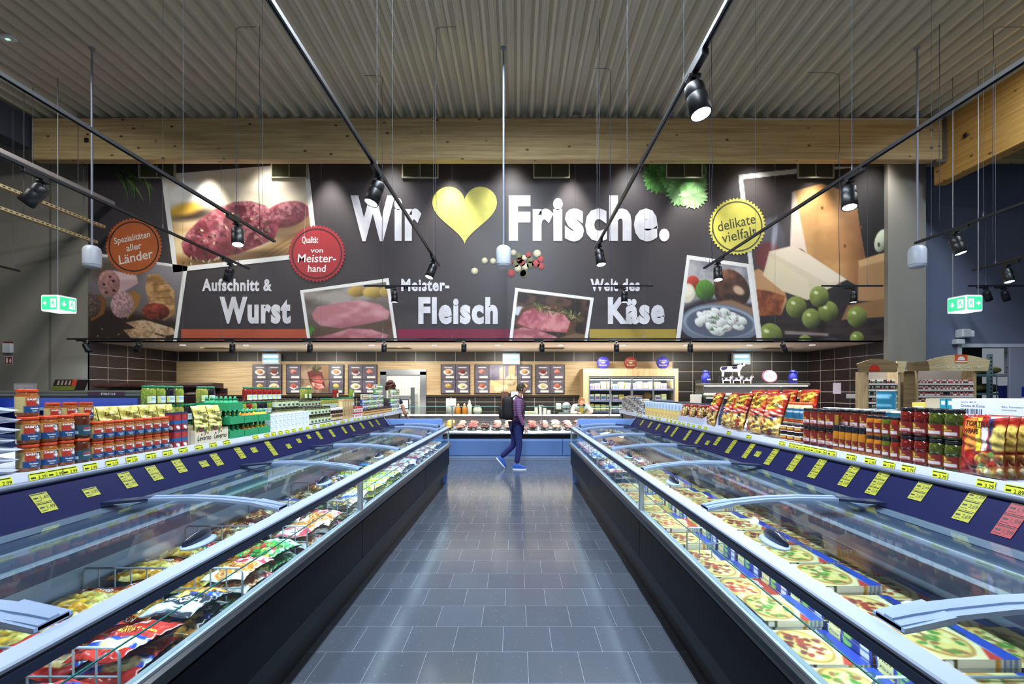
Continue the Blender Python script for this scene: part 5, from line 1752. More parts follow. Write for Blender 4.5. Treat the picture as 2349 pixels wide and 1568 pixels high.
LIDP = [(0.066, 0.944), (0.12, 0.955), (0.22, 0.970), (0.36, 0.985), (0.54, 0.993), (0.74, 0.989), (0.96, 0.968)]
JOINTS = [0.025 + 1.21 * k for k in range(7)] + [7.90]


def freezer(sg, xr, lab):
    X = lambda d: sg * (xr + d)
    P = lambda pts: [(X(d), z) for d, z in pts]
    t = thing('freezer_island', lab, 'freezer', (0, 0, 0))
    MB().prof(P([(0.10, 0.0), (0.10, 0.12), (0.9, 0.12), (0.9, 0.0)]), Y0F, Y1F - 0.05).obj('plinth', M_FDARK, t)
    MB().prof(P([(0.10, 0.12), (0.03, 0.19), (0.015, 0.295), (0.9, 0.295), (0.9, 0.12)]), Y0F, Y1F).obj('lower_trim', M_FGREY, t)
    for a, b in ((Y0F, 1.07), (1.08, 3.49), (3.50, 5.91), (5.92, 7.60), (7.605, Y1F)):
        MB().prof(P([(0.002, 0.312), (0.0, 0.33), (0.0, 0.585), (0.06, 0.60), (0.06, 0.312)]), a, b).obj('front_panel', M_FPANEL, t)
    MB().prof(P([(-0.004, 0.598), (-0.018, 0.61), (-0.022, 0.63), (-0.016, 0.65), (0.0, 0.66), (0.03, 0.66), (0.03, 0.598)]), Y0F, Y1F + 0.10, smooth=False).obj('bumper', M_BUMPER, t)
    MB().prof(P([(-0.002, 0.661), (-0.002, 0.672), (0.03, 0.676), (0.03, 0.661)]), Y0F, Y1F).obj('glass_channel', M_ALU, t)
    for a, b in ((Y0F, 1.645), (1.655, 3.46), (3.53, 5.60), (5.61, Y1F)):
        g = MB().box(*sorted((X(0.008), X(0.014))), a, b, 0.676, 0.888).obj('front_glass', M_FRONTGLASS, t)
        MB().box(*sorted((X(0.02), X(0.026))), a, b, 0.802, 0.8055).obj('glass_edge', mat('glass_edge_cyan', '#3a9494', 0.2), g)
    for y in (3.495, Y1F - 0.012):
        MB().box(*sorted((X(0.0), X(0.03))), y - 0.022 if y < 5 else y - 0.008, y + 0.022 if y < 5 else y + 0.008, 0.66, 0.89).obj('glass_post', M_ALU, t)
    MB().box(*sorted((X(0.0), X(0.045))), Y0F, Y1F, 0.888, 0.914).obj('rail_lower', M_RAILLOW, t)
    MB().box(*sorted((X(0.004), X(0.045))), Y0F, Y1F, 0.914, 0.923).obj('rail_gasket', M_FDARK, t)
    MB().prof(P([(0.002, 0.923), (0.0, 0.932), (0.004, 0.938), (0.062, 0.943), (0.068, 0.938), (0.068, 0.923)]), Y0F, Y1F + 0.02).obj('rail_top', M_RAILTOP, t)
    mb = MB()
    lp = [(0.03, 0.66), (0.05, 0.60), (0.055, 0.44), (0.80, 0.44), (0.805, 0.845)]
    mb.prof(P(lp), Y0F, Y1F - 0.02, 0, closed=False)
    mb.obj('liner', M_LINER, t)
    MB().prof(P([(0.64, 0.84), (0.64, 0.908), (0.655, 0.915), (0.80, 0.924), (0.804, 0.931), (0.90, 0.938), (0.94, 0.941), (0.985, 0.956), (1.0, 0.956), (1.0, 0.84)]), Y0F, Y1F - 0.02).obj('rear_flange', M_FLANGE, t)
    MB().box(*sorted((X(0.634), X(0.6395))), Y0F, Y1F - 0.02, 0.838, 0.906).obj('flange_face', M_LIDFRAMED, t)
    MB().prof(P([(0.636, 0.906), (0.638, 0.914), (0.652, 0.918), (0.654, 0.9155)]), Y0F, Y1F - 0.02).prof(P([(0.798, 0.9245), (0.800, 0.931), (0.806, 0.934), (0.808, 0.932)]), Y0F, Y1F - 0.02).obj('edge_strip', M_ALU, t)
    MB().prof(P([(0.925, 0.9415), (0.975, 0.9545), (0.973, 0.9575), (0.923, 0.9445)]), Y0F, Y1F - 0.02).obj('light_strip', M_ALU, t)
    MB().box(*sorted((X(0.046), X(0.056))), Y0F, Y1F - 0.05, 0.875, 0.887).obj('led_strip', M_LEDC, t)
    c = MB().prof(P([(0.99, 0.957), (1.105, 1.118), (1.16, 1.118), (1.16, 0.957)]), Y0F, Y1F - 0.06).obj('console', M_CONSOLE, t)
    MB().prof(P([(1.100, 1.112), (1.088, 1.124), (1.095, 1.14), (1.108, 1.142), (1.118, 1.112)]), Y0F, Y1F - 0.04, smooth=True).obj('console_bar', M_CONSOLEBAR, t)
    MB().prof(P([(0.985, 0.95), (1.10, 1.119), (1.16, 1.119), (1.16, 0.95)]), Y1F - 0.06, Y1F - 0.03).obj('console_end', M_ALU, t)
    MB().box(*sorted((X(1.16), X(2.2))), Y0F, Y1F + 1.2, 0.0, 1.14).obj('carcass', M_SHELFD, t)
    MB().box(*sorted((X(0.115), X(1.16))), Y1F - 0.018, Y1F + 0.02, 0.70, 1.085, 0, 0.006).box(*sorted((X(0.03), X(1.16))), Y1F - 0.018, Y1F + 0.02, 0.0, 0.66).obj('end_panel', M_ENDBLUE, t)
    MB().box(*sorted((X(0.006), X(0.113))), Y1F + 0.0, Y1F + 0.006, 0.676, 0.888).obj('end_glass', M_FRONTGLASS, t)
    # sliding lids: curved glass between light frames
    for k in range(7):
        a, b = JOINTS[k] + 0.04, JOINTS[k + 1] - 0.04
        ld = thing('lid')
        ld.parent = t
        MB().prof(P(LIDP) + P([(d, z + 0.004) for d, z in LIDP][::-1]), a, b, smooth=False).obj('lid_glass', M_LIDGLASS, ld)
        ym = (a + b) / 2 + 0.02
        MB().ball((X(0.115), ym, 0.973), 1, 16, 0, (0.020, 0.085, 0.036), (0, -sg * 0.3, 0)).obj('handle', mat('handle_navy', '#1a2236', 0.3), ld)
        MB().ball((X(0.108), ym, 0.960), 1, 14, 0, (0.036, 0.10, 0.008), (0, -sg * 0.2, 0)).obj('handle_base', mat('handle_base_blue', '#8fa6cc', 0.35), ld)
    for k, y in enumerate(JOINTS[1:]):
        mb = MB()
        lo = [p for p in LIDP if p[0] <= 0.74]
        mb.prof(P([(d, z + 0.004) for d, z in lo]) + P([(d, z + 0.018) for d, z in lo][::-1]), y - 0.042, y + 0.042)
        mb.prof(P([(0.066, 0.944), (0.066, 0.958), (0.20, 0.988), (0.20, 0.970)]), y - 0.052, y + 0.052)
        mb.prof(P([(d, z + 0.018) for d, z in lo]) + P([(d, z + 0.024) for d, z in lo][::-1]), y - 0.014, y + 0.014)
        mb.obj('lid_bar', M_LIDFRAME, t)
        MB().prof(P([(0.74, 0.993), (0.985, 0.971), (0.985, 0.985), (0.74, 1.006)]), y - 0.04, y + 0.04).obj('lid_bar_end', M_LIDFRAMED, t)
    for y in (0.3, 3.2, 6.2):
        l = bpy.data.lights.new('freezer_light', 'AREA')
        l.shape = 'RECTANGLE'; l.size = 0.05; l.size_y = 2.9; l.energy = 8; l.color = (0.84, 0.93, 1.0)
        o = bpy.data.objects.new('freezer_light', l)
        o.location = (X(0.075), y + (0.6 if y > 5 else 0.5), 0.868)
        o.rotation_euler = (0, -sg * 0.75, 0)
        COL.objects.link(o)
    return t, c


FRL, CONL = freezer(-1, 1.155, 'long dark island freezer full of bagged frozen food with curved glass lids')
FRR, CONR = freezer(1, 0.913, 'long dark island freezer full of pizza boxes with curved glass lids')


def shelf(sg, xr, lab):
    X = lambda d: sg * (xr + d)
    t = thing('product_shelf', lab, 'shelf', (0, 0, 0))
    MB().box(*sorted((X(1.142), X(2.25))), Y0F, Y1S, 1.150, 1.176, 0, 0.002).obj('board', M_SHELFW, t)
    r = MB().prof([(X(1.124), 1.122), (X(1.136), 1.180), (X(1.141), 1.180), (X(1.141), 1.122)], Y0F, Y1S).obj('price_rail', M_SHELFW, t)
    MB().box(*sorted((X(1.14), X(2.2))), Y1F + 1.22, Y1S - 0.02, 0.0, 1.149).obj('end_support', M_SHELFD, t)
    return t, r


SHL, RAILL = shelf(-1, 1.155, 'white product shelf above the bag freezer with jars and lemon bottles')
SHR, RAILR = shelf(1, 0.913, 'white product shelf above the pizza freezer with crisps and salsa jars')


def k_label(m, price, w, h):
    def f():
        mb = MB().box(-w / 2, w / 2, -0.0015, 0, 0, h, 0)
        g = lambda a, b: (a, -0.0022, b)
        mb.box(-w * 0.46, w * 0.42, -0.0022, -0.0016, h * 0.84, h * 0.93, 1)
        mb.box(-w * 0.42, -w * 0.16, -0.0022, -0.0016, h * 0.42, h * 0.58, 1).box(-w * 0.42, -w * 0.05, -0.0022, -0.0016, h * 0.16, h * 0.21, 1)
        mb.text(price, g, -w * 0.02, w * 0.45, h * 0.30, h * 0.68, 1, 0.0)
        return mb.obj('price_label', [m, M_INKB])
    return f()


LAB = {}


def label(parent, m, price, w, h, loc, rot):
    key = (m.name, price, w)
    if key not in LAB:
        LAB[key] = k_label(m, price, w, h)
        o = LAB[key]
    else:
        o = LAB[key].copy()
        COL.objects.link(o)
    o.parent = parent
    o.location = loc
    o.rotation_euler = rot


# labels on the white rails: photo columns -> positions along the shelf
pl = [(8, '2,99'), (90, '3,29'), (130, '2,99'), (163, '2,99'), (210, '2,99'), (260, '2,29'), (305, '2,29'), (349, '2,29'), (387, '2,29'), (423, '1,39'), (459, '1,99'), (491, '1,99'), (522, '1,99'), (588, '1,99')]
pl += [(614 + 15.5 * k, '1,79') for k in range(12)] + [(745, '1,49'), (758, '0,99'), (789, '1,99'), (801, '1,99'), (815, '1,69'), (823, '1,69'), (834, '1,69'), (843, '1,69'), (852, '1,49'), (868, '1,49'), (880, '0,99')]
for px, pr in pl:
    y = 2.277 * FPX / (1186 - px)
    label(RAILL, M_YEL, pr, 0.082, 0.048, (-2.2772, y, 1.125), (-0.2, 0, PI / 2))
prr = [(2325, '2,89'), (2258, '3,29'), (2153, '2,79'), (2080, '2,79'), (2036, '1,99'), (1993, '2,39'), (1950, '1,99'), (1906, '1,99'), (1884, '1,99'), (1866, '2,39'), (1849, '2,39'), (1832, '2,39'), (1815, '1,99'), (1792, '1,99'),
       (1716, '0,99'), (1670, '0,99'), (1617, '1,29'), (1603, '1,29'), (1589, '1,29'), (1578, '1,29'), (1566, '1,29'), (1557, '1,29'), (1547, '1,29'), (1538, '1,29'), (1529, '1,29'), (1512, '0,99'), (1505, '0,99'), (1495, '0,99'), (1487, '0,99'), (1470, '0,99'), (1463, '0,99')]
for px, pr in prr:
    y = 2.035 * FPX / (px - 1186)
    label(RAILR, M_YEL, pr, 0.082, 0.048, (2.0352, y, 1.125), (-0.2, 0, -PI / 2))
# labels on the tilted consoles, in columns of one to three
CT = math.atan2(0.115, 0.161)


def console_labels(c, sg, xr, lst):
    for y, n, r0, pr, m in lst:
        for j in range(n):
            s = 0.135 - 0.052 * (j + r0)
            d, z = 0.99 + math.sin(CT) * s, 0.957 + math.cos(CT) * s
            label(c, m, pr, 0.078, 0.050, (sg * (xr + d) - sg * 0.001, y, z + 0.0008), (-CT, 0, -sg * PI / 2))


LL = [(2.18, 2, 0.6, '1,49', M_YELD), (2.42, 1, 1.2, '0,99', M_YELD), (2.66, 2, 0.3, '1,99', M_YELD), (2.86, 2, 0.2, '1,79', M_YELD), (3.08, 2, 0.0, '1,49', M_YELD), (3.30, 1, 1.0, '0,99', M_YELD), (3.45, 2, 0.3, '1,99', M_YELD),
      (3.75, 2, 0.1, '1,49', M_YELD), (3.95, 1, 0.6, '1,49', M_YELD), (4.2, 3, 0.0, '2,49', M_YELD), (4.5, 1, 1.4, '1,79', M_YELD), (4.75, 1, 0.8, '1,79', M_YELD), (5.0, 1, 0.4, '2,29', M_YELD), (5.25, 2, 0.1, '1,99', M_YELD), (5.6, 2, 0.3, '1,99', M_YELD),
      (6.0, 2, 0.2, '1,99', M_YELD), (6.3, 2, 0.2, '2,49', M_YELD), (6.7, 2, 0.1, '1,99', M_YELD), (7.1, 2, 0.2, '1,99', M_YELD), (7.45, 2, 0.1, '2,29', M_YELD)]
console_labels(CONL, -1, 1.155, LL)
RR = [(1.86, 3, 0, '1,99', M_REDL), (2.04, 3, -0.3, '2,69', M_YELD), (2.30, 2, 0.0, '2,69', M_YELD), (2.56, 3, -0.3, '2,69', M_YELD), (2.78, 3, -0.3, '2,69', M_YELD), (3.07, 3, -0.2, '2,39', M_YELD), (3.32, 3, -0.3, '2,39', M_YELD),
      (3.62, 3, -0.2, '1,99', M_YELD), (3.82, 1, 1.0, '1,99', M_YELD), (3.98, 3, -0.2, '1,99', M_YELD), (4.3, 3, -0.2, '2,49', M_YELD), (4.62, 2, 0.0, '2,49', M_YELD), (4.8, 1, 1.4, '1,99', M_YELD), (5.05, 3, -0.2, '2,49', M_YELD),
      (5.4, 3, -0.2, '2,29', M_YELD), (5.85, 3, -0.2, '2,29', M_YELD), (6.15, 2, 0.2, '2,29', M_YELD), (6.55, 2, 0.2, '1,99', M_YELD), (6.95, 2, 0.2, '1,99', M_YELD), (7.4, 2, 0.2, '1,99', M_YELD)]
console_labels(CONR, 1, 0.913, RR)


# ------------------------------------------------------------------ frozen bags (pillow packs)
def pillow(w, h, th, seed, cv, lines, matx=None, name='frozen_bag'):
    """Sealed plastic bag lying on its back: crimped ends, crumpled printed film. lines: (text, x0, x1, y0, y1, ink, bold)."""
    rs = np.random.RandomState(seed)
    p = rs.rand(8) * 6

    def surf(x, y, top=1):
        u, v = x / (w / 2), y / (h / 2)
        b = np.clip(1 - np.abs(u) ** 3, 0, 1) * np.clip(1 - np.abs(v) ** 4, 0, 1)
        lump = 1 + 0.10 * np.sin(120 * x + 60 * y + p[5]) * np.sin(90 * y - 50 * x + p[6]) + 0.24 * np.sin(34 * x + p[0] + 9 * np.sin(20 * y)) * np.sin(29 * y + p[1]) + 0.14 * np.sin(71 * x + p[2]) * np.sin(63 * y + p[3])
        z = th * 0.5 * np.power(b, 0.55) * (lump if top > 0 else 0.55)
        return top * z + th * 0.30 + 0.006 * np.sin(40 * x + p[4]) * np.clip(np.abs(v) * 2 - 1, 0, 1)
    mb = MB()

    def fn(U, V):
        x = (U - 0.5) * w * (1 - 0.10 * (1 - np.abs(2 * V - 1) ** 3) * 0.6)
        y = (0.5 - V) * h
        return x, y, surf(x, y)
    a2 = np.repeat(np.repeat(cv.a, 2, 0), 2, 1)
    nz = Cv(a2.shape[1], a2.shape[0])
    a2 = (a2 + np.roll(a2, 1, 0) + np.roll(a2, 1, 1) + np.roll(np.roll(a2, 1, 0), 1, 1)) / 4
    a2 = np.clip(a2 * (0.72 + 0.56 * nz.noise(5, seed, 3))[..., None], 0, 1)
    for k in range(9):
        r0, c0, ln = rs.randint(4, a2.shape[0] - 8), rs.randint(4, a2.shape[1] // 2), rs.randint(8, 30)
        ink_ = np.array([0.9, 0.88, 0.84]) if k % 2 else np.array([0.12, 0.1, 0.14])
        for q in range(c0, min(c0 + ln, a2.shape[1] - 4)):
            if (q * 7 + k) % 5:
                a2[r0:r0 + 2, q] = ink_ * 0.8 + a2[r0:r0 + 2, q] * 0.2
    mb.grid(fn, 76, 100, 0, a2)
    mb.grid(lambda U, V: ((0.5 - U) * w * (1 - 0.06 * (1 - np.abs(2 * V - 1) ** 3)), (0.5 - V) * h, surf((0.5 - U) * w, (0.5 - V) * h, -1)), 12, 16, 0, Cv(12, 16, cv_hex(cv)))
    inks = []
    for t, x0, x1, y0, y1, ink, b in lines:
        m = mat('ink_' + ink[1:], ink, 0.35)
        if m not in inks:
            inks.append(m)
        mi = 1 + inks.index(m)
        mb.text(t, lambda a, c: (a, c, float(surf(np.float64(a), np.float64(c))) + 0.0016), x0, x1, y0, y1, mi, b)
    return mb.obj(name, [GLOSS] + inks)


def cv_hex(cv):
    c = np.clip(cv.a.reshape(-1, 3).mean(0) * 255, 0, 255).astype(int)
    return '#%02x%02x%02x' % tuple(c)


def food(cv, x0, x1, y0, y1, cols, r, n, seed, flat=1.0):
    rs = np.random.RandomState(seed)
    for k in range(n):
        cv.blob(x0 + (x1 - x0) * rs.rand(), y0 + (y1 - y0) * rs.rand(), r * (0.7 + 0.6 * rs.rand()), r * flat * (0.6 + 0.6 * rs.rand()), cols[k % len(cols)], rs.rand() * 3, 1.0, 0.3, 0.4, 0.2, k, 4)


def bagcv(kind):
    cv = Cv(48, 64, '#ffffff')
    if kind == 'bread':
        cv.tex(cv.all(), '#a8261e', '#c63a2c', 14, 1)
        cv.fill([(0, 40), (48, 34), (48, 50), (0, 56)], '#2a3fa8', 1.5)
        cv.fill([(0, 44), (48, 38), (48, 44), (0, 50)], '#e6e8f0', 1.5)
        cv.fill_ell(30, 47, 13, 8, '#dcb878', -0.2, 2)
        cv.fill_ell(30, 46, 10, 5, '#f0dcae', -0.2, 2)
        cv.fill([(4, 6), (20, 4), (22, 10), (6, 12)], '#e8dfe0', 1)
    elif kind == 'potato':
        cv.tex(cv.all(), '#d8c25a', '#e8d98c', 12, 2)
        cv.fill([(0, 0), (48, 0), (48, 14), (0, 20)], '#7c2018', 2)
        cv.fill([(0, 18), (48, 11), (48, 16), (0, 24)], '#e07a2c', 1.2)
        food(cv, 2, 46, 28, 62, ['#d9a636', '#e8c060', '#c98a24'], 7, 34, 3, 0.7)
    elif kind == 'kebab':
        cv.tex(cv.all(), '#1f5a2e', '#2c7a3e', 12, 3)
        cv.fill([(0, 22), (48, 14), (48, 30), (0, 38)], '#a82a1e', 1.5)
        food(cv, 2, 46, 40, 63, ['#e0b84a', '#d09a34', '#f0d070'], 6, 30, 5, 0.8)
        cv.fill([(0, 0), (48, 0), (48, 5), (0, 8)], '#d8c030', 1)
    elif kind == 'wedges':
        cv.tex(cv.all(), '#26262e', '#3a3a44', 10, 4)
        cv.fill([(0, 6), (48, 0), (48, 12), (0, 20)], '#d9dde8', 2)
        cv.fill([(0, 40), (48, 32), (48, 40), (0, 48)], '#2f4fb0', 1.5)
        food(cv, 4, 44, 46, 62, ['#c88a3c', '#a86a2a', '#e0a850'], 6, 22, 6, 0.5)
        cv.fill_ell(34, 36, 7, 7, '#e6c86a', 0, 1)
    elif kind == 'rings':
        cv.tex(cv.all(), '#e6dcd4', '#f2ece6', 12, 5)
        cv.fill([(0, 0), (48, 0), (48, 20), (0, 26)], '#c9404a', 2)
        cv.fill([(10, 2), (44, 2), (40, 16), (12, 20)], '#f2eeee', 2)
        for k in range(7):
            x, y = 8 + 6 * k % 40, 30 + (k * 13) % 32
            cv.fill_ell(x, y, 9, 7, '#c9782c', 0.3, 1)
            cv.fill_ell(x, y, 5, 3.5, '#e8c890', 0.3, 1)
            cv.fill_ell(x, y, 3, 2, '#a85a20', 0.3, 1)
    elif kind == 'veg':
        cv.tex(cv.all(), '#2c8a44', '#46a85a', 12, 6)
        cv.fill([(0, 8), (48, 4), (48, 16), (0, 22)], '#e6f0e2', 1.5)
        food(cv, 2, 46, 28, 62, ['#5aa040', '#c9402c', '#e0d060', '#3a7a2c'], 5, 44, 7)
    elif kind == 'fries':
        cv.tex(cv.all(), '#3f8ad0', '#6aaee6', 14, 7)
        cv.fill([(0, 24), (48, 16), (48, 26), (0, 34)], '#c83228', 1.5)
        for k in range(26):
            x, y = 4 + (k * 17) % 42, 34 + (k * 7) % 28
            cv.fill_ell(x, y, 9, 1.8, ['#e8cc50', '#d8b03a', '#f0e080'][k % 3], 0.4 + 0.5 * (k % 3), 1)
    elif kind == 'grill':
        cv.tex(cv.all(), '#5a4a40', '#7a6a58', 10, 8)
        cv.fill([(0, 0), (48, 0), (48, 18), (0, 14)], '#2a2420', 1.5)
        food(cv, 2, 46, 20, 62, ['#8a5a34', '#c89a5a', '#6a4a30', '#a8b07a'], 6, 40, 9)
    elif kind == 'yellow':
        cv.tex(cv.all(), '#d8d830', '#e8ea70', 14, 9)
        cv.fill_ell(24, 40, 18, 14, '#e6e8b0', 0, 5)
        cv.fill([(0, 0), (48, 0), (48, 10), (0, 14)], '#bfe6c8', 3)
        food(cv, 8, 40, 44, 62, ['#c8d040', '#a8b828'], 5, 14, 3)
    elif kind == 'pink':
        cv.tex(cv.all(), '#d8b8b0', '#ece0da', 8, 10)
        food(cv, 2, 46, 16, 62, ['#c9806a', '#e0c8b0', '#b86a5a', '#d8d0c8'], 5, 40, 4)
        cv.fill([(0, 0), (48, 0), (48, 12), (0, 10)], '#b84a4a', 1.5)
    elif kind == 'bluewhite':
        cv.tex(cv.all(), '#c9d6e6', '#e6ecf2', 10, 11)
        cv.fill([(0, 10), (48, 4), (48, 20), (0, 26)], '#3a5ab0', 1.5)
        food(cv, 4, 44, 32, 62, ['#d8c8a0', '#b8c8d8', '#e8e0c8'], 6, 26, 5)
    return cv


BAGS = {}
for kd, words_, nm in (('bread', [('Baguette', -0.08, 0.08, 0.02, 0.055, '#e8c84a', 0.01)], 'red bag of baguettes with a blue band'), ('potato', [('Kroketten', -0.07, 0.07, 0.075, 0.105, '#f2ece0', 0.01)], 'yellow bag of potato croquettes'),
                       ('kebab', [('KEBAB', -0.07, 0.07, 0.0, 0.045, '#f4f2ea', 0.03)], 'green and red kebab bag'), ('wedges', [('WEDGES', -0.08, 0.08, 0.02, 0.06, '#eef0f6', 0.03)], 'black and white bag of potato wedges'),
                       ('rings', [('Onion', -0.05, 0.05, 0.07, 0.10, '#c02c38', 0.02)], 'white and red bag of onion rings'), ('veg', [('Gemüse', -0.07, 0.07, 0.07, 0.10, '#1f6a34', 0.01)], 'green bag of mixed vegetables'),
                       ('fries', [('Pommes', -0.08, 0.08, 0.04, 0.08, '#f4f4e0', 0.03)], 'blue bag of french fries'), ('grill', [('Grill', -0.06, 0.06, 0.08, 0.115, '#e0b040', 0.02)], 'brown bag of grilled food'),
                       ('yellow', [], 'bright yellow plastic bag'), ('pink', [], 'pinkish bag of frozen pieces'), ('bluewhite', [('Fisch', -0.06, 0.06, 0.03, 0.07, '#f2f4fa', 0.02)], 'blue and white frozen bag')):
    BAGS[kd] = (Kind(lambda kd=kd, w_=words_: pillow(0.215, 0.295, 0.058, len(kd) * 7 + ord(kd[0]), bagcv(kd), w_)), nm)


# wire dividers standing across the bag freezer
def k_div():
    t = thing('wire_divider')
    r = 0.0035
    MB().tube([(0.0, 0, 0.0), (0.0, 0, 0.30), (0.012, 0, 0.32), (0.70, 0, 0.32), (0.715, 0, 0.30), (0.715, 0, 0.0)], 0.0045, 6).obj('frame_wire', M_ALU, t)
    mb = MB()
    for k in range(1, 10):
        mb.cyl((0.0715 * k, 0, 0.0), (0.0715 * k, 0, 0.32), r, 5)
    for z in (0.03, 0.13, 0.23):
        mb.cyl((0.0, 0, z), (0.715, 0, z), r, 5)
    mb.obj('mesh_wire', M_ALU, t)
    return t


DIV = Kind(k_div)
DY = [0.80 + 0.65 * k for k in range(11)]
for k, y in enumerate(DY):
    DIV.place((-1.155 - 0.792, y, 0.445), 0, 'wire divider across the bag freezer, %s from the near end' % ORD[k + 1], 'wire divider', 'wire dividers in the bag freezer')
for k, y in enumerate((1.30, 2.72, 4.72, 6.2)):
    DIV.place((0.913 + 0.075, y, 0.445), 0, 'wire divider across the pizza freezer, %s from the near end' % ORD[k + 1], 'wire divider', 'wire dividers in the pizza freezer')

BF = [('potato', 'yellow'), ('bread', 'bread'), ('bread', 'wedges'), ('rings', 'veg'), ('rings', 'grill'), ('grill', 'bluewhite'), ('yellow', 'yellow'), ('yellow', 'pink'), ('pink', 'bluewhite'), ('pink', 'bluewhite'), ('bluewhite', 'pink'), ('rings', 'grill')]
BM = [('potato', 'potato'), ('bread', 'bread'), ('bread', 'potato'), ('potato', 'kebab'), ('grill', 'pink'), ('bluewhite', 'grill'), ('potato', 'wedges'), ('yellow', 'grill'), ('bread', 'fries'), ('grill', 'potato'), ('bluewhite', 'pink'), ('rings', 'grill')]
rs = np.random.RandomState(31)
edges = [0.15] + DY + [7.90]
ROWN = ['along the front glass', 'in the middle row', 'at the rear wall']
LAYN = ['bottom layer', 'second layer', 'third layer', 'top layer']
for b in range(len(edges) - 1):
    y0, y1 = edges[b] + 0.02, edges[b + 1] - 0.02
    if y1 - y0 < 0.3:
        continue
    for row in range(3):
        nl = (4, 2, 2)[row]
        for ly in range(4 - nl, 4):
            for j in range(2):
                y = y0 + (y1 - y0) * (0.26 + 0.48 * j)
                d = 0.19 + 0.22 * row + 0.008 * rs.rand()
                z = 0.465 + 0.066 * ly + 0.018 * (row == 1) + 0.012 * rs.rand()
                kd = (BF if row == 0 else BM)[b][j if rs.rand() < 0.8 else 1 - j]
                if b == 1 and row == 0 and ly == 2 and j == 1:
                    kd = 'yellow'
                kk, nm = BAGS[kd]
                rz = -PI / 2 + (rs.rand() - 0.5) * 0.36 + (PI if rs.rand() < 0.3 else 0)
                if (y1 - y0) > 0.5 or True:
                    rz += PI / 2
                lab_ = '%s, %s bin, %s %s, %s half' % (nm, ORD[b + 1], ('glass-side', 'middle', 'rear')[row], LAYN[ly], ('near', 'far')[j])
                kk.place((-1.155 - d, y, z), ((rs.rand() - 0.5) * 0.16, (rs.rand() - 0.5) * 0.16, rz), lab_, 'frozen food', 'frozen bags of bin %s' % ORD[b + 1], (0.94, 0.92, 1.0))


# ------------------------------------------------------------------ pizza boxes
def pizza_top(kind):
    cv = Cv(40, 40, '#e6d49a')
    cv.tex(cv.all(), '#e2cc86', '#efe2b4', 12, kind)
    edge = ['#2a3a9c', '#b02a24', '#2f4aa8', '#c89a30'][kind]
    cv.fill([(0, 0), (40, 0), (40, 9), (0, 7)], edge, 1)
    cv.fill([(28, 9), (40, 9), (40, 16)], '#c23a2c', 1)
    cv.fill_ell(19, 26, 19, 15, '#b8843c', 0, 1)
    cv.fill_ell(19, 25.5, 17, 13, '#e0c870', 0, 1.5)
    rs = np.random.RandomState(kind + 40)
    tp = [['#a8402c', '#7a3a2c', '#e8dca0'], ['#b83a2a', '#d86a4a', '#f0e0a8'], ['#5a8a34', '#e6d890', '#9a6a3c'], ['#c88a4a', '#7a8a3c', '#a84a34']][kind]
    for k in range(44):
        a, r = rs.rand() * 6.3, rs.rand() ** 0.5
        cv.fill_ell(19 + 15 * r * math.cos(a), 25.5 + 11 * r * math.sin(a), 2.6, 1.8, tp[k % 3], rs.rand() * 3, 1)
    return cv


def side_cv(kind, face):
    cv = Cv(40, 5, ['#27348c', '#a02a28', '#27409a', '#d8b84a'][kind])
    if face == 0:
        cv.fill([(2, 0), (13, 0), (13, 5), (2, 5)], '#e8dca0', 0.6)
        cv.fill([(15, 1), (23, 2), (22, 5), (16, 5)], '#8ac060' if kind != 1 else '#e86a50', 0.6)
        cv.fill([(30, 1), (37, 1), (37, 4), (30, 4)], '#d8dcf0', 0.6)
    else:
        cv.a[:] = hx('#e2d9c4')
        cv.fill([(0, 0), (9, 0), (9, 5), (0, 5)], ['#5a3a26', '#8a2a24', '#4a4a2a', '#7a5a2a'][kind], 0.6)
        cv.fill_ell(5, 2.5, 2.2, 2.0, '#eceae6', 0, 0.6)
        cv.fill([(27, 0), (29.5, 0), (29.5, 5), (27, 5)], '#c88a2c', 0.6)
        for k in range(5):
            cv.fill([(31 + 1.6 * k, 0.4), (31.8 + 1.6 * k, 0.4), (31.8 + 1.6 * k, 4.6), (31 + 1.6 * k, 4.6)], '#6a7a90', 0.5)
    return cv


PW, PD, PH = 0.234, 0.234, 0.0265


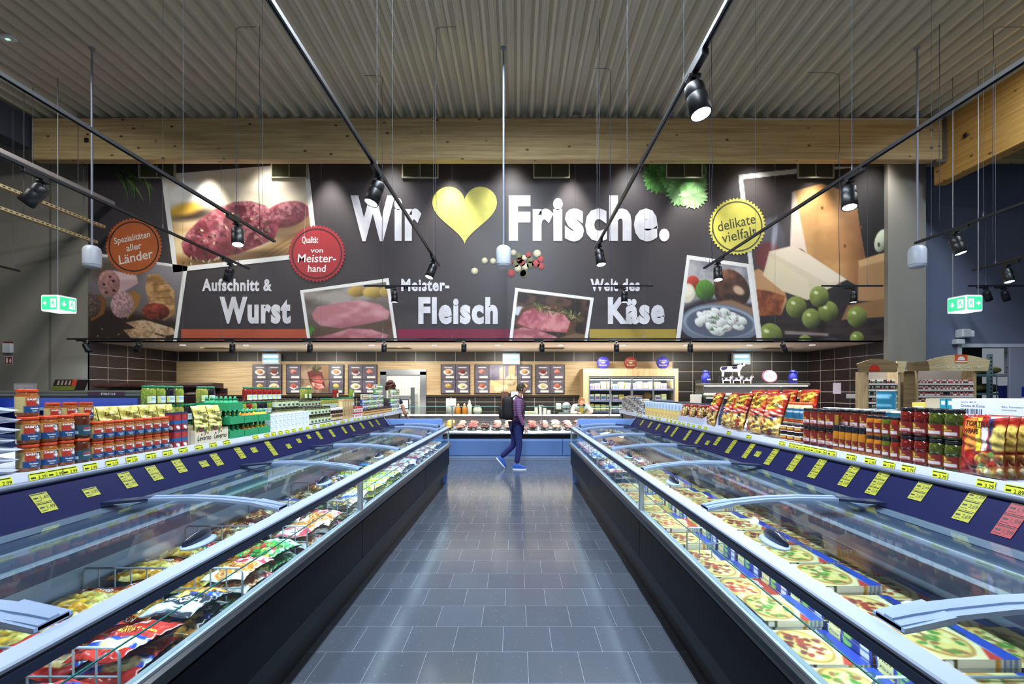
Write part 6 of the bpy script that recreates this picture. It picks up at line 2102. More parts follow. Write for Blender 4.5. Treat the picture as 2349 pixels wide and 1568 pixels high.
def k_pizza(kind):
    """Carton lying flat: the long coloured edge faces -Y, the barcode edge faces -X."""
    def f():
        mb = MB()
        w, d, h = PW / 2, PD / 2, PH
        mb.grid(lambda U, V: ((U - 0.5) * PW, (0.5 - V) * PD, np.full_like(U, h)), 40, 40, 0, pizza_top(kind), False)
        e = hx(['#27348c', '#a02a28', '#27409a', '#d8b84a'][kind])
        mb.box(-w, w, -d, d, 0.0, h - 0.0004, 0, 0, np.array([lin(v) for v in e]))
        mb.grid(lambda U, V: ((U - 0.5) * PW, np.full_like(U, -d - 0.0004), (1 - V) * h), 40, 5, 0, side_cv(kind, 0), False)
        mb.grid(lambda U, V: ((0.5 - U) * PW, np.full_like(U, d + 0.0004), (1 - V) * h), 40, 5, 0, side_cv(kind, 0), False)
        mb.grid(lambda U, V: (np.full_like(U, -w - 0.0004), (0.5 - U) * PD, (1 - V) * h), 40, 5, 0, side_cv(kind, 1), False)
        mb.grid(lambda U, V: (np.full_like(U, w + 0.0004), (U - 0.5) * PD, (1 - V) * h), 40, 5, 0, side_cv(kind, 1), False)
        ink = mat('ink_green_dark', '#2a4a20', 0.5) if kind != 1 else mat('ink_white_warm', '#f2ece0', 0.5)
        mb.text('Pizza', lambda a, b: (a, -d - 0.0011, b), -w * 0.86, -w * 0.42, h * 0.30, h * 0.72, 1, 0.0, 0.2)
        mb.text('Pizza', lambda a, b: (a, d * 0 + b, h + 0.0006), -w * 0.8, -w * 0.1, d * 0.62, d * 0.80, 2, 0.01, 0.2)
        if kind == 1:
            mb.prof([(0.0, h * 0.1), (0.0, h * 0.9), (w * 0.8, h * 0.9)], -d - 0.0012, -d - 0.0006, 3)
            mb.text('Salami', lambda a, b: (a, -d - 0.0016, b), w * 0.03, w * 0.42, h * 0.42, h * 0.74, 4, 0.0)
        return mb.obj('pizza_box', [SATIN, mat('ink_green_dark', '#2a4a20', 0.5), ink, mat('ink_red', '#c0302a', 0.5), mat('ink_white_warm', '#f2ece0', 0.5)])
    return Kind(f)


PZ = [k_pizza(k) for k in range(4)]
PN = ['blue-edged', 'red-edged salami', 'navy-edged', 'gold-edged']
rs = np.random.RandomState(8)
npz = 0
for col in range(3):
    yk = 0.72
    i = 0
    while yk < 4.55:
        i += 1
        kind = 1 if yk < 1.15 and col > 0 else int(rs.choice([0, 2, 0, 3, 1], p=[0.4, 0.3, 0.1, 0.14, 0.06]))
        top = (0.635, 0.79, 0.76)[col] + 0.05 * (rs.rand() - 0.5)
        z = 0.455
        n = int((top - z) / (PH + 0.001))
        vis = {0: min(n, 5), 1: min(n, 8), 2: min(n, 3)}[col]
        for j in range(n - vis, n):
            zz = z + j * (PH + 0.001)
            dx, dy = (rs.rand() - 0.5) * 0.004, (rs.rand() - 0.5) * 0.012
            rz = -PI / 2 + 0.03 * (rs.rand() - 0.5)
            lab_ = '%s pizza box, %s in the %s %s stack from the salami end' % (PN[kind], ('topmost' if j == n - 1 else ORD[n - j] + ' from top'), ORD[i], ('glass-side', 'mid-row', 'rear-row')[col])
            PZ[kind].place((0.913 + 0.186 + 0.241 * col + dx, yk + dy, zz), (0, 0, rz), lab_, 'pizza box', 'pizza boxes')
            npz += 1
        yk += 0.252
# far part of the pizza freezer: bags
i = 0
for k in range(11):
    for row in range(3):
        for ly in range((2, 1, 1)[row]):
            y = 4.98 + 0.27 * k
            kk, nm = BAGS[('pink', 'bluewhite', 'rings', 'pink', 'grill')[int(rs.randint(5))]]
            d = 0.185 + 0.235 * row
            kk.place((0.913 + d, y, 0.62 + 0.062 * ly + (0.06 if row else 0)), ((rs.rand() - 0.5) * 0.1, (rs.rand() - 0.5) * 0.1, PI / 2), '%s beyond the pizzas, %s row, %s along%s' % (nm, ('glass-side', 'middle', 'rear')[row], ORD[k + 1], ('' if (2, 1, 1)[row] == 1 else (', lower', ', upper')[ly])), 'frozen food', 'bags in the pizza freezer', (1, 0.86, 1))
# trays lifting the goods off the freezer floor
for sg, x0, x1, y0, y1, z, nm in ((1, 0.985, 1.70, 4.78, 7.92, 0.60, 'pizza'),):
    tag(MB().box(x0, x1, y0, y1, 0.446, z, 0, 0.01).obj('freezer_pallet', M_LINER), 'pale raised floor tray under the far bags of the pizza freezer', 'tray')

# ================================================================== GOODS ON THE SHELVES
ZSH = 1.1765


def skin(cv_, r, span, z0, z1, mb, mi, nu=26, nv=12):
    """Paper label wrapped round the front of a jar."""
    mb.grid(lambda U, V: (r * np.sin((U - 0.5) * 2 * span), -r * np.cos((U - 0.5) * 2 * span), z1 + (z0 - z1) * V), nu, nv, mi, cv_)


def wrap(r):
    return lambda a, b: (r * math.sin(a / r), -r * math.cos(a / r), b)


def k_jar(name, r, h, fill, lid, cv_=None, span=2.2, lz=(0.22, 0.70), texts=(), hip=False, mott=0.12, lidh=0.13):
    def f():
        t = thing(name)
        m = mat(name + fill, fill, 0.12, coat=0.4, var=(70, mott))
        hb = h * (1 - lidh)
        if hip:
            pr = [(r * 0.90, 0), (r, h * 0.05), (r * 0.97, h * 0.32), (r * 0.90, h * 0.42), (r * 0.97, h * 0.55), (r, h * 0.64), (r * 0.86, hb), (r * 0.80, hb + 0.001)]
        else:
            pr = [(r * 0.90, 0), (r, h * 0.04), (r, hb * 0.86), (r * 0.88, hb * 0.97), (r * 0.84, hb + 0.001)]
        MB().lathe(pr, 20).obj('glass_body', m, t)
        MB().lathe([(r * 0.90, hb), (r * 0.93, hb + 0.003), (r * 0.93, h - 0.004), (r * 0.86, h - 0.001), (0, h - 0.001)], 20).obj('lid', mat('lid_' + lid[1:], lid, 0.25), t)
        if cv_ is not None:
            mb = MB()
            skin(cv_(), r * 1.006, span, lz[0] * h, lz[1] * h, mb, 0)
            ms = [SATIN]
            for tx, x0, x1, y0, y1, ink, b in texts:
                mm = mat('ink_' + ink[1:], ink, 0.4)
                if mm not in ms:
                    ms.append(mm)
                mb.text(tx, wrap(r * 1.014), x0 * r, x1 * r, y0 * h, y1 * h, ms.index(mm), b)
            mb.obj('label', ms, t)
        return t
    return Kind(f)


def lab_curry():
    c = Cv(60, 26, '#b8a468')
    c.fill([(20, 2), (32, 2), (32, 15), (20, 15)], '#a83020', 0.6)
    c.fill([(32, 2), (40, 2), (40, 15), (32, 15)], '#1e2440', 0.6)
    c.fill([(40, 2), (46, 2), (46, 15), (40, 15)], '#a83020', 0.6)
    c.fill([(33, 8), (36, 6), (39, 8), (38, 14), (34, 14)], '#e8e6e2', 0.6)
    c.fill([(18, 15.5), (48, 15.5), (48, 26), (18, 26)], '#0f4274', 0.6)
    for k in range(6):
        c.fill([(4, 3 + 3.6 * k), (15, 3 + 3.6 * k), (15, 4.4 + 3.6 * k), (4, 4.4 + 3.6 * k)], '#a89a70', 0.6)
    return c


def lab_plain(bg, blocks):
    def f():
        c = Cv(48, 24, bg)
        for x0, y0, x1, y1, col in blocks:
            c.fill([(x0, y0), (x1, y0), (x1, y1), (x0, y1)], col, 0.7)
        return c
    return f


CURRY = k_jar('curry_jar', 0.042, 0.130, '#8a4a1c', '#b83c1a', lab_curry, 2.4, (0.14, 0.72), [('SABITA', -0.66, 0.60, 0.585, 0.665, '#e8e6e0', 0.04), ('Vindaloo', -0.42, 0.46, 0.26, 0.315, '#e8e6e0', 0.03), ('Curry', -0.22, 0.26, 0.175, 0.225, '#e8e6e0', 0.03)])
DARKJ = k_jar('chutney_jar', 0.042, 0.132, '#4a2212', '#c8502a', lab_plain('#1d4656', [(8, 14, 16, 20, '#b8ccd0'), (22, 5, 34, 10, '#a03a44'), (22, 12, 34, 14, '#c8d4d8')]), 2.2, (0.12, 0.52))
GRL = '#1f6e48'
lbo = lab_plain('#cfe0e4', [(4, 3, 12, 21, '#d8dc50'), (15, 6, 44, 9, '#7aa8bc'), (15, 12, 44, 15, '#7aa8bc')])
OLIVE = [k_jar('olive_jar', 0.043, 0.140, c, GRL, lbo, 0.75, (0.10, 0.45), (), False, 0.5) for c in ('#7a8a34', '#1c1822', '#8a8a3a', '#7c1a14')]
ON = ['green olive jar', 'black olive jar', 'mixed pickle jar', 'red pepper jar']
PALE = k_jar('pesto_jar', 0.046, 0.100, '#4a4a24', '#201c1a', lab_plain('#b8c4a4', [(4, 4, 44, 8, '#a8c090'), (20, 10, 30, 20, '#3a3a34'), (34, 12, 44, 20, '#c9d4a8')]), 2.0, (0.14, 0.66))


def lab_salsa():
    c = Cv(48, 24, '#701614')
    c.fill([(0, 0), (22, 0), (22, 10), (0, 10)], '#6a2a1a', 0.7)
    c.fill_ell(12, 5, 6, 3, '#c8b03a', 0.3, 1)
    c.fill([(4, 9), (26, 9), (26, 13), (4, 13)], '#b8962c', 0.7)
    c.fill([(2, 14), (34, 14), (34, 20), (2, 20)], '#c8bcbc', 0.7)
    c.fill([(38, 0), (48, 0), (48, 24), (38, 24)], '#a07a2c', 0.7)
    return c


SALR = k_jar('salsa_jar', 0.041, 0.148, '#5c0f0a', '#15161c', lab_salsa, 1.5, (0.10, 0.48), [('Salsa', -0.5, 0.4, 0.155, 0.225, '#a02a2a', 0.02)], True, 0.3)
SALG = k_jar('jalapeno_jar', 0.041, 0.148, '#3a4210', '#15161c', lab_salsa, 1.5, (0.10, 0.48), [], True, 0.5)
DIPJ = k_jar('dip_jar', 0.039, 0.116, '#4a160a', '#14151c', lab_salsa, 1.6, (0.14, 0.74), [('Dip', -0.4, 0.3, 0.24, 0.34, '#a02a2a', 0.02)])
NARY, NARG, NARR = [k_jar('taco_sauce_jar', 0.026, 0.120, c, '#14151c', lab_salsa, 1.6, (0.14, 0.66)) for c in ('#a8641a', '#4a5a16', '#7a2010')]
BAND = k_jar('bean_dip_jar', 0.044, 0.068, '#5a1c12', '#14181c', lab_plain('#7a241c', [(0, 0, 48, 5, '#d8d4c4'), (0, 20, 48, 24, '#d8d4c4'), (18, 8, 30, 14, '#c8a03a')]), 2.6, (0.10, 0.74), (), False, 0.1, 0.2)
YB_ = k_jar('sauce_flask', 0.027, 0.165, '#a06418', '#14151c', lab_salsa, 1.6, (0.12, 0.46), (), False, 0.15, 0.24)
ORJ = k_jar('sauce_glass', 0.044, 0.145, '#d8cfa8', '#d0552e', lab_plain('#1f6a90', [(10, 6, 38, 10, '#b8d4e0')]), 2.5, (0.08, 0.64))
SPB = k_jar('seasoning_bottle', 0.023, 0.105, '#6a3a1c', '#26242a', lab_plain('#c8a468', [(12, 6, 36, 12, '#7a4a2a')]), 2.2, (0.10, 0.66), (), False, 0.3, 0.22)
DKB = k_jar('balsamic_bottle', 0.026, 0.170, '#2c1a12', '#e6e2dc', lab_plain('#c8b088', [(12, 4, 36, 14, '#5a3a24')]), 1.8, (0.08, 0.55), (), False, 0.1, 0.2)


def k_can(name, r, h, c1, blocks, rim='#cfd2cc'):
    def f():
        t = thing(name)
        mb = MB()
        skin(lab_plain(c1, blocks)(), r, PI, 0.006, h - 0.006, mb, 0, 30, 10)
        mb.obj('label', SATIN, t)
        MB().lathe([(0, 0), (r * 1.0, 0.0), (r * 1.03, 0.003), (r * 0.99, 0.007)], 20).lathe([(r * 0.99, h - 0.007), (r * 1.03, h - 0.004), (r * 1.03, h - 0.001), (r * 0.95, h - 0.001), (r * 0.93, h - 0.004), (0, h - 0.004)], 20).obj('rim', mat('can_rim' + rim[1:], rim, 0.3, 0.6), t)
        return t
    return Kind(f)


TEAL = k_can('vegetable_can', 0.052, 0.128, '#14627e', [(6, 4, 20, 6, '#7ab4cc'), (6, 8, 19, 9, '#7ab4cc'), (6, 11, 20, 12, '#6aa8c4'), (6, 14, 18, 15, '#7ab4cc'), (6, 17, 20, 19, '#6aa8c4'), (26, 5, 40, 7, '#6aa8c4'), (26, 10, 40, 12, '#7ab4cc'), (26, 15, 38, 17, '#6aa8c4'), (42, 0, 48, 24, '#0e4a5c')])
GCAN = [k_can('pulse_can', 0.042, 0.082, a, [(14, 4, 34, 20, b), (18, 8, 30, 14, '#e6ead8')]) for a, b in (('#4a8a4c', '#8ab86a'), ('#8aa870', '#c9d8a8'), ('#3a4a8a', '#8a9ac8'), ('#c9cfa8', '#b85a4a'))]
GN = ['green pulse can', 'pale green pulse can', 'blue pulse can', 'cream pulse can']


def k_box(name, w, d, h, cvf, texts=(), matn=None):
    """Small carton facing -Y with a painted front, side and plain top."""
    def f():
        mb = MB()
        c = cvf()
        mb.box(-w / 2, w / 2, -d / 2, d / 2, 0, h, 0, 0, np.array([lin(v) for v in c.a[1, 1]]))
        mb.grid(lambda U, V: ((U - 0.5) * w, np.full_like(U, -d / 2 - 0.0005), (1 - V) * h), 24, 24, 0, c, False)
        mb.grid(lambda U, V: (np.full_like(U, -w / 2 - 0.0005), (0.5 - U) * d, (1 - V) * h), 16, 24, 0, c, False)
        mb.grid(lambda U, V: (np.full_like(U, w / 2 + 0.0005), (U - 0.5) * d, (1 - V) * h), 16, 24, 0, c, False)
        ms = [SATIN]
        for tx, x0, x1, y0, y1, ink, b in texts:
            mm = mat('ink_' + ink[1:], ink, 0.4)
            if mm not in ms:
                ms.append(mm)
            mb.text(tx, lambda p, q: (p, -d / 2 - 0.0012, q), x0 * w, x1 * w, y0 * h, y1 * h, ms.index(mm), b)
        return mb.obj(name, ms)
    return Kind(f)


def row(sg, kd, nm, y0, pitch, n, d, tiers, h, where, cat, z0=ZSH, scale=None, rot=0.0, t0=0, pick=None, jit=0.0):
    """A run of like goods along a shelf, n along the shelf and some tiers high."""
    xr = 1.155 if sg < 0 else 0.913
    TN = ['bottom', 'second', 'third', 'fourth', 'fifth', 'sixth']
    rs_ = np.random.RandomState(int(y0 * 1000) + int(d * 1000))
    for i in range(n):
        for t in range(t0, tiers):
            kk, nn = (kd, nm) if pick is None else pick[int(rs_.randint(len(pick)))]
            lab_ = '%s, %s %s, %s along it' % (nn, (TN[t] + ' tier') if tiers > 1 else 'row', where, ORD[i + 1])
            kk.place((sg * (xr + d + jit * (rs_.rand() - 0.5)), y0 + pitch * i, z0 + t * (h + 0.0012)), (0, 0, -sg * (PI / 2 - 0.32) + rot + 0.10 * (rs_.rand() - 0.5)) if 'box' not in cat and 'carton' not in cat else (0, 0, -sg * PI / 2 + 0.03 * (rs_.rand() - 0.5)), lab_, cat, '%s %s' % (cat, where), scale)


# ---------------- shelf above the bag freezer (jars, lemon bottles)
clear = glass_mat('clear_film', '#dfe4ec', 1.6, 0.12, 0.42, '#c9cfdc')


def k_flat():
    t = thing('bread_bag')
    rs_ = np.random.RandomState(5)
    mb = MB()
    p = rs_.rand(4) * 6

    def fn(sgn):
        def g(U, V):
            x, y = (U - 0.5) * 0.30, (0.5 - V) * 0.30
            b = np.clip(1 - np.abs(2 * U - 1) ** 4, 0, 1) * np.clip(1 - np.abs(2 * V - 1) ** 4, 0, 1)
            return x, y, 0.022 + sgn * 0.019 * b ** 0.6 * (1 + 0.2 * np.sin(60 * x + p[0]) * np.sin(38 * y + p[1])) + 0.006 * np.sin(30 * y + p[2]) * (1 - b)
        return g
    mb.grid(fn(1), 30, 30, 0).grid(fn(-1), 30, 30, 0)
    mb.obj('film', clear, t)
    MB().lathe([(0.0, 0.008), (0.115, 0.008), (0.12, 0.02), (0.115, 0.033), (0.0, 0.034)], 28).obj('flatbread', mat('flatbread', '#d8d2c4', 0.7, var=(20, 0.15)), t)
    return t


FLAT = Kind(k_flat)
for k in range(7):
    FLAT.place((-1.155 - 1.295 - 0.012 * (k % 2), 2.02 + 0.01 * (k % 3), ZSH + 0.046 * k), 0.05 * (k % 3), 'clear bag of flatbread at the near shelf end beside the curry jars, %s from below' % ORD[k + 1], 'bread bag', 'flatbread bags')
w_ = 'of the curry jars beside the bread bags'
row(-1, CURRY, 'large orange-lidded curry jar', 2.245, 0.089, 3, 1.19, 2, 0.130, 'beside the bread bags', 'curry jar')
CURRY.place((-1.155 - 1.20, 2.25, ZSH + 2 * 0.1312), PI / 2 - 0.1, 'single orange-lidded curry jar on the very top beside the bread bags', 'curry jar')
row(-1, DARKJ, 'dark blue-labelled chutney jar', 2.512, 0.09, 1, 1.19, 2, 0.132, 'between large and small curry jars', 'chutney jar')
row(-1, CURRY, 'small orange-lidded curry jar', 2.592, 0.0705, 8, 1.178, 2, 0.1066, 'of the small curry jars', 'curry jar', scale=(0.80, 0.80, 0.82))
row(-1, CURRY, 'small orange-lidded curry jar', 2.46, 0.095, 3, 1.285, 3, 0.1066, 'of the rear curry jars', 'curry jar', scale=(0.80, 0.80, 0.82))
cvr = lambda: lab_box()


def lab_box():
    c = Cv(24, 40, '#8a1c24')
    c.fill([(0, 0), (24, 0), (24, 5), (0, 5)], '#1d2450', 0.7)
    c.fill([(6, 6), (18, 6), (18, 16), (6, 16)], '#a82a2a', 0.7)
    c.fill([(0, 18), (24, 18), (24, 26), (0, 26)], '#17508a', 0.7)
    c.fill_ell(14, 34, 7, 3.5, '#e8e6e2', 0.3, 1)
    return c


COCO = k_box('coconut_carton', 0.062, 0.062, 0.118, lab_box)
row(-1, COCO, 'red and navy coconut carton', 3.175, 0.068, 2, 1.178, 2, 0.118, 'beside the small curry jars', 'carton')


def peacv():
    c = Cv(48, 64, '#d8cf72')
    c.tex(c.all(), '#d0c668', '#e2da90', 12, 3)
    c.fill([(4, 44), (44, 44), (46, 64), (2, 64)], '#7a3a34', 3)
    food(c, 4, 44, 46, 62, ['#6a2a2a', '#4a7a34', '#8a4a3a', '#b8a858'], 5, 26, 4)
    return c


PEA = Kind(lambda: pillow(0.155, 0.235, 0.060, 44, peacv(), [('Leverno', -0.045, 0.045, 0.06, 0.078, '#3a3a1c', 0.01), ('Green', -0.045, 0.03, 0.018, 0.042, '#3a4a1c', 0.0), ('Peas', -0.015, 0.05, -0.012, 0.012, '#3a4a1c', 0.0)], None, 'pea_bag'))


def stand(kd, sg, y, d, z, lean, lab_, cat, group=None, h=0.235, scale=None, rz=0.0):
    xr = 1.155 if sg < 0 else 0.913
    kd.place((sg * (xr + d), y, z + h / 2 * math.cos(lean) + 0.004), (PI / 2 - lean, 0, -sg * PI / 2 + rz), lab_, cat, group, scale)


for k in range(3):
    stand(PEA, -1, 3.425 + 0.158 * k if k < 2 else 3.60, 1.185 if k < 2 else 1.26, ZSH + 0.035, 0.10, 'yellow pea bag standing in the cream display box, %s' % ('first along the front', 'second along the front', 'behind the front two')[k], 'pea bag')
for k in range(5):
    stand(PEA, -1, 2.72 + 0.155 * k, 1.375, ZSH + 0.05, 0.05, 'yellow pea bag standing behind the curry jars, %s along' % ORD[k + 1], 'pea bag', 'pea bags behind the curry jars')
M_CREAM = mat('display_cream', '#cfc5ac', 0.5)
o = thing('display_box', 'cream cardboard display box holding the pea bags', 'display box', (-1.155 - 1.20, 3.52, ZSH), PI / 2)
MB().box(-0.19, 0.19, -0.065, -0.062, 0, 0.085).box(-0.19, 0.19, 0.12, 0.123, 0, 0.12).box(-0.19, -0.187, -0.062, 0.12, 0, 0.10).box(0.187, 0.19, -0.062, 0.12, 0, 0.10).box(-0.187, 0.187, -0.062, 0.12, 0, 0.003).obj('carton', M_CREAM, o)
for a in (-0.165, 0.02):
    MB().text('Leverno', lambda p, q: (p, -0.0662, q), a, a + 0.15, 0.024, 0.062, 0, 0.01, 0.15).obj('lettering', M_INKB, o)


def k_lemon(c, nm):
    def f():
        t = thing('juice_bottle')
        r = 0.030
        MB().lathe([(r * 0.6, 0), (r * 0.92, 0.012), (r, 0.035), (r * 0.85, 0.058), (r * 0.42, 0.074), (r * 0.38, 0.080)], 16).obj('body', mat('lemon_' + nm, c, 0.3), t)
        MB().lathe([(r * 0.46, 0.079), (r * 0.46, 0.092), (r * 0.30, 0.097), (r * 0.26, 0.108), (0, 0.109)], 12).obj('cap', mat('lemon_cap', '#0f8a58', 0.35), t)
        return t
    return Kind(f)


LEM = [(k_lemon('#2fae74', 'green'), 'green'), (k_lemon('#e0862c', 'orange'), 'orange'), (k_lemon('#d8cc3a', 'yellow'), 'yellow')]


def k_tray2():
    m = mat('tray_green', '#128a58', 0.45)
    return MB().box(-0.098, 0.098, -0.13, -0.127, 0, 0.062).box(-0.098, 0.098, 0.127, 0.13, 0, 0.062).box(-0.098, -0.095, -0.127, 0.127, 0, 0.062).box(0.095, 0.098, -0.127, 0.127, 0, 0.062).box(-0.095, 0.095, -0.127, 0.127, 0, 0.003).obj('juice_tray', m)


JT = Kind(k_tray2)
for tier, cols in ((0, (0, 1, 2)), (1, (0, 1, 2)), (2, (0,))):
    for k in cols:
        y, x, z = 3.835 + 0.205 * k - (0.03 if tier == 2 else 0), -1.155 - 1.265, ZSH + 0.1135 * tier
        JT.place((x, y, z), PI / 2, 'green cardboard tray of %s juice bottles, %s tier' % (LEM[k][1], ('bottom', 'middle', 'top')[tier]), 'tray', 'juice trays')
        for i in range(3):
            for j in range(3):
                LEM[k][0].place((x + 0.09 - 0.075 * j, y - 0.062 + 0.062 * i, z + 0.0035), 0.3 * i, '%s juice bottle, %s tray, %s from near end, %s row' % (LEM[k][1], ('bottom', 'middle', 'top')[tier], ORD[i + 1], ('aisle-side', 'middle', 'rear')[j]), 'bottle', 'juice bottles')
WC = k_box('white_carton', 0.075, 0.11, 0.052, lab_plain('#dfe4e6', [(6, 4, 20, 10, '#8ab0d8'), (26, 6, 42, 9, '#b8c4cc'), (10, 14, 36, 18, '#a8c0dc')]))
row(-1, WC, 'small white carton', 4.42, 0.081, 10, 1.205, 3, 0.052, 'beside the yellow juice tray', 'carton')
row(-1, PALE, 'dark-lidded pesto jar', 4.86, 0.098, 5, 1.345, 3, 0.100, 'behind the white cartons', 'pesto jar')
row(-1, PALE, 'dark-lidded pesto jar', 5.30, 0.098, 6, 1.20, 2, 0.100, 'beyond the white cartons', 'pesto jar')
row(-1, DKB, 'dark balsamic bottle', 5.92, 0.062, 6, 1.19, 1, 0.17, 'beside the tall beige boxes', 'bottle')
TALL = k_box('pasta_box', 0.085, 0.07, 0.27, lab_plain('#b89a68', [(8, 3, 40, 9, '#d8c090'), (14, 12, 34, 20, '#8a6a40')]))
row(-1, TALL, 'tall beige pasta box', 6.32, 0.095, 4, 1.21, 1, 0.27, 'beside the balsamic bottles', 'box')
RWB = k_box('stock_carton', 0.085, 0.07, 0.075, lab_plain('#d8dcd8', [(0, 0, 48, 8, '#b82a34'), (10, 12, 38, 20, '#a83038')]))
row(-1, RWB, 'red and white stock carton', 6.73, 0.09, 4, 1.195, 2, 0.075, 'beyond the tall beige boxes', 'carton')
row(-1, SPB, 'small brown seasoning bottle', 7.12, 0.060, 26, 1.175, 1, 0.105, 'at the far shelf front', 'bottle')
row(-1, SPB, 'small brown seasoning bottle', 7.14, 0.064, 24, 1.235, 1, 0.105, 'behind the far shelf front', 'bottle')
row(-1, None, '', 8.74, 0.092, 6, 1.20, 5, 0.082, 'of the end can stack', 'can', pick=list(zip(GCAN, GN)))
row(-1, None, '', 7.60, 0.092, 12, 1.345, 4, 0.082, 'of the rear can stack', 'can', pick=list(zip(GCAN, GN)))
row(-1, None, '', 8.28, 0.092, 4, 1.345, 6, 0.082, 'atop the rear cans', 'can', pick=list(zip(GCAN, GN)), t0=4)
row(-1, None, '', 2.80, 0.094, 27, 1.49, 2, 0.140, 'of the rear jar row', 'jar', pick=list(zip(OLIVE, ON)))
for y0, n, q, wh in ((3.36, 4, None, 'above the pea bags'), (3.93, 2, None, 'above the green juice trays'), (4.59, 7, 3, 'above the white cartons')):
    row(-1, OLIVE[3], ON[3], y0, 0.094, n, 1.49, 3, 0.140, 'top row ' + wh, 'jar', t0=2, pick=None if q == 3 else list(zip(OLIVE[:3], ON[:3])))
row(-1, PALE, 'dark-lidded pesto jar', 5.40, 0.098, 9, 1.49, 3, 0.090, 'of the rear pesto row', 'pesto jar')
row(-1, OLIVE[2], 'mixed pickle jar', 6.35, 0.094, 13, 1.49, 2, 0.140, 'of the rear pickle row', 'jar')
for y, q, lab_ in ((5.80, 2, 'yellow pickle jar alone on top before the roast menu photo'), (5.92, 0, 'green olive jar alone on top before the roast menu photo'), (6.82, 3, 'red pepper jar alone on top before the oak panel'), (7.48, 0, 'green olive jar alone on top near the can stack')):
    OLIVE[q].place((-1.155 - 1.49, y, ZSH + (0.0912 * 2 + 0.101 if y < 6 else 0.1412 * 2)), PI / 2, lab_, 'jar')
for d in (1.60, 1.72):
    row(-1, None, '', 2.62, 0.096, 36, d, 2, 0.135 if d < 1.7 else 0.13, 'of the %s hidden-side jar row' % ('first' if d < 1.7 else 'second'), 'jar', pick=list(zip(OLIVE, ON)), scale=(1, 1, 0.96), t0=0) if False else None

# ---------------- shelf above the pizza freezer (salsa, crisps, crackers)
def tortcv():
    c = Cv(56, 72, '#8f1c18')
    c.tex(c.all(), '#8a1a18', '#a82a20', 14, 2)
    c.fill([(4, 6), (20, 2), (22, 40), (6, 44)], '#d87a2c', 1)
    c.fill([(21, 3), (27, 2), (29, 42), (23, 43)], '#e0cc3a', 1)
    c.fill([(29, 14), (37, 12), (37, 40), (30, 42)], '#eadfe0', 1)
    c.fill([(38, 0), (43, 0), (44, 38), (39, 38)], '#26306a', 1)
    c.blob(50, 26, 10, 16, '#b8a050', 0, 2, 0.2, 0.3)
    c.fill([(22, 46), (56, 40), (56, 72), (18, 72)], '#5a1612', 3)
    food(c, 26, 54, 46, 70, ['#b09440', '#5a7a34', '#8a2a20', '#c0b494', '#b0743c', '#7a4a2c'], 4.5, 60, 5)
    return c


TORT = Kind(lambda: pillow(0.20, 0.27, 0.035, 77, tortcv(), [('TORTILLA', -0.08, 0.06, 0.085, 0.11, '#3a1a10', 0.03), ('WRAPS', -0.08, -0.01, 0.05, 0.075, '#3a1a10', 0.03)], None, 'tortilla_pack'))


def chipcv(k):
    c = Cv(56, 72, '#c8a03a')
    c.tex(c.all(), '#8e1a12', '#a8301e', 12, k + 1)
    c.fill([(4, 8), (52, 4), (50, 24), (6, 28)], '#c8782c', 2)
    c.fill_ell(36, 12, 14, 6, '#d8c84a', -0.3, 1.5)
    c.fill([(8, 24), (44, 20), (44, 27), (10, 31)], '#e0cc3c', 1)
    c.fill([(4, 32), (50, 26), (52, 38), (6, 42)], '#d8503a', 1.2)
    c.fill([(8, 46), (54, 40), (54, 58), (14, 60)], '#2a2030' if k % 2 else '#e0b84a', 2)
    c.tex(c.poly([(0, 44), (56, 40), (56, 72), (0, 72)], 3) * 0.9, '#b08a3c', '#c8ae70', 9, k + 7)
    food(c, 4, 52, 52, 70, ['#c8a04c', '#b88a34', '#ccb068', '#8e2a20'], 9, 16, k, 0.6)
    c.fill([(30, 42), (44, 40), (40, 52)], '#28346a' if k == 0 else '#2a1c24', 1)
    return c


CHIP = [Kind(lambda k=k: pillow(0.26, 0.37, 0.10, 91 + k, chipcv(k), [('CHIPS', -0.075, 0.075, 0.055, 0.085, '#2c1a14', 0.03), ('Salsa', -0.08, 0.07, -0.012, 0.018, '#f4eee6', 0.02)], None, 'crisp_bag')) for k in range(3)]
for k in range(2):
    FLAT.place((0.913 + 1.21, 1.77 - 0.055 * k, ZSH + 0.155), (PI / 2, 0, 0.6), 'clear plastic pack standing beside the red tortilla pack, %s' % ('front one', 'behind')[k], 'plastic pack', None, (1, 1, 1))
for k in range(3):
    stand(TORT, 1, 2.085, 1.175 + 0.05 * k, ZSH, 0.06, 'red tortilla pack beside the green jalapeno jars, %s from the front' % ORD[k + 1], 'tortilla pack', None, 0.27)
row(1, SALG, 'green jalapeno jar', 2.235, 0.086, 2, 1.18, 2, 0.148, 'beside the tortilla pack', 'jar')
row(1, SALR, 'red salsa jar', 2.41, 0.086, 2, 1.18, 2, 0.148, 'beside the jalapeno jars', 'jar')
for k, (kd, nm) in enumerate(((NARR, 'red taco sauce jar'), (NARG, 'green taco sauce jar'), (NARY, 'yellow taco sauce jar'), (NARY, 'yellow taco sauce jar'))):
    row(1, kd, nm, 2.570 + 0.060 * k, 0.1, 1, 1.17, 2, 0.120, 'in column %s beside the salsa jars' % ORD[k + 1], 'jar')
row(1, YB_, 'tall yellow sauce flask', 2.812, 0.057, 5, 1.17, 1, 0.165, 'between taco sauces and dips', 'flask')
row(1, DIPJ, 'brown dip jar', 3.105, 0.082, 4, 1.18, 2, 0.130, 'beside the yellow flasks', 'jar', scale=(1, 1, 1.12))
row(1, BAND, 'flat bean dip jar with cream bands', 3.45, 0.094, 3, 1.18, 2, 0.068, 'beside the crisp bags', 'jar')
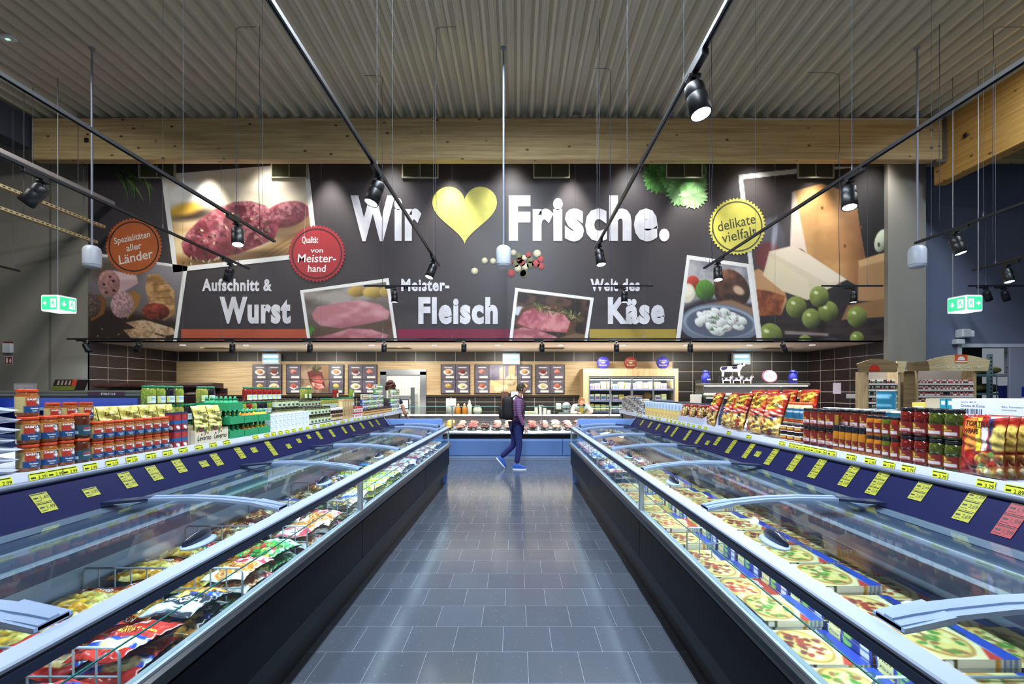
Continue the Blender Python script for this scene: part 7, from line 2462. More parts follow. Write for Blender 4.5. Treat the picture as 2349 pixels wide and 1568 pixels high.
row(1, DIPJ, 'brown dip jar', 2.83, 0.086, 7, 1.27, 2, 0.130, 'of the rear dip row', 'jar', scale=(1, 1, 1.12))
rs = np.random.RandomState(6)
for k in range(5):
    stand(CHIP[k % 3], 1, (3.86, 4.16, 4.44, 4.72, 5.00)[k], 1.24 + 0.03 * (k % 2), ZSH, 0.30, 'large red and yellow crisp bag leaning on the shelf, %s from the bean dips' % ORD[k + 1], 'crisp bag', None, 0.37, (0.98, 1, 0.9), 0.25 * (rs.rand() - 0.5))
for k in range(4):
    stand(CHIP[(k + 1) % 3], 1, (4.00, 4.30, 4.58, 4.86)[k], 1.60, ZSH + 0.02, 0.12, 'red crisp bag in the rear row behind the large bags, %s from the bean dips' % ORD[k + 1], 'crisp bag', None, 0.37, (0.95, 1, 0.8))
o = thing('snack_display', 'white cardboard display with three compartments beside the crisp bags', 'display box', (0.913 + 1.20, 5.58, ZSH), -PI / 2)
MB().box(-0.38, 0.38, -0.062, -0.058, 0, 0.075).box(-0.38, 0.38, 0.12, 0.124, 0, 0.20).box(-0.376, 0.376, -0.058, 0.12, 0, 0.003).obj('carton', M_SHELFW, o)
for x in (-0.38, -0.13, 0.126, 0.376):
    MB().prof([(-0.058, 0.003), (-0.058, 0.075), (0.12, 0.16), (0.12, 0.003)], x, x + 0.004, 0, 'X').obj('divider', M_SHELFW, o)
for k in range(3):
    for j in range(2):
        stand(TORT, 1, 5.335 + 0.255 * k, 1.19 + 0.05 * j, ZSH + 0.02, 0.12, 'small dark red pack in the white display, %s compartment, %s' % (ORD[k + 1], ('front', 'behind')[j]), 'snack pack', None, 0.20, (0.9, 0.74, 0.9))
NAVY = k_box('chocolate_carton', 0.18, 0.12, 0.055, lab_plain('#20304c', [(4, 6, 20, 18, '#3a5070'), (26, 8, 44, 12, '#8aa0b8')]))
row(1, NAVY, 'flat navy carton', 5.32, 0.19, 7, 1.40, 4, 0.055, 'stacked behind the white display', 'carton')


def crackcv():
    c = Cv(30, 48, '#a8c4e4')
    c.tex(c.all(), '#8fb4e0', '#c9dcee', 12, 4)
    c.fill([(0, 20), (30, 18), (30, 48), (0, 48)], '#d8bc70', 4)
    food(c, 4, 28, 26, 46, ['#d8b050', '#c89a44', '#e8d090'], 6, 14, 8, 0.8)
    return c


CRK = k_box('cracker_box', 0.125, 0.06, 0.215, crackcv)
row(1, CRK, 'light blue cracker box', 6.03, 0.134, 12, 1.19, 1, 0.215, 'beyond the white display', 'box')
FP = [k_box('biscuit_carton', 0.19, 0.14, 0.034, lab_plain(a, [(4, 4, 20, 20, b), (24, 8, 44, 16, c)])) for a, b, c in (('#2a3a4c', '#a8bcd0', '#d8dce0'), ('#d8d4c8', '#7a5a3a', '#3a4a5c'), ('#7aa0c4', '#e8e4d8', '#c89a4c'), ('#3a2a20', '#c8a878', '#e0dcd0'))]
FN = ['dark biscuit carton', 'cream biscuit carton', 'blue biscuit carton', 'brown biscuit carton']
for i in range(8):
    for j in range((6, 7, 7, 8, 8, 7, 8, 7)[i]):
        q = (i * 3 + j * 5) % 4
        FP[q].place((0.913 + 1.23, 7.72 + 0.205 * i, ZSH + 0.0352 * j), -PI / 2 + 0.06 * ((i + j) % 3 - 1), '%s, %s stack beyond the cracker boxes, %s from below' % (FN[q], ORD[i + 1], ORD[j + 1]), 'carton', 'biscuit cartons')
row(1, NAVY, 'flat navy carton', 6.75, 0.19, 6, 1.40, 4, 0.055, 'stacked behind the cracker boxes', 'carton')
row(1, SPB, 'small pale seasoning bottle', 7.95, 0.08, 8, 1.42, 2, 0.105, 'behind the biscuit cartons', 'bottle')
row(1, TEAL, 'teal vegetable can', 2.64, 0.108, 8, 1.345, 2, 0.128, 'behind the taco sauces', 'can')
row(1, TEAL, 'teal vegetable can', 2.95, 0.108, 7, 1.50, 2, 0.128, 'of the rearmost can row', 'can')
TEAL.place((0.913 + 1.50, 3.06, ZSH + 2 * 0.1292), 0.3, 'single teal vegetable can on top of the can rows', 'can')
row(1, ORJ, 'orange-lidded sauce glass', 3.74, 0.092, 7, 1.40, 2, 0.145, 'behind the bean dips', 'jar', scale=(1, 1, 1))
row(1, SALR, 'red salsa jar', 2.06, 0.086, 6, 1.29, 2, 0.123, 'of the second jar row', 'jar', scale=(0.95, 0.95, 0.83))
row(1, SALG, 'green jalapeno jar', 2.06, 0.086, 9, 1.64, 2, 0.123, 'under the white coconut carton', 'jar', scale=(1, 1, 0.83))
o = thing('coconut_cream_case', 'long white carton printed with coconut cream lying on the jars', 'carton', (0.913 + 1.64, 2.36, ZSH + 2 * 0.1242 + 0.002), -PI / 2)
MB().box(-0.24, 0.24, -0.14, 0.14, 0, 0.092, 0, 0.002).obj('case', mat('carton_white', '#d0d6e4', 0.5), o)
fn = lambda a, b: (a, -0.1412, b)
mb = MB().text('Art.Nr. 88172', fn, -0.185, -0.10, 0.070, 0.078).text('Crema di Coco', fn, -0.185, -0.055, 0.048, 0.062).text('BSL Foodservice', fn, 0.03, 0.16, 0.05, 0.058).text('Germany', fn, 0.03, 0.10, 0.036, 0.043)
for k in range(14):
    mb.box(-0.185 + 0.0085 * k, -0.185 + 0.0085 * k + (0.003, 0.005, 0.002)[k % 3], -0.1414, -0.1405, 0.012, 0.038)
mb.obj('lettering', mat('ink_bluegrey_dark', '#3a4058', 0.5), o)
o = thing('white_tray', 'open white cardboard tray with teal packs next to the coconut carton', 'tray', (0.913 + 1.62, 2.74, ZSH + 2 * 0.1242 + 0.002), -PI / 2)
MB().box(-0.12, 0.12, -0.10, -0.097, 0, 0.03).box(-0.12, 0.12, 0.097, 0.10, 0, 0.03).box(-0.12, -0.117, -0.097, 0.097, 0, 0.03).box(0.117, 0.12, -0.097, 0.097, 0, 0.03).box(-0.117, 0.117, -0.097, 0.097, 0, 0.002).obj('carton', mat('carton_white', '#d0d6e4', 0.5), o)
TP = k_box('drink_pack', 0.04, 0.035, 0.085, lab_plain('#1d7a8c', [(12, 4, 38, 10, '#d8e4e4')]))
for k in range(4):
    TP.place((0.913 + 1.57 + 0.04 * (k // 2), 2.665 + 0.045 * (k % 2), ZSH + 2 * 0.1242 + 0.005), -PI / 2, 'teal drink pack in the white tray, %s from its corner' % ORD[k + 1], 'drink pack', 'teal drink packs')
tag(k_box('tan_carton', 0.14, 0.10, 0.085, lab_plain('#a89a80', [])).place((0.913 + 1.63, 2.785, ZSH + 2 * 0.1242 + 0.005), -PI / 2, 'plain tan carton standing in the white tray', 'carton'), 'plain tan carton standing in the white tray', 'carton')
row(1, SALG, 'green jalapeno jar', 2.84, 0.086, 1, 1.64, 2, 0.123, 'under the white tray', 'jar', scale=(1, 1, 0.83))
YBX = k_box('mustard_carton', 0.11, 0.08, 0.10, lab_plain('#c8b450', [(8, 6, 40, 14, '#e8e0a0')]))
row(1, YBX, 'yellow mustard carton', 3.05, 0.12, 3, 1.95, 3, 0.10, 'of the far-side shelf edge', 'carton')
row(1, CURRY, 'orange-lidded curry jar', 2.72, 0.088, 4, 1.95, 2, 0.130, 'of the far-side shelf edge', 'jar')
row(1, RWB, 'red and white stock carton', 2.52, 0.09, 2, 1.95, 4, 0.075, 'of the far-side shelf edge', 'carton')

# ================================================================== TRACKS, SPOTLIGHTS, PENDANTS
M_TRACK = mat('track_black', '#121318', 0.45)
M_SPOTB = mat('spot_body_black', '#0e1016', 0.4)
M_SPOTFACE = mat('spot_face', '#ffffff', 0.4, emit=(0.94, 0.97, 1.0), es=30)
M_WIRE = mat('wire_grey', '#5c5e66', 0.6)
ZT_ = 3.90


def k_spot(lit=True):
    """Track head: driver box under the track, hinge and tiltable cylinder."""
    t = thing('track_spotlight')
    MB().box(-0.024, 0.024, -0.16, 0.10, -0.045, 0.0, 0, 0.004).obj('driver_box', M_SPOTB, t)
    MB().box(-0.045, 0.045, 0.02, 0.11, -0.075, -0.0455, 0, 0.006).cyl((0, 0.065, -0.075), (0, 0.065, -0.12), 0.018, 10).obj('hinge', M_SPOTB, t)
    h = MB().lathe([(0.055, 0.0), (0.072, -0.02), (0.075, -0.10), (0.073, -0.104), (0.075, -0.108), (0.078, -0.25), (0.070, -0.255), (0.066, -0.245)], 22).obj('lamp_head', M_SPOTB, t)
    h.location = (0, 0.065, -0.115)
    f = MB().lathe([(0.0, -0.246), (0.067, -0.246)], 22).obj('lamp_face', M_SPOTFACE if lit else M_SPOTB, h)
    return t


SPOT = Kind(k_spot)
DIM = Kind(lambda: k_spot(False))


def spotlight(loc, rz, tx, ty, label_, power, tgt=None, lit=True, s=1.0, ang=58):
    o = (SPOT if lit else DIM).place(loc, (0, 0, rz), label_, 'spotlight', 'track spotlights', (s, s, s))
    for c in o.children:
        if c.name.startswith('lamp_head'):
            c.rotation_euler = (tx, ty, 0)
    if power > 0:
        p = Matrix.Translation(loc) @ Matrix.Rotation(rz, 4, 'Z') @ Matrix.Translation((0, 0.065 * s, -0.115 * s)) @ Euler((tx, ty, 0)).to_matrix().to_4x4()
        q = p @ Vector((0, 0, -0.27 * s))
        e = p @ Vector((0, 0, -2.0))
        spot('spot_light', q, tgt or e, power, COOL, ang, 0.6, 0.06)
    return o


def track(p, q, lab_, wires=(), name='light_track'):
    t = thing(name, lab_, 'track light', p, 0)
    d = Vector(q) - Vector(p)
    mb = MB()
    a = (Matrix.Rotation(math.atan2(d.y, d.x), 4, 'Z'))
    L = d.length
    mb.prof([(-0.018, 0.0), (-0.018, 0.034), (0.018, 0.034), (0.018, 0.0), (0.008, 0.0), (0.008, 0.01), (-0.008, 0.01), (-0.008, 0.0)], 0, L, 0, 'X')
    o = mb.obj('rail', M_TRACK, t)
    o.rotation_euler = (0, 0, math.atan2(d.y, d.x))
    for s in wires:
        w = Vector(p) + d * s
        l = Vector((w.x - p[0], w.y - p[1], 0))
        MB().cyl((l.x, l.y, 0.034), (l.x, l.y, ZC - p[2] + 0.0), 0.0022, 5).cyl((l.x, l.y, 0.034), (l.x, l.y, 0.10), 0.012, 6, 0, 0.004).obj('suspension_wire', M_WIRE, t)
    return t


# five long tracks running to the back of the hall
track((-5.02 * 2.34 / 3.04, 0.2, ZT_), (-3.83, 7.4, ZT_), 'long black light track left of the aisle over the jar shelf'.replace(' left of the aisle', ''), (0.42, 0.72, 0.95))
track((-1.50, 0.2, ZT_), (-1.47, 8.85, ZT_), 'long black light track over the bag freezer beside the headline word', (0.3, 0.55, 0.62, 0.93))
track((1.27, 0.2, ZT_), (1.30, 7.76, ZT_), 'long black light track over the pizza freezer with the big spotlight', (0.45, 0.7, 0.98))
track((3.63, 0.2, ZT_), (3.60, 9.02, ZT_), 'long black light track over the crisps shelf towards the yellow badge', (0.35, 0.55, 0.78, 0.97))
track((-5.15, 0.2, ZT_), (-5.18, 9.05, ZT_), 'long black light track over the fish cooler towards the meat photo', (0.5, 0.75, 0.96))
track((6.37, 0.2, ZT_), (6.36, 7.48, ZT_), 'black light track beside the right speaker pendant before the slate wall'.replace(' right', ''), (0.85, 0.96))
track((9.05, 3.0, ZT_), (8.92, 9.17, ZT_), 'short black light track high before the slate wall under the girder', (0.8, 0.93))
track((-10.2, 5.5, 4.0), (-10.2, 9.6, 4.0), 'short black light track end beside the olive wall', (0.97,))
for px0, px1, lab_, wr in ((835, 975, 'short black cross track before the word Meister', (0.3, 0.9)), (1358, 1498, 'short black cross track before the words Welt des', (0.3, 0.95)), (1885, 2025, 'short black cross track before the grapes photo', (0.3, 0.75)), (2222, 2420, 'black cross track with two unlit heads before the slate wall', (0.2,))):
    y = 10.45
    a, b = at(px0, 657, y), at(px1, 657, y)
    track((a[0], y, 3.885), (b[0], y, 3.885), lab_.replace('Meister', 'meister').replace('Welt', 'welt'), wr)
track((-10.20, 10.62, 2.72), (7.25, 10.62, 2.72), 'very long black light track hung along the lower edge of the picture wall', (0.15, 0.2, 0.33, 0.41, 0.5, 0.57, 0.66, 0.75, 0.83, 0.92))

SP_ = [  # x, y along track, heading, tilt x, tilt y, power, label
    (-3.83, 2.05, 0, -0.22, 0.10, 170, 'lit spotlight over the near bread bags', 1.0),
    (-3.83, 6.35, 0, -0.22, -0.15, 150, 'lit spotlight before the steak photo', 1.0),
    (-1.48, 4.95, 0, -0.22, 0.28, 190, 'lit spotlight in front of the headline letter W', 1.0),
    (-1.47, 8.20, 0, -0.22, 0.30, 120, 'lit spotlight above the word meister', 1.0),
    (1.285, 3.35, 0, -0.22, -0.15, 200, 'largest lit spotlight high over the pizza freezer', 1.0),
    (1.295, 7.35, 0, -0.22, -0.12, 120, 'spotlight in front of the headline letters c and h', 1.0),
    (3.62, 5.05, 0, -0.22, 0.10, 170, 'lit spotlight before the big cheese photo', 1.0),
    (3.605, 8.35, 0, -0.22, 0.05, 120, 'lit spotlight above the cream cheese plate photo', 1.0),
    (-5.17, 5.05, 0, -0.3, 0.55, 0, 'dark tilted spotlight over the fish cooler', 1.0),
    (-5.18, 8.4, 0, 0.1, 0.3, 0, 'dark spotlight under the meat photo', 1.0),
    (6.36, 6.75, 0, -0.22, -0.2, 90, 'spotlight right beside the tall speaker pendant'.replace(' right', ''), 1.0),
    (8.95, 8.50, 0, -0.22, 0.0, 90, 'lit spotlight before the slate wall above the exit sign', 1.0)]
for x, y, rz, tx, ty, pw, lab_, s in SP_:
    spotlight((x, y, ZT_ - 0.001), rz, tx, ty, lab_, pw, None, pw > 0, s, 78)
for px, lab_ in ((905, 'lit spotlight hanging from the cross track before meister'), (1432, 'lit spotlight on the cross track before welt des'), (1957, 'lit spotlight on the cross track before the grapes')):
    a = at(px, 657, 10.45)
    spotlight((a[0] - 0.06, 10.45, 3.884), -PI / 2, 0.0, 0.0, lab_, 220, None, True, 0.95, 90)
for px, lab_ in ((2262, 'unlit tilted head on the slate wall cross track, nearer the pier'), (2303, 'unlit tilted head on the slate wall cross track, farther from the pier')):
    a = at(px, 657, 10.45)
    spotlight((a[0] - 0.06, 10.45, 3.884), -PI / 2, 0.5, 0.2, lab_, 0, None, False, 0.9)
for k, px in enumerate((195, 322, 534, 712, 882, 1065, 1244, 1415, 1584, 1795)):
    a = at(px, 780, 10.62)
    spotlight((a[0] - 0.06, 10.62, 2.719), -PI / 2, (0.5, -0.5)[k == 1] if k < 2 else (0.35 if k == 9 else 0.0), 0, 'black spotlight on the long track under the picture wall, %s from the fish corner' % ORD[k + 1], 34, (a[0], 11.5, 0.9) if k > 1 else (-10.4, 11.0, 1.6), False, 0.8, 90)
# bare spots under the same tracks, without heads, that light the shelves and lids
for x, y, t_ in ((-3.83, 0.9, (-2.6, 2.6, 1.2)), (3.63, 0.9, (2.3, 2.6, 1.2)), (-1.5, 1.0, (-1.9, 3.2, 0.9)), (1.27, 1.0, (1.6, 3.0, 0.9)), (3.62, 2.6, (2.1, 4.4, 1.2)), (-3.83, 3.6, (-2.4, 5.2, 1.2)), (3.61, 6.6, (2.1, 6.6, 1.2)), (-3.83, 5.2, (-2.4, 7.2, 1.2))):
    spot('spot_light', (x, y, 3.6), t_, 150, COOL, 80, 0.7, 0.06)


# speaker pendants on white rods
def k_speaker():
    t = thing('speaker_pendant')
    r, h = 0.135, 0.40
    MB().lathe([(0.0, 0.0), (0.09, 0.0), (0.125, 0.02), (r, 0.06), (r, 0.30), (0.12, 0.355), (0.08, 0.39), (0.03, h), (0.0, h)], 26).obj('body', mat('speaker_white', '#c3cad6', 0.35), t)
    MB().lathe([(0.137, 0.055), (0.1385, 0.060), (0.137, 0.066)], 26).obj('seam_ring', mat('speaker_seam', '#9aa3b2', 0.4), t)
    MB().cyl((0, 0, h), (0, 0, ZC - 3.74), 0.017, 10).obj('rod', mat('rod_white', '#7c8698', 0.4), t)
    MB().lathe([(0.0, ZC - 3.76), (0.05, ZC - 3.76), (0.05, ZC - 3.741)], 14).obj('ceiling_rose', mat('rod_white', '#7c8698', 0.4), t)
    return t


SPK = Kind(k_speaker)
for px, lab_ in ((211, 'white capsule speaker on a long rod near the orange badge'), (1155, 'white capsule speaker on a long rod under the yellow heart'), (2104, 'white capsule speaker on a long rod before the slate wall')):
    SPK.place(((px - 1186) * 8.32 / FPX, 8.32, 3.74), 0, lab_, 'speaker')


# exit signs: boxes seen corner-on
M_EXG = mat('exit_green', '#1fae62', 0.4, emit=(0.05, 0.62, 0.30), es=0.9)
M_EXW = mat('exit_white', '#eef6f2', 0.4, emit=(0.8, 1.0, 0.92), es=1.0)


def exit_face(t, w, arrow, flip):
    """One green face in its own plane, x to the right, facing -Y."""
    f = MB().box(-w, w, -0.012, 0, 0, 0.28, 0, 0.003)
    o = f.obj('face', M_EXW, t)
    MB().box(-w + 0.012, w - 0.012, -0.0135, -0.0125, 0.014, 0.266).obj('green_panel', M_EXG, o)
    mb = MB()
    y0, y1 = -0.0155, -0.014
    s = -1 if flip else 1
    cx = s * w * 0.45
    mb.box(cx - 0.055, cx + 0.055, y0, y1, 0.055, 0.225, 0)
    mr = MB()
    y2, y3 = -0.017, -0.0158
    mr.ball((cx + 0.006, -0.0165, 0.195), 0.013, 10, 0, (1, 0.05, 1))
    for q in ([(cx + 0.012, 0.18), (cx - 0.014, 0.175), (cx - 0.022, 0.13), (cx + 0.002, 0.125)], [(cx - 0.022, 0.135), (cx - 0.045, 0.10), (cx - 0.036, 0.092), (cx - 0.008, 0.125)], [(cx + 0.0, 0.13), (cx + 0.026, 0.105), (cx + 0.016, 0.07), (cx + 0.03, 0.068), (cx + 0.042, 0.108), (cx + 0.01, 0.14)], [(cx - 0.012, 0.172), (cx - 0.045, 0.165), (cx - 0.044, 0.155), (cx - 0.014, 0.158)], [(cx + 0.01, 0.17), (cx + 0.04, 0.145), (cx + 0.034, 0.138), (cx + 0.008, 0.155)]):
        mr.prof(q, y2, y3)
    ax, az = -s * w * 0.45, 0.14
    if arrow == 'side':
        u = -1 if not flip else 1
        mb.prof([(ax + u * 0.05, az), (ax + u * 0.0, az + 0.045), (ax + u * 0.0, az - 0.045)], y0, y1).box(ax - 0.05, ax + 0.05 * 0.2, y0, y1, az - 0.012, az + 0.012)
        if u > 0:
            pass
    else:
        mb.prof([(ax, az - 0.05), (ax + 0.045, az), (ax - 0.045, az)], y0, y1).box(ax - 0.012, ax + 0.012, y0, y1, az - 0.01, az + 0.05)
    mb.obj('pictogram', M_EXW, o)
    mr.obj('runner', M_EXG, o)
    return o


def exit_sign(px, lab_, mir):
    Y = 9.1
    X, _, z0 = at(px, 714, Y)
    t = thing('exit_sign', lab_, 'exit sign', (X, Y - 0.14, z0))
    w = 0.165
    a = 0.76
    t.rotation_euler = (0, 0, -0.68 if mir else 0.72)
    f1 = exit_face(t, w, 'side' if not mir else 'down', False)
    f1.rotation_euler = (0, 0, -a)
    f1.location = (-w * math.cos(a), w * math.sin(a), 0)
    f2 = exit_face(t, w, 'down' if not mir else 'side', mir)
    f2.rotation_euler = (0, 0, a)
    f2.location = (w * math.cos(a), w * math.sin(a), 0)
    c, s = 2 * w * math.cos(a), 2 * w * math.sin(a)
    MB().prof([(-c, s), (0, 0.0), (c, s), (0, 2 * s)], 0.281, 0.30, 0, 'Z').obj('top_cap', M_WHITE, t)
    MB().prof([(-c, s), (0, 0.0), (c, s), (0, 2 * s)], -0.012, -0.001, 0, 'Z').obj('bottom_cap', M_EXW, t)
    for x in ((-0.02,) if not mir else (-0.17, 0.19)):
        MB().cyl((x, s, 0.295), (x, s, ZC - z0 + 0.15), 0.008, 6).obj('hanging_rod', mat('rod_steel', '#8a8e90', 0.5, 0.5), t)


exit_sign(150, 'lit green exit sign hanging before the olive wall', False)
exit_sign(2200, 'lit green exit sign hanging before the slate wall', True)

# electric pipe and two perforated light trays along the olive wall side
o = thing('ceiling_pipe', 'thick grey pipe running towards the olive wall under the roof', 'pipe', (-9.75, 0, 6.05))
MB().cyl((0, 3.0, 0), (0, 11.27, 0), 0.085, 16).obj('pipe', mat('pipe_grey', '#b0aaac', 0.4), o)
for y in (7.5, 10.4):
    MB().cyl((0, y, 0.08), (0, y, ZC - 6.05), 0.008, 6).obj('hanger', M_WIRE, o)
M_TRAYP = mat('cable_tray', '#c9b78e', 0.45)
for z, x, lab_ in ((5.38, -9.72, 'upper perforated cable tray under the grey pipe'), (5.02, -9.90, 'lower perforated cable tray under the grey pipe')):
    o = thing('cable_tray', lab_, 'cable tray', (x, 0, z))
    mb = MB().box(-0.05, 0.05, 3, 11.0, 0, 0.012).box(-0.05, -0.044, 3, 11.0, 0.012, 0.06).box(0.044, 0.05, 3, 11.0, 0.012, 0.06)
    mb.obj('tray', M_TRAYP, o)
    mb = MB()
    for k in range(60):
        mb.box(0.0501, 0.0512, 5.0 + 0.1 * k, 5.05 + 0.1 * k, 0.022, 0.040)
    mb.obj('slot', M_BLACKM, o)
    for y in (6.6, 9.4, 10.7):
        MB().cyl((0, y, 0.05), (0, y, ZC - z), 0.006, 5).obj('hanger', M_WIRE, o)
# cables dropping from the deck to the tracks, with their cross conduits
for k, (px, top, bot, dx) in enumerate(((541, 40, 575, 0.34), (877, 172, 655, -0.36), (1000, 20, 600, 0.34), (1400, 155, 657, -0.3), (1375, 0, 520, 0), (1633, 0, 600, 0), (1925, 165, 660, -0.6), (2155, 0, 530, 0), (595, 0, 520, 0), (2278, 12, 600, 0.55))):
    Y = max(5.2, min(10.2, (ZC - EYE) * FPX / (896 - max(top, 60))))
    X = (px - 1186) * Y / FPX
    zb = EYE + (896 - bot) * Y / FPX
    rs = np.random.RandomState(k)
    pts = [(X + 0.006 * rs.randn(), Y, zb + (ZC + (0.0 if dx else 0.14) - 0.01 - zb) * j / 12) for j in range(13)]
    if dx:
        pts = pts[:-1] + [(X, Y, ZC - 0.05), (X + dx * 0.2, Y, ZC - 0.015), (X + dx, Y, ZC - 0.012)]
    o = MB().tube(pts, 0.0045, 6).obj('drop_cable', mat('cable_violet_grey', '#2e2e42', 0.6))
    tag(o, 'thin dark cable dropping from the roof deck, %s from the herb photo end' % ORD[(9, 2, 3, 5, 4, 6, 7, 8, 1, 10)[k] if k != 0 else 11], 'cable')
o = thing('smoke_detector', 'flat white detector with a green lamp under the roof deck', 'detector', at(18, 86, 8.05)[:2] + (ZC - 0.05,))
MB().box(-0.12, 0.12, -0.07, 0.07, 0, 0.049, 0, 0.01).obj('housing', M_WHITE, o)
MB().box(-0.03, 0.03, -0.02, 0.02, -0.004, -0.0005).obj('lamp', mat('green_led', '#60ff90', 0.4, emit=(0.2, 1.0, 0.4), es=3), o)


# ================================================================== PEOPLE
def skin_body(name, joints, bones, mats_, parent=None, level=2, root=0):
    """Body grown over a jointed skeleton: joints = {name: (point, radius x, radius y)}."""
    me = bpy.data.meshes.new(name)
    keys = list(joints)
    me.from_pydata([joints[k][0] for k in keys], [(keys.index(a), keys.index(b)) for a, b in bones], [])
    me.materials.append(mats_)
    o = bpy.data.objects.new(name, me)
    COL.objects.link(o)
    o.modifiers.new('Skin', 'SKIN').use_smooth_shade = True
    for k, kk in enumerate(keys):
        d = me.skin_vertices[0].data[k]
        d.radius = joints[kk][1:3]
        d.use_root = (k == root)
    s = o.modifiers.new('Subdivision', 'SUBSURF')
    s.levels = s.render_levels = level
    if parent:
        o.parent = parent
    return o


def fingers(hand, d, palm_n, side, m, parent, name='hand', curl=0.5, L=0.085):
    """Palm plus five separate curled fingers growing from the wrist point `hand` along d."""
    h, d, n = Vector(hand), Vector(d).normalized(), Vector(palm_n).normalized()
    s = d.cross(n).normalized() * side
    J = {'wrist': (tuple(h), 0.024, 0.020), 'palm': (tuple(h + d * 0.045), 0.036, 0.017), 'knuckle': (tuple(h + d * 0.085), 0.036, 0.014)}
    B = [('wrist', 'palm'), ('palm', 'knuckle')]
    p = skin_body(name, J, B, m, parent, 2)
    for k, (off, ln) in enumerate(((-0.030, 0.80), (-0.010, 1.0), (0.011, 0.95), (0.030, 0.72))):
        b = h + d * 0.080 + s * off
        a1, a2 = curl * 0.6, curl * 1.5
        d1 = d * math.cos(a1) + n * math.sin(a1)
        d2 = d * math.cos(a2) + n * math.sin(a2)
        q1 = b + d1 * L * 0.5 * ln
        q2 = q1 + d2 * L * 0.5 * ln
        skin_body('finger', {'a': (tuple(b), 0.0095, 0.0095), 'b': (tuple(q1), 0.0088, 0.0088), 'c': (tuple(q2), 0.007, 0.007)}, [('a', 'b'), ('b', 'c')], m, p, 1)
    b = h + d * 0.025 + s * 0.030
    q1 = b + (d * 0.6 + s * 0.8) * 0.035
    q2 = q1 + (d * 0.9 + n * 0.4) * 0.03
    skin_body('thumb', {'a': (tuple(b), 0.012, 0.012), 'b': (tuple(q1), 0.0105, 0.0105), 'c': (tuple(q2), 0.008, 0.008)}, [('a', 'b'), ('b', 'c')], m, p, 1)
    return p


def head(parent, c, yaw, pitch, skin_m, hair_m, hair='short', sc=1.0):
    """Head with eye sockets, nose, mouth and ears; looks along local -Y before yaw."""
    rot = Euler((pitch, 0, yaw), 'XYZ')
    R = rot.to_matrix()
    C_ = Vector(c)

    def fn(U, V):
        th = U * 2 * PI
        ph = V * PI
        x = 0.074 * np.sin(ph) * np.sin(th)
        y = -0.095 * np.sin(ph) * np.cos(th)
        z = 0.118 * np.cos(ph)
        front = np.clip(np.cos(th), 0, 1) * np.sin(ph)
        jaw = np.clip(-z / 0.118, 0, 1)
        x = x * (1 - 0.26 * jaw ** 1.5)
        y = np.where(y > 0, y * (1.04 - 0.30 * jaw), y * (1 - 0.05 * jaw))
        nose = np.exp(-((x / 0.012) ** 2) - ((z + 0.016) / 0.022) ** 2) * front
        y = y - 0.024 * nose
        for s_ in (-1, 1):
            eye = np.exp(-(((x - s_ * 0.030) / 0.014) ** 2) - ((z - 0.010) / 0.010) ** 2) * front
            y = y + 0.010 * eye
            ear = np.exp(-(((y - 0.010) / 0.016) ** 2) - ((z + 0.004) / 0.028) ** 2) * np.clip(s_ * np.sin(th), 0, 1)
            x = x + s_ * 0.016 * ear
        mouth = np.exp(-((x / 0.026) ** 2) - ((z + 0.055) / 0.006) ** 2) * front
        y = y + 0.005 * mouth
        chin = np.exp(-((x / 0.026) ** 2) - ((z + 0.092) / 0.016) ** 2) * front
        y = y - 0.010 * chin
        P_ = np.stack([x, y, z], -1) * sc
        P_ = P_ @ np.array(R).T
        return C_.x + P_[..., 0], C_.y + P_[..., 1], C_.z + P_[..., 2]
    h = MB().grid(fn, 48, 32, 0).obj('head', skin_m, parent)
    w = lambda p: tuple(C_ + R @ (Vector(p) * sc))
    mb = MB()
    for s_ in (-1, 1):
        mb.ball(w((s_ * 0.030, -0.077, 0.010)), 0.010 * sc, 10, 0)
        mb.ball(w((s_ * 0.030, -0.0855, 0.010)), 0.0045 * sc, 8, 1)
    mb.obj('eyes', [mat('eye_white', '#e6e2dc', 0.3), mat('eye_dark', '#2a2420', 0.3)], h)
    MB().ball(w((0, -0.0885, -0.056)), 0.02 * sc, 10, 0, (1.0, 0.16, 0.26), tuple(rot)).obj('lips', mat('lips', '#a8605a', 0.5), h)
    rs = np.random.RandomState(3)
    if hair == 'short':
        def hf(U, V):
            th, ph = U * 2 * PI, V * PI * 0.60
            low = np.where(np.cos(th) > 0.35, 0.62, 1.0)
            ph = ph * low
            k = 1.085 + 0.02 * np.sin(9 * th) * np.sin(7 * ph)
            P_ = np.stack([0.076 * np.sin(ph) * np.sin(th) * k, (-0.097 * np.sin(ph) * np.cos(th) + 0.006) * k, 0.120 * np.cos(ph) * k + 0.002], -1) * sc
            P_ = P_ @ np.array(R).T
            return C_.x + P_[..., 0], C_.y + P_[..., 1], C_.z + P_[..., 2]
        MB().grid(hf, 36, 16, 0).obj('hair', hair_m, h)
    else:
        mb = MB()
        n = 90
        for k in range(n):
            a, b = rs.rand() * 6.28, rs.rand()
            ph = b * 2.0
            if hair == 'curly':
                p = (0.088 * math.sin(ph) * math.sin(a), -0.10 * math.sin(ph) * math.cos(a) * (0.6 if math.cos(a) > 0.4 and ph > 0.9 else 1) + 0.02, 0.13 * math.cos(ph) + 0.005)
                r = 0.026 + 0.012 * rs.rand()
            else:
                if math.cos(a) > 0.3 and ph > 0.9:
                    continue
                p = (0.080 * math.sin(ph) * math.sin(a), -0.098 * math.sin(ph) * math.cos(a) + 0.006, 0.122 * math.cos(ph) + 0.004)
                r = 0.017 + 0.008 * rs.rand()
            mb.ball(w(p), r * sc, 8, 0)
        mb.obj('hair', hair_m, h)
    return h


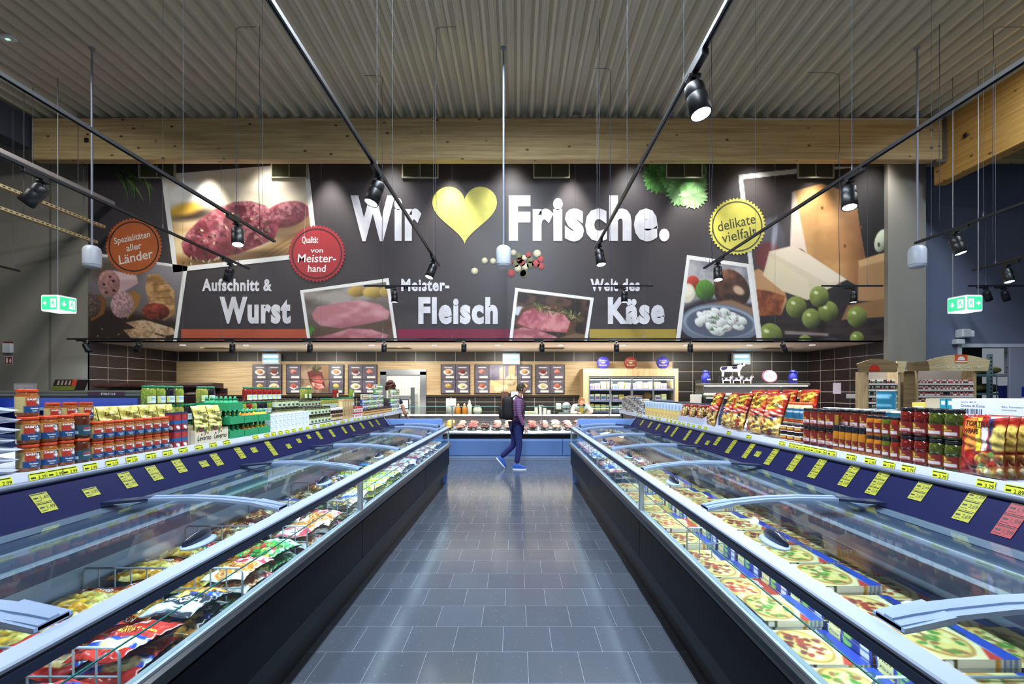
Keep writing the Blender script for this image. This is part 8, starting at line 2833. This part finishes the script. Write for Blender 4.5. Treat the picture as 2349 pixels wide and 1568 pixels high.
def cloth_mat(name, c1, c2, c3):
    m = mat(name, c1, 0.8)
    nt = m.node_tree
    tc = nt.nodes.new('ShaderNodeTexCoord')
    last = None
    for k, (prof_, sc, cc) in enumerate((('Z', 9.0, c2), ('X', 7.0, c3))):
        wv = nt.nodes.new('ShaderNodeTexWave')
        wv.bands_direction = prof_
        wv.inputs['Scale'].default_value = sc
        wv.inputs['Distortion'].default_value = 0.4
        nt.links.new(tc.outputs['Object'], wv.inputs['Vector'])
        cr = nt.nodes.new('ShaderNodeMath')
        cr.operation = 'GREATER_THAN'
        cr.inputs[1].default_value = 0.72 if k == 0 else 0.82
        nt.links.new(wv.outputs['Fac'], cr.inputs[0])
        mx = nt.nodes.new('ShaderNodeMix')
        mx.data_type = 'RGBA'
        mx.inputs['A'].default_value = (*H(c1), 1)
        if last:
            nt.links.new(last, mx.inputs['A'])
        mx.inputs['B'].default_value = (*H(cc), 1)
        nt.links.new(cr.outputs[0], mx.inputs['Factor'])
        last = mx.outputs['Result']
    nt.links.new(last, nt.nodes['Principled BSDF'].inputs['Base Color'])
    return m


SKIN1 = mat('skin_fair', '#c99078', 0.55)
SKIN2 = mat('skin_light', '#dba58c', 0.55)
JEANS = mat('jeans_blue', '#141f5c', 0.8, var=(8, 0.12))
SHIRT = cloth_mat('plaid_shirt', '#77639a', '#3c2848', '#8c4258')
M_PACK = mat('backpack_black', '#0e0d14', 0.7)

# shopper walking across the end of the aisle, towards +X
SX, SY = 0.0, 9.36
t = thing('person', 'person with a black backpack, plaid shirt and blue jeans walking across the aisle end', 'person', (SX, SY, 0))
J = {'pelvis': ((0.00, 0, 0.90), 0.125, 0.155), 'hipR': ((0.01, -0.08, 0.84), 0.10, 0.095), 'hipL': ((-0.03, 0.08, 0.84), 0.10, 0.095),
     'kneeR': ((0.045, -0.085, 0.48), 0.068, 0.068), 'ankR': ((-0.005, -0.085, 0.115), 0.058, 0.058), 'kneeL': ((-0.06, 0.085, 0.47), 0.068, 0.068), 'ankL': ((-0.33, 0.085, 0.22), 0.055, 0.055)}
skin_body('trousers', J, [('pelvis', 'hipR'), ('pelvis', 'hipL'), ('hipR', 'kneeR'), ('kneeR', 'ankR'), ('hipL', 'kneeL'), ('kneeL', 'ankL')], JEANS, t)
J = {'waist': ((0.00, 0, 0.91), 0.125, 0.16), 'belly': ((0.015, 0, 1.08), 0.120, 0.155), 'chest': ((0.03, 0, 1.27), 0.120, 0.175), 'collar': ((0.045, 0, 1.40), 0.085, 0.12), 'neck': ((0.06, 0, 1.455), 0.060, 0.060),
     'shR': ((0.03, -0.175, 1.36), 0.068, 0.068), 'elR': ((0.045, -0.225, 1.09), 0.050, 0.050), 'wrR': ((0.135, -0.21, 0.87), 0.037, 0.037), 'shL': ((0.03, 0.175, 1.36), 0.068, 0.068), 'elL': ((-0.05, 0.225, 1.10), 0.050, 0.050), 'wrL': ((0.0, 0.22, 0.87), 0.037, 0.037)}
sh_ = skin_body('shirt', J, [('waist', 'belly'), ('belly', 'chest'), ('chest', 'collar'), ('collar', 'neck'), ('chest', 'shR'), ('shR', 'elR'), ('elR', 'wrR'), ('chest', 'shL'), ('shL', 'elL'), ('elL', 'wrL')], SHIRT, t)
skin_body('neck', {'a': ((0.055, 0, 1.42), 0.052, 0.052), 'b': ((0.075, 0, 1.53), 0.050, 0.050)}, [('a', 'b')], SKIN1, t)
fingers((0.14, -0.21, 0.862), (0.35, 0, -1), (0.3, 1, 0), 1, SKIN1, t)
fingers((0.005, 0.22, 0.862), (0.25, 0, -1), (0.3, -1, 0), -1, SKIN1, t)
head(t, (0.088, 0, 1.592), PI / 2 + 0.15, 0.10, SKIN1, mat('hair_brown', '#2e2416', 0.7, var=(40, 0.3)), 'short', 0.94)


def shoe(loc, ry, parent):
    def fn(U, V):
        a = U * 2 * PI
        x = 0.135 * np.cos(a)
        wd = 0.044 + 0.006 * np.cos(a)
        hgt = 0.095 - 0.05 * np.clip((x + 0.02) / 0.15, 0, 1) ** 0.8
        r = np.sqrt(np.clip(1 - (1 - V) ** 2.2, 0, 1))
        return x * r + 0.02, wd * np.sin(a) * r, 0.022 + hgt * (1 - V ** 2.0)
    o = MB().grid(fn, 28, 10, 0).obj('shoe', mat('shoe_blue', '#1c4ea8', 0.6), parent, loc, (0, ry, 0))
    MB().prof([(0.02 + 0.138 * math.cos(2 * PI * k / 24), (0.047 + 0.006 * math.cos(2 * PI * k / 24)) * math.sin(2 * PI * k / 24)) for k in range(24)], 0.0, 0.024, 0, 'Z').obj('sole', mat('sole_white', '#d8dce2', 0.6), o)


shoe((0.03, -0.085, 0.0), 0.0, t)
shoe((-0.345, 0.085, 0.115), 0.85, t)
def pack(x0, x1, w, z0, z1, par, nm):
    def fn(U, V):
        a, b = (U - 0.5) * 2 * PI, (0.5 - V) * PI
        e = lambda t, p: np.sign(t) * np.abs(t) ** p
        cx, r = (x0 + x1) / 2, (x1 - x0) / 2
        return cx - 0.10 * (0.5 - V) * 0.4 + r * e(np.cos(a), 0.6) * e(np.cos(b), 0.45), w * e(np.sin(a), 0.6) * e(np.cos(b), 0.45), (z0 + z1) / 2 + (z1 - z0) / 2 * e(np.sin(b), 0.6)
    return MB().grid(fn, 32, 18, 0).obj(nm, M_PACK, par)


bp = pack(-0.30, -0.055, 0.165, 0.98, 1.45, t, 'backpack')
pack(-0.37, -0.24, 0.125, 1.0, 1.25, bp, 'front_pocket')
for s in (-1, 1):
    MB().tube([(-0.12, s * 0.10, 1.40), (-0.02, s * 0.115, 1.475), (0.10, s * 0.12, 1.40), (0.165, s * 0.13, 1.25), (0.10, s * 0.17, 1.10), (-0.10, s * 0.165, 1.02)], 0.016, 8).obj('strap', M_PACK, bp)

# counter assistant leaning forward over the ledge, looking down
AX, AY = at(1331, 950, 12.35)[0], 12.35
t = thing('person', 'person in a white coat leaning over the meat counter and looking down', 'person', (AX, AY, 0))
COAT = mat('coat_white', '#e2dccf', 0.8)
DARKT = mat('trousers_dark', '#22242c', 0.8)
J = {'pelvis': ((0, 0.12, 0.92), 0.15, 0.12), 'hipR': ((-0.09, 0.12, 0.84), 0.09, 0.09), 'hipL': ((0.09, 0.12, 0.84), 0.09, 0.09), 'kneeR': ((-0.10, 0.10, 0.48), 0.065, 0.065), 'kneeL': ((0.10, 0.10, 0.48), 0.065, 0.065), 'ankR': ((-0.10, 0.14, 0.08), 0.05, 0.05), 'ankL': ((0.10, 0.14, 0.08), 0.05, 0.05),
     'toeR': ((-0.10, 0.0, 0.045), 0.045, 0.04), 'toeL': ((0.10, 0.0, 0.045), 0.045, 0.04)}
skin_body('trousers', J, [('pelvis', 'hipR'), ('pelvis', 'hipL'), ('hipR', 'kneeR'), ('hipL', 'kneeL'), ('kneeR', 'ankR'), ('kneeL', 'ankL'), ('ankR', 'toeR'), ('ankL', 'toeL')], DARKT, t)
J = {'waist': ((0, 0.12, 0.93), 0.155, 0.125), 'belly': ((0, 0.04, 1.02), 0.150, 0.120), 'chest': ((0, -0.08, 1.10), 0.17, 0.125), 'collar': ((0, -0.15, 1.17), 0.10, 0.085), 'shR': ((-0.18, -0.10, 1.15), 0.072, 0.072), 'elR': ((-0.25, -0.22, 0.99), 0.055, 0.055), 'wrR': ((-0.13, -0.36, 1.012), 0.036, 0.036),
     'shL': ((0.18, -0.10, 1.15), 0.072, 0.072), 'elL': ((0.27, -0.20, 1.02), 0.055, 0.055), 'wrL': ((0.23, -0.36, 1.015), 0.036, 0.036)}
skin_body('coat', J, [('waist', 'belly'), ('belly', 'chest'), ('chest', 'collar'), ('chest', 'shR'), ('shR', 'elR'), ('elR', 'wrR'), ('chest', 'shL'), ('shL', 'elL'), ('elL', 'wrL')], COAT, t)
skin_body('neck', {'a': ((0, -0.15, 1.17), 0.055, 0.055), 'b': ((0, -0.19, 1.24), 0.05, 0.05)}, [('a', 'b')], SKIN2, t)
fingers((-0.125, -0.365, 1.012), (0.5, -1, -0.05), (0, 0, -1), 1, SKIN2, t, 'hand', 0.3)
fingers((0.228, -0.365, 1.015), (-0.3, -1, -0.05), (0, 0, -1), -1, SKIN2, t, 'hand', 0.3)
head(t, (0, -0.235, 1.275), 0.1, 0.75, SKIN2, mat('hair_blond', '#9a6a34', 0.7, var=(40, 0.3)), 'tousled', 0.92)
MB().prof([(-0.05, 1.16), (0.05, 1.16), (0.04, 0.99), (-0.04, 0.99)], -0.222, -0.214).obj('apron_bib', mat('apron_yellow', '#b89a2c', 0.7), t)

# customer with curly hair behind the can stack, seen from behind
BX, BY = at(890, 900, 9.75)[0], 9.95
t = thing('person', 'person with red-brown curly hair standing behind the can stack at the shelf end', 'person', (BX, BY, 0))
TOP = mat('top_dark', '#2a1e22', 0.8)
J = {'pelvis': ((0, 0, 0.95), 0.15, 0.12), 'hipR': ((-0.09, 0, 0.87), 0.095, 0.095), 'hipL': ((0.09, 0, 0.87), 0.095, 0.095), 'kneeR': ((-0.09, -0.02, 0.50), 0.066, 0.066), 'kneeL': ((0.09, -0.02, 0.50), 0.066, 0.066), 'ankR': ((-0.09, 0.02, 0.08), 0.05, 0.05), 'ankL': ((0.09, 0.02, 0.08), 0.05, 0.05),
     'toeR': ((-0.09, 0.15, 0.045), 0.045, 0.04), 'toeL': ((0.09, 0.15, 0.045), 0.045, 0.04)}
skin_body('trousers', J, [('pelvis', 'hipR'), ('pelvis', 'hipL'), ('hipR', 'kneeR'), ('hipL', 'kneeL'), ('kneeR', 'ankR'), ('kneeL', 'ankL'), ('ankR', 'toeR'), ('ankL', 'toeL')], DARKT, t)
J = {'waist': ((0, 0, 0.97), 0.145, 0.12), 'chest': ((0, 0.0, 1.25), 0.165, 0.125), 'collar': ((0, 0, 1.42), 0.10, 0.08), 'shR': ((-0.18, 0, 1.38), 0.062, 0.062), 'shL': ((0.18, 0, 1.38), 0.062, 0.062), 'slR': ((-0.22, 0.0, 1.27), 0.058, 0.058), 'slL': ((0.23, 0.0, 1.27), 0.058, 0.058)}
skin_body('top', J, [('waist', 'chest'), ('chest', 'collar'), ('chest', 'shR'), ('chest', 'shL'), ('shR', 'slR'), ('shL', 'slL')], TOP, t)
skin_body('arm', {'a': ((0.235, 0, 1.28), 0.045, 0.045), 'b': ((0.30, 0.02, 1.08), 0.042, 0.042), 'c': ((0.30, 0.20, 0.98), 0.030, 0.030)}, [('a', 'b'), ('b', 'c')], SKIN1, t)
skin_body('arm', {'a': ((-0.225, 0, 1.28), 0.045, 0.045), 'b': ((-0.26, 0.02, 1.08), 0.042, 0.042), 'c': ((-0.24, 0.20, 0.98), 0.030, 0.030)}, [('a', 'b'), ('b', 'c')], SKIN1, t)
fingers((0.30, 0.205, 0.978), (0, 1, -0.2), (0, 0, -1), 1, SKIN1, t)
fingers((-0.24, 0.205, 0.978), (0, 1, -0.2), (0, 0, -1), -1, SKIN1, t)
skin_body('neck', {'a': ((0, 0, 1.40), 0.05, 0.05), 'b': ((0, 0.01, 1.53), 0.048, 0.048)}, [('a', 'b')], SKIN1, t)
head(t, (0, 0.02, 1.63), PI, 0.0, SKIN1, mat('hair_auburn', '#4a2216', 0.8, var=(40, 0.3)), 'curly', 0.97)
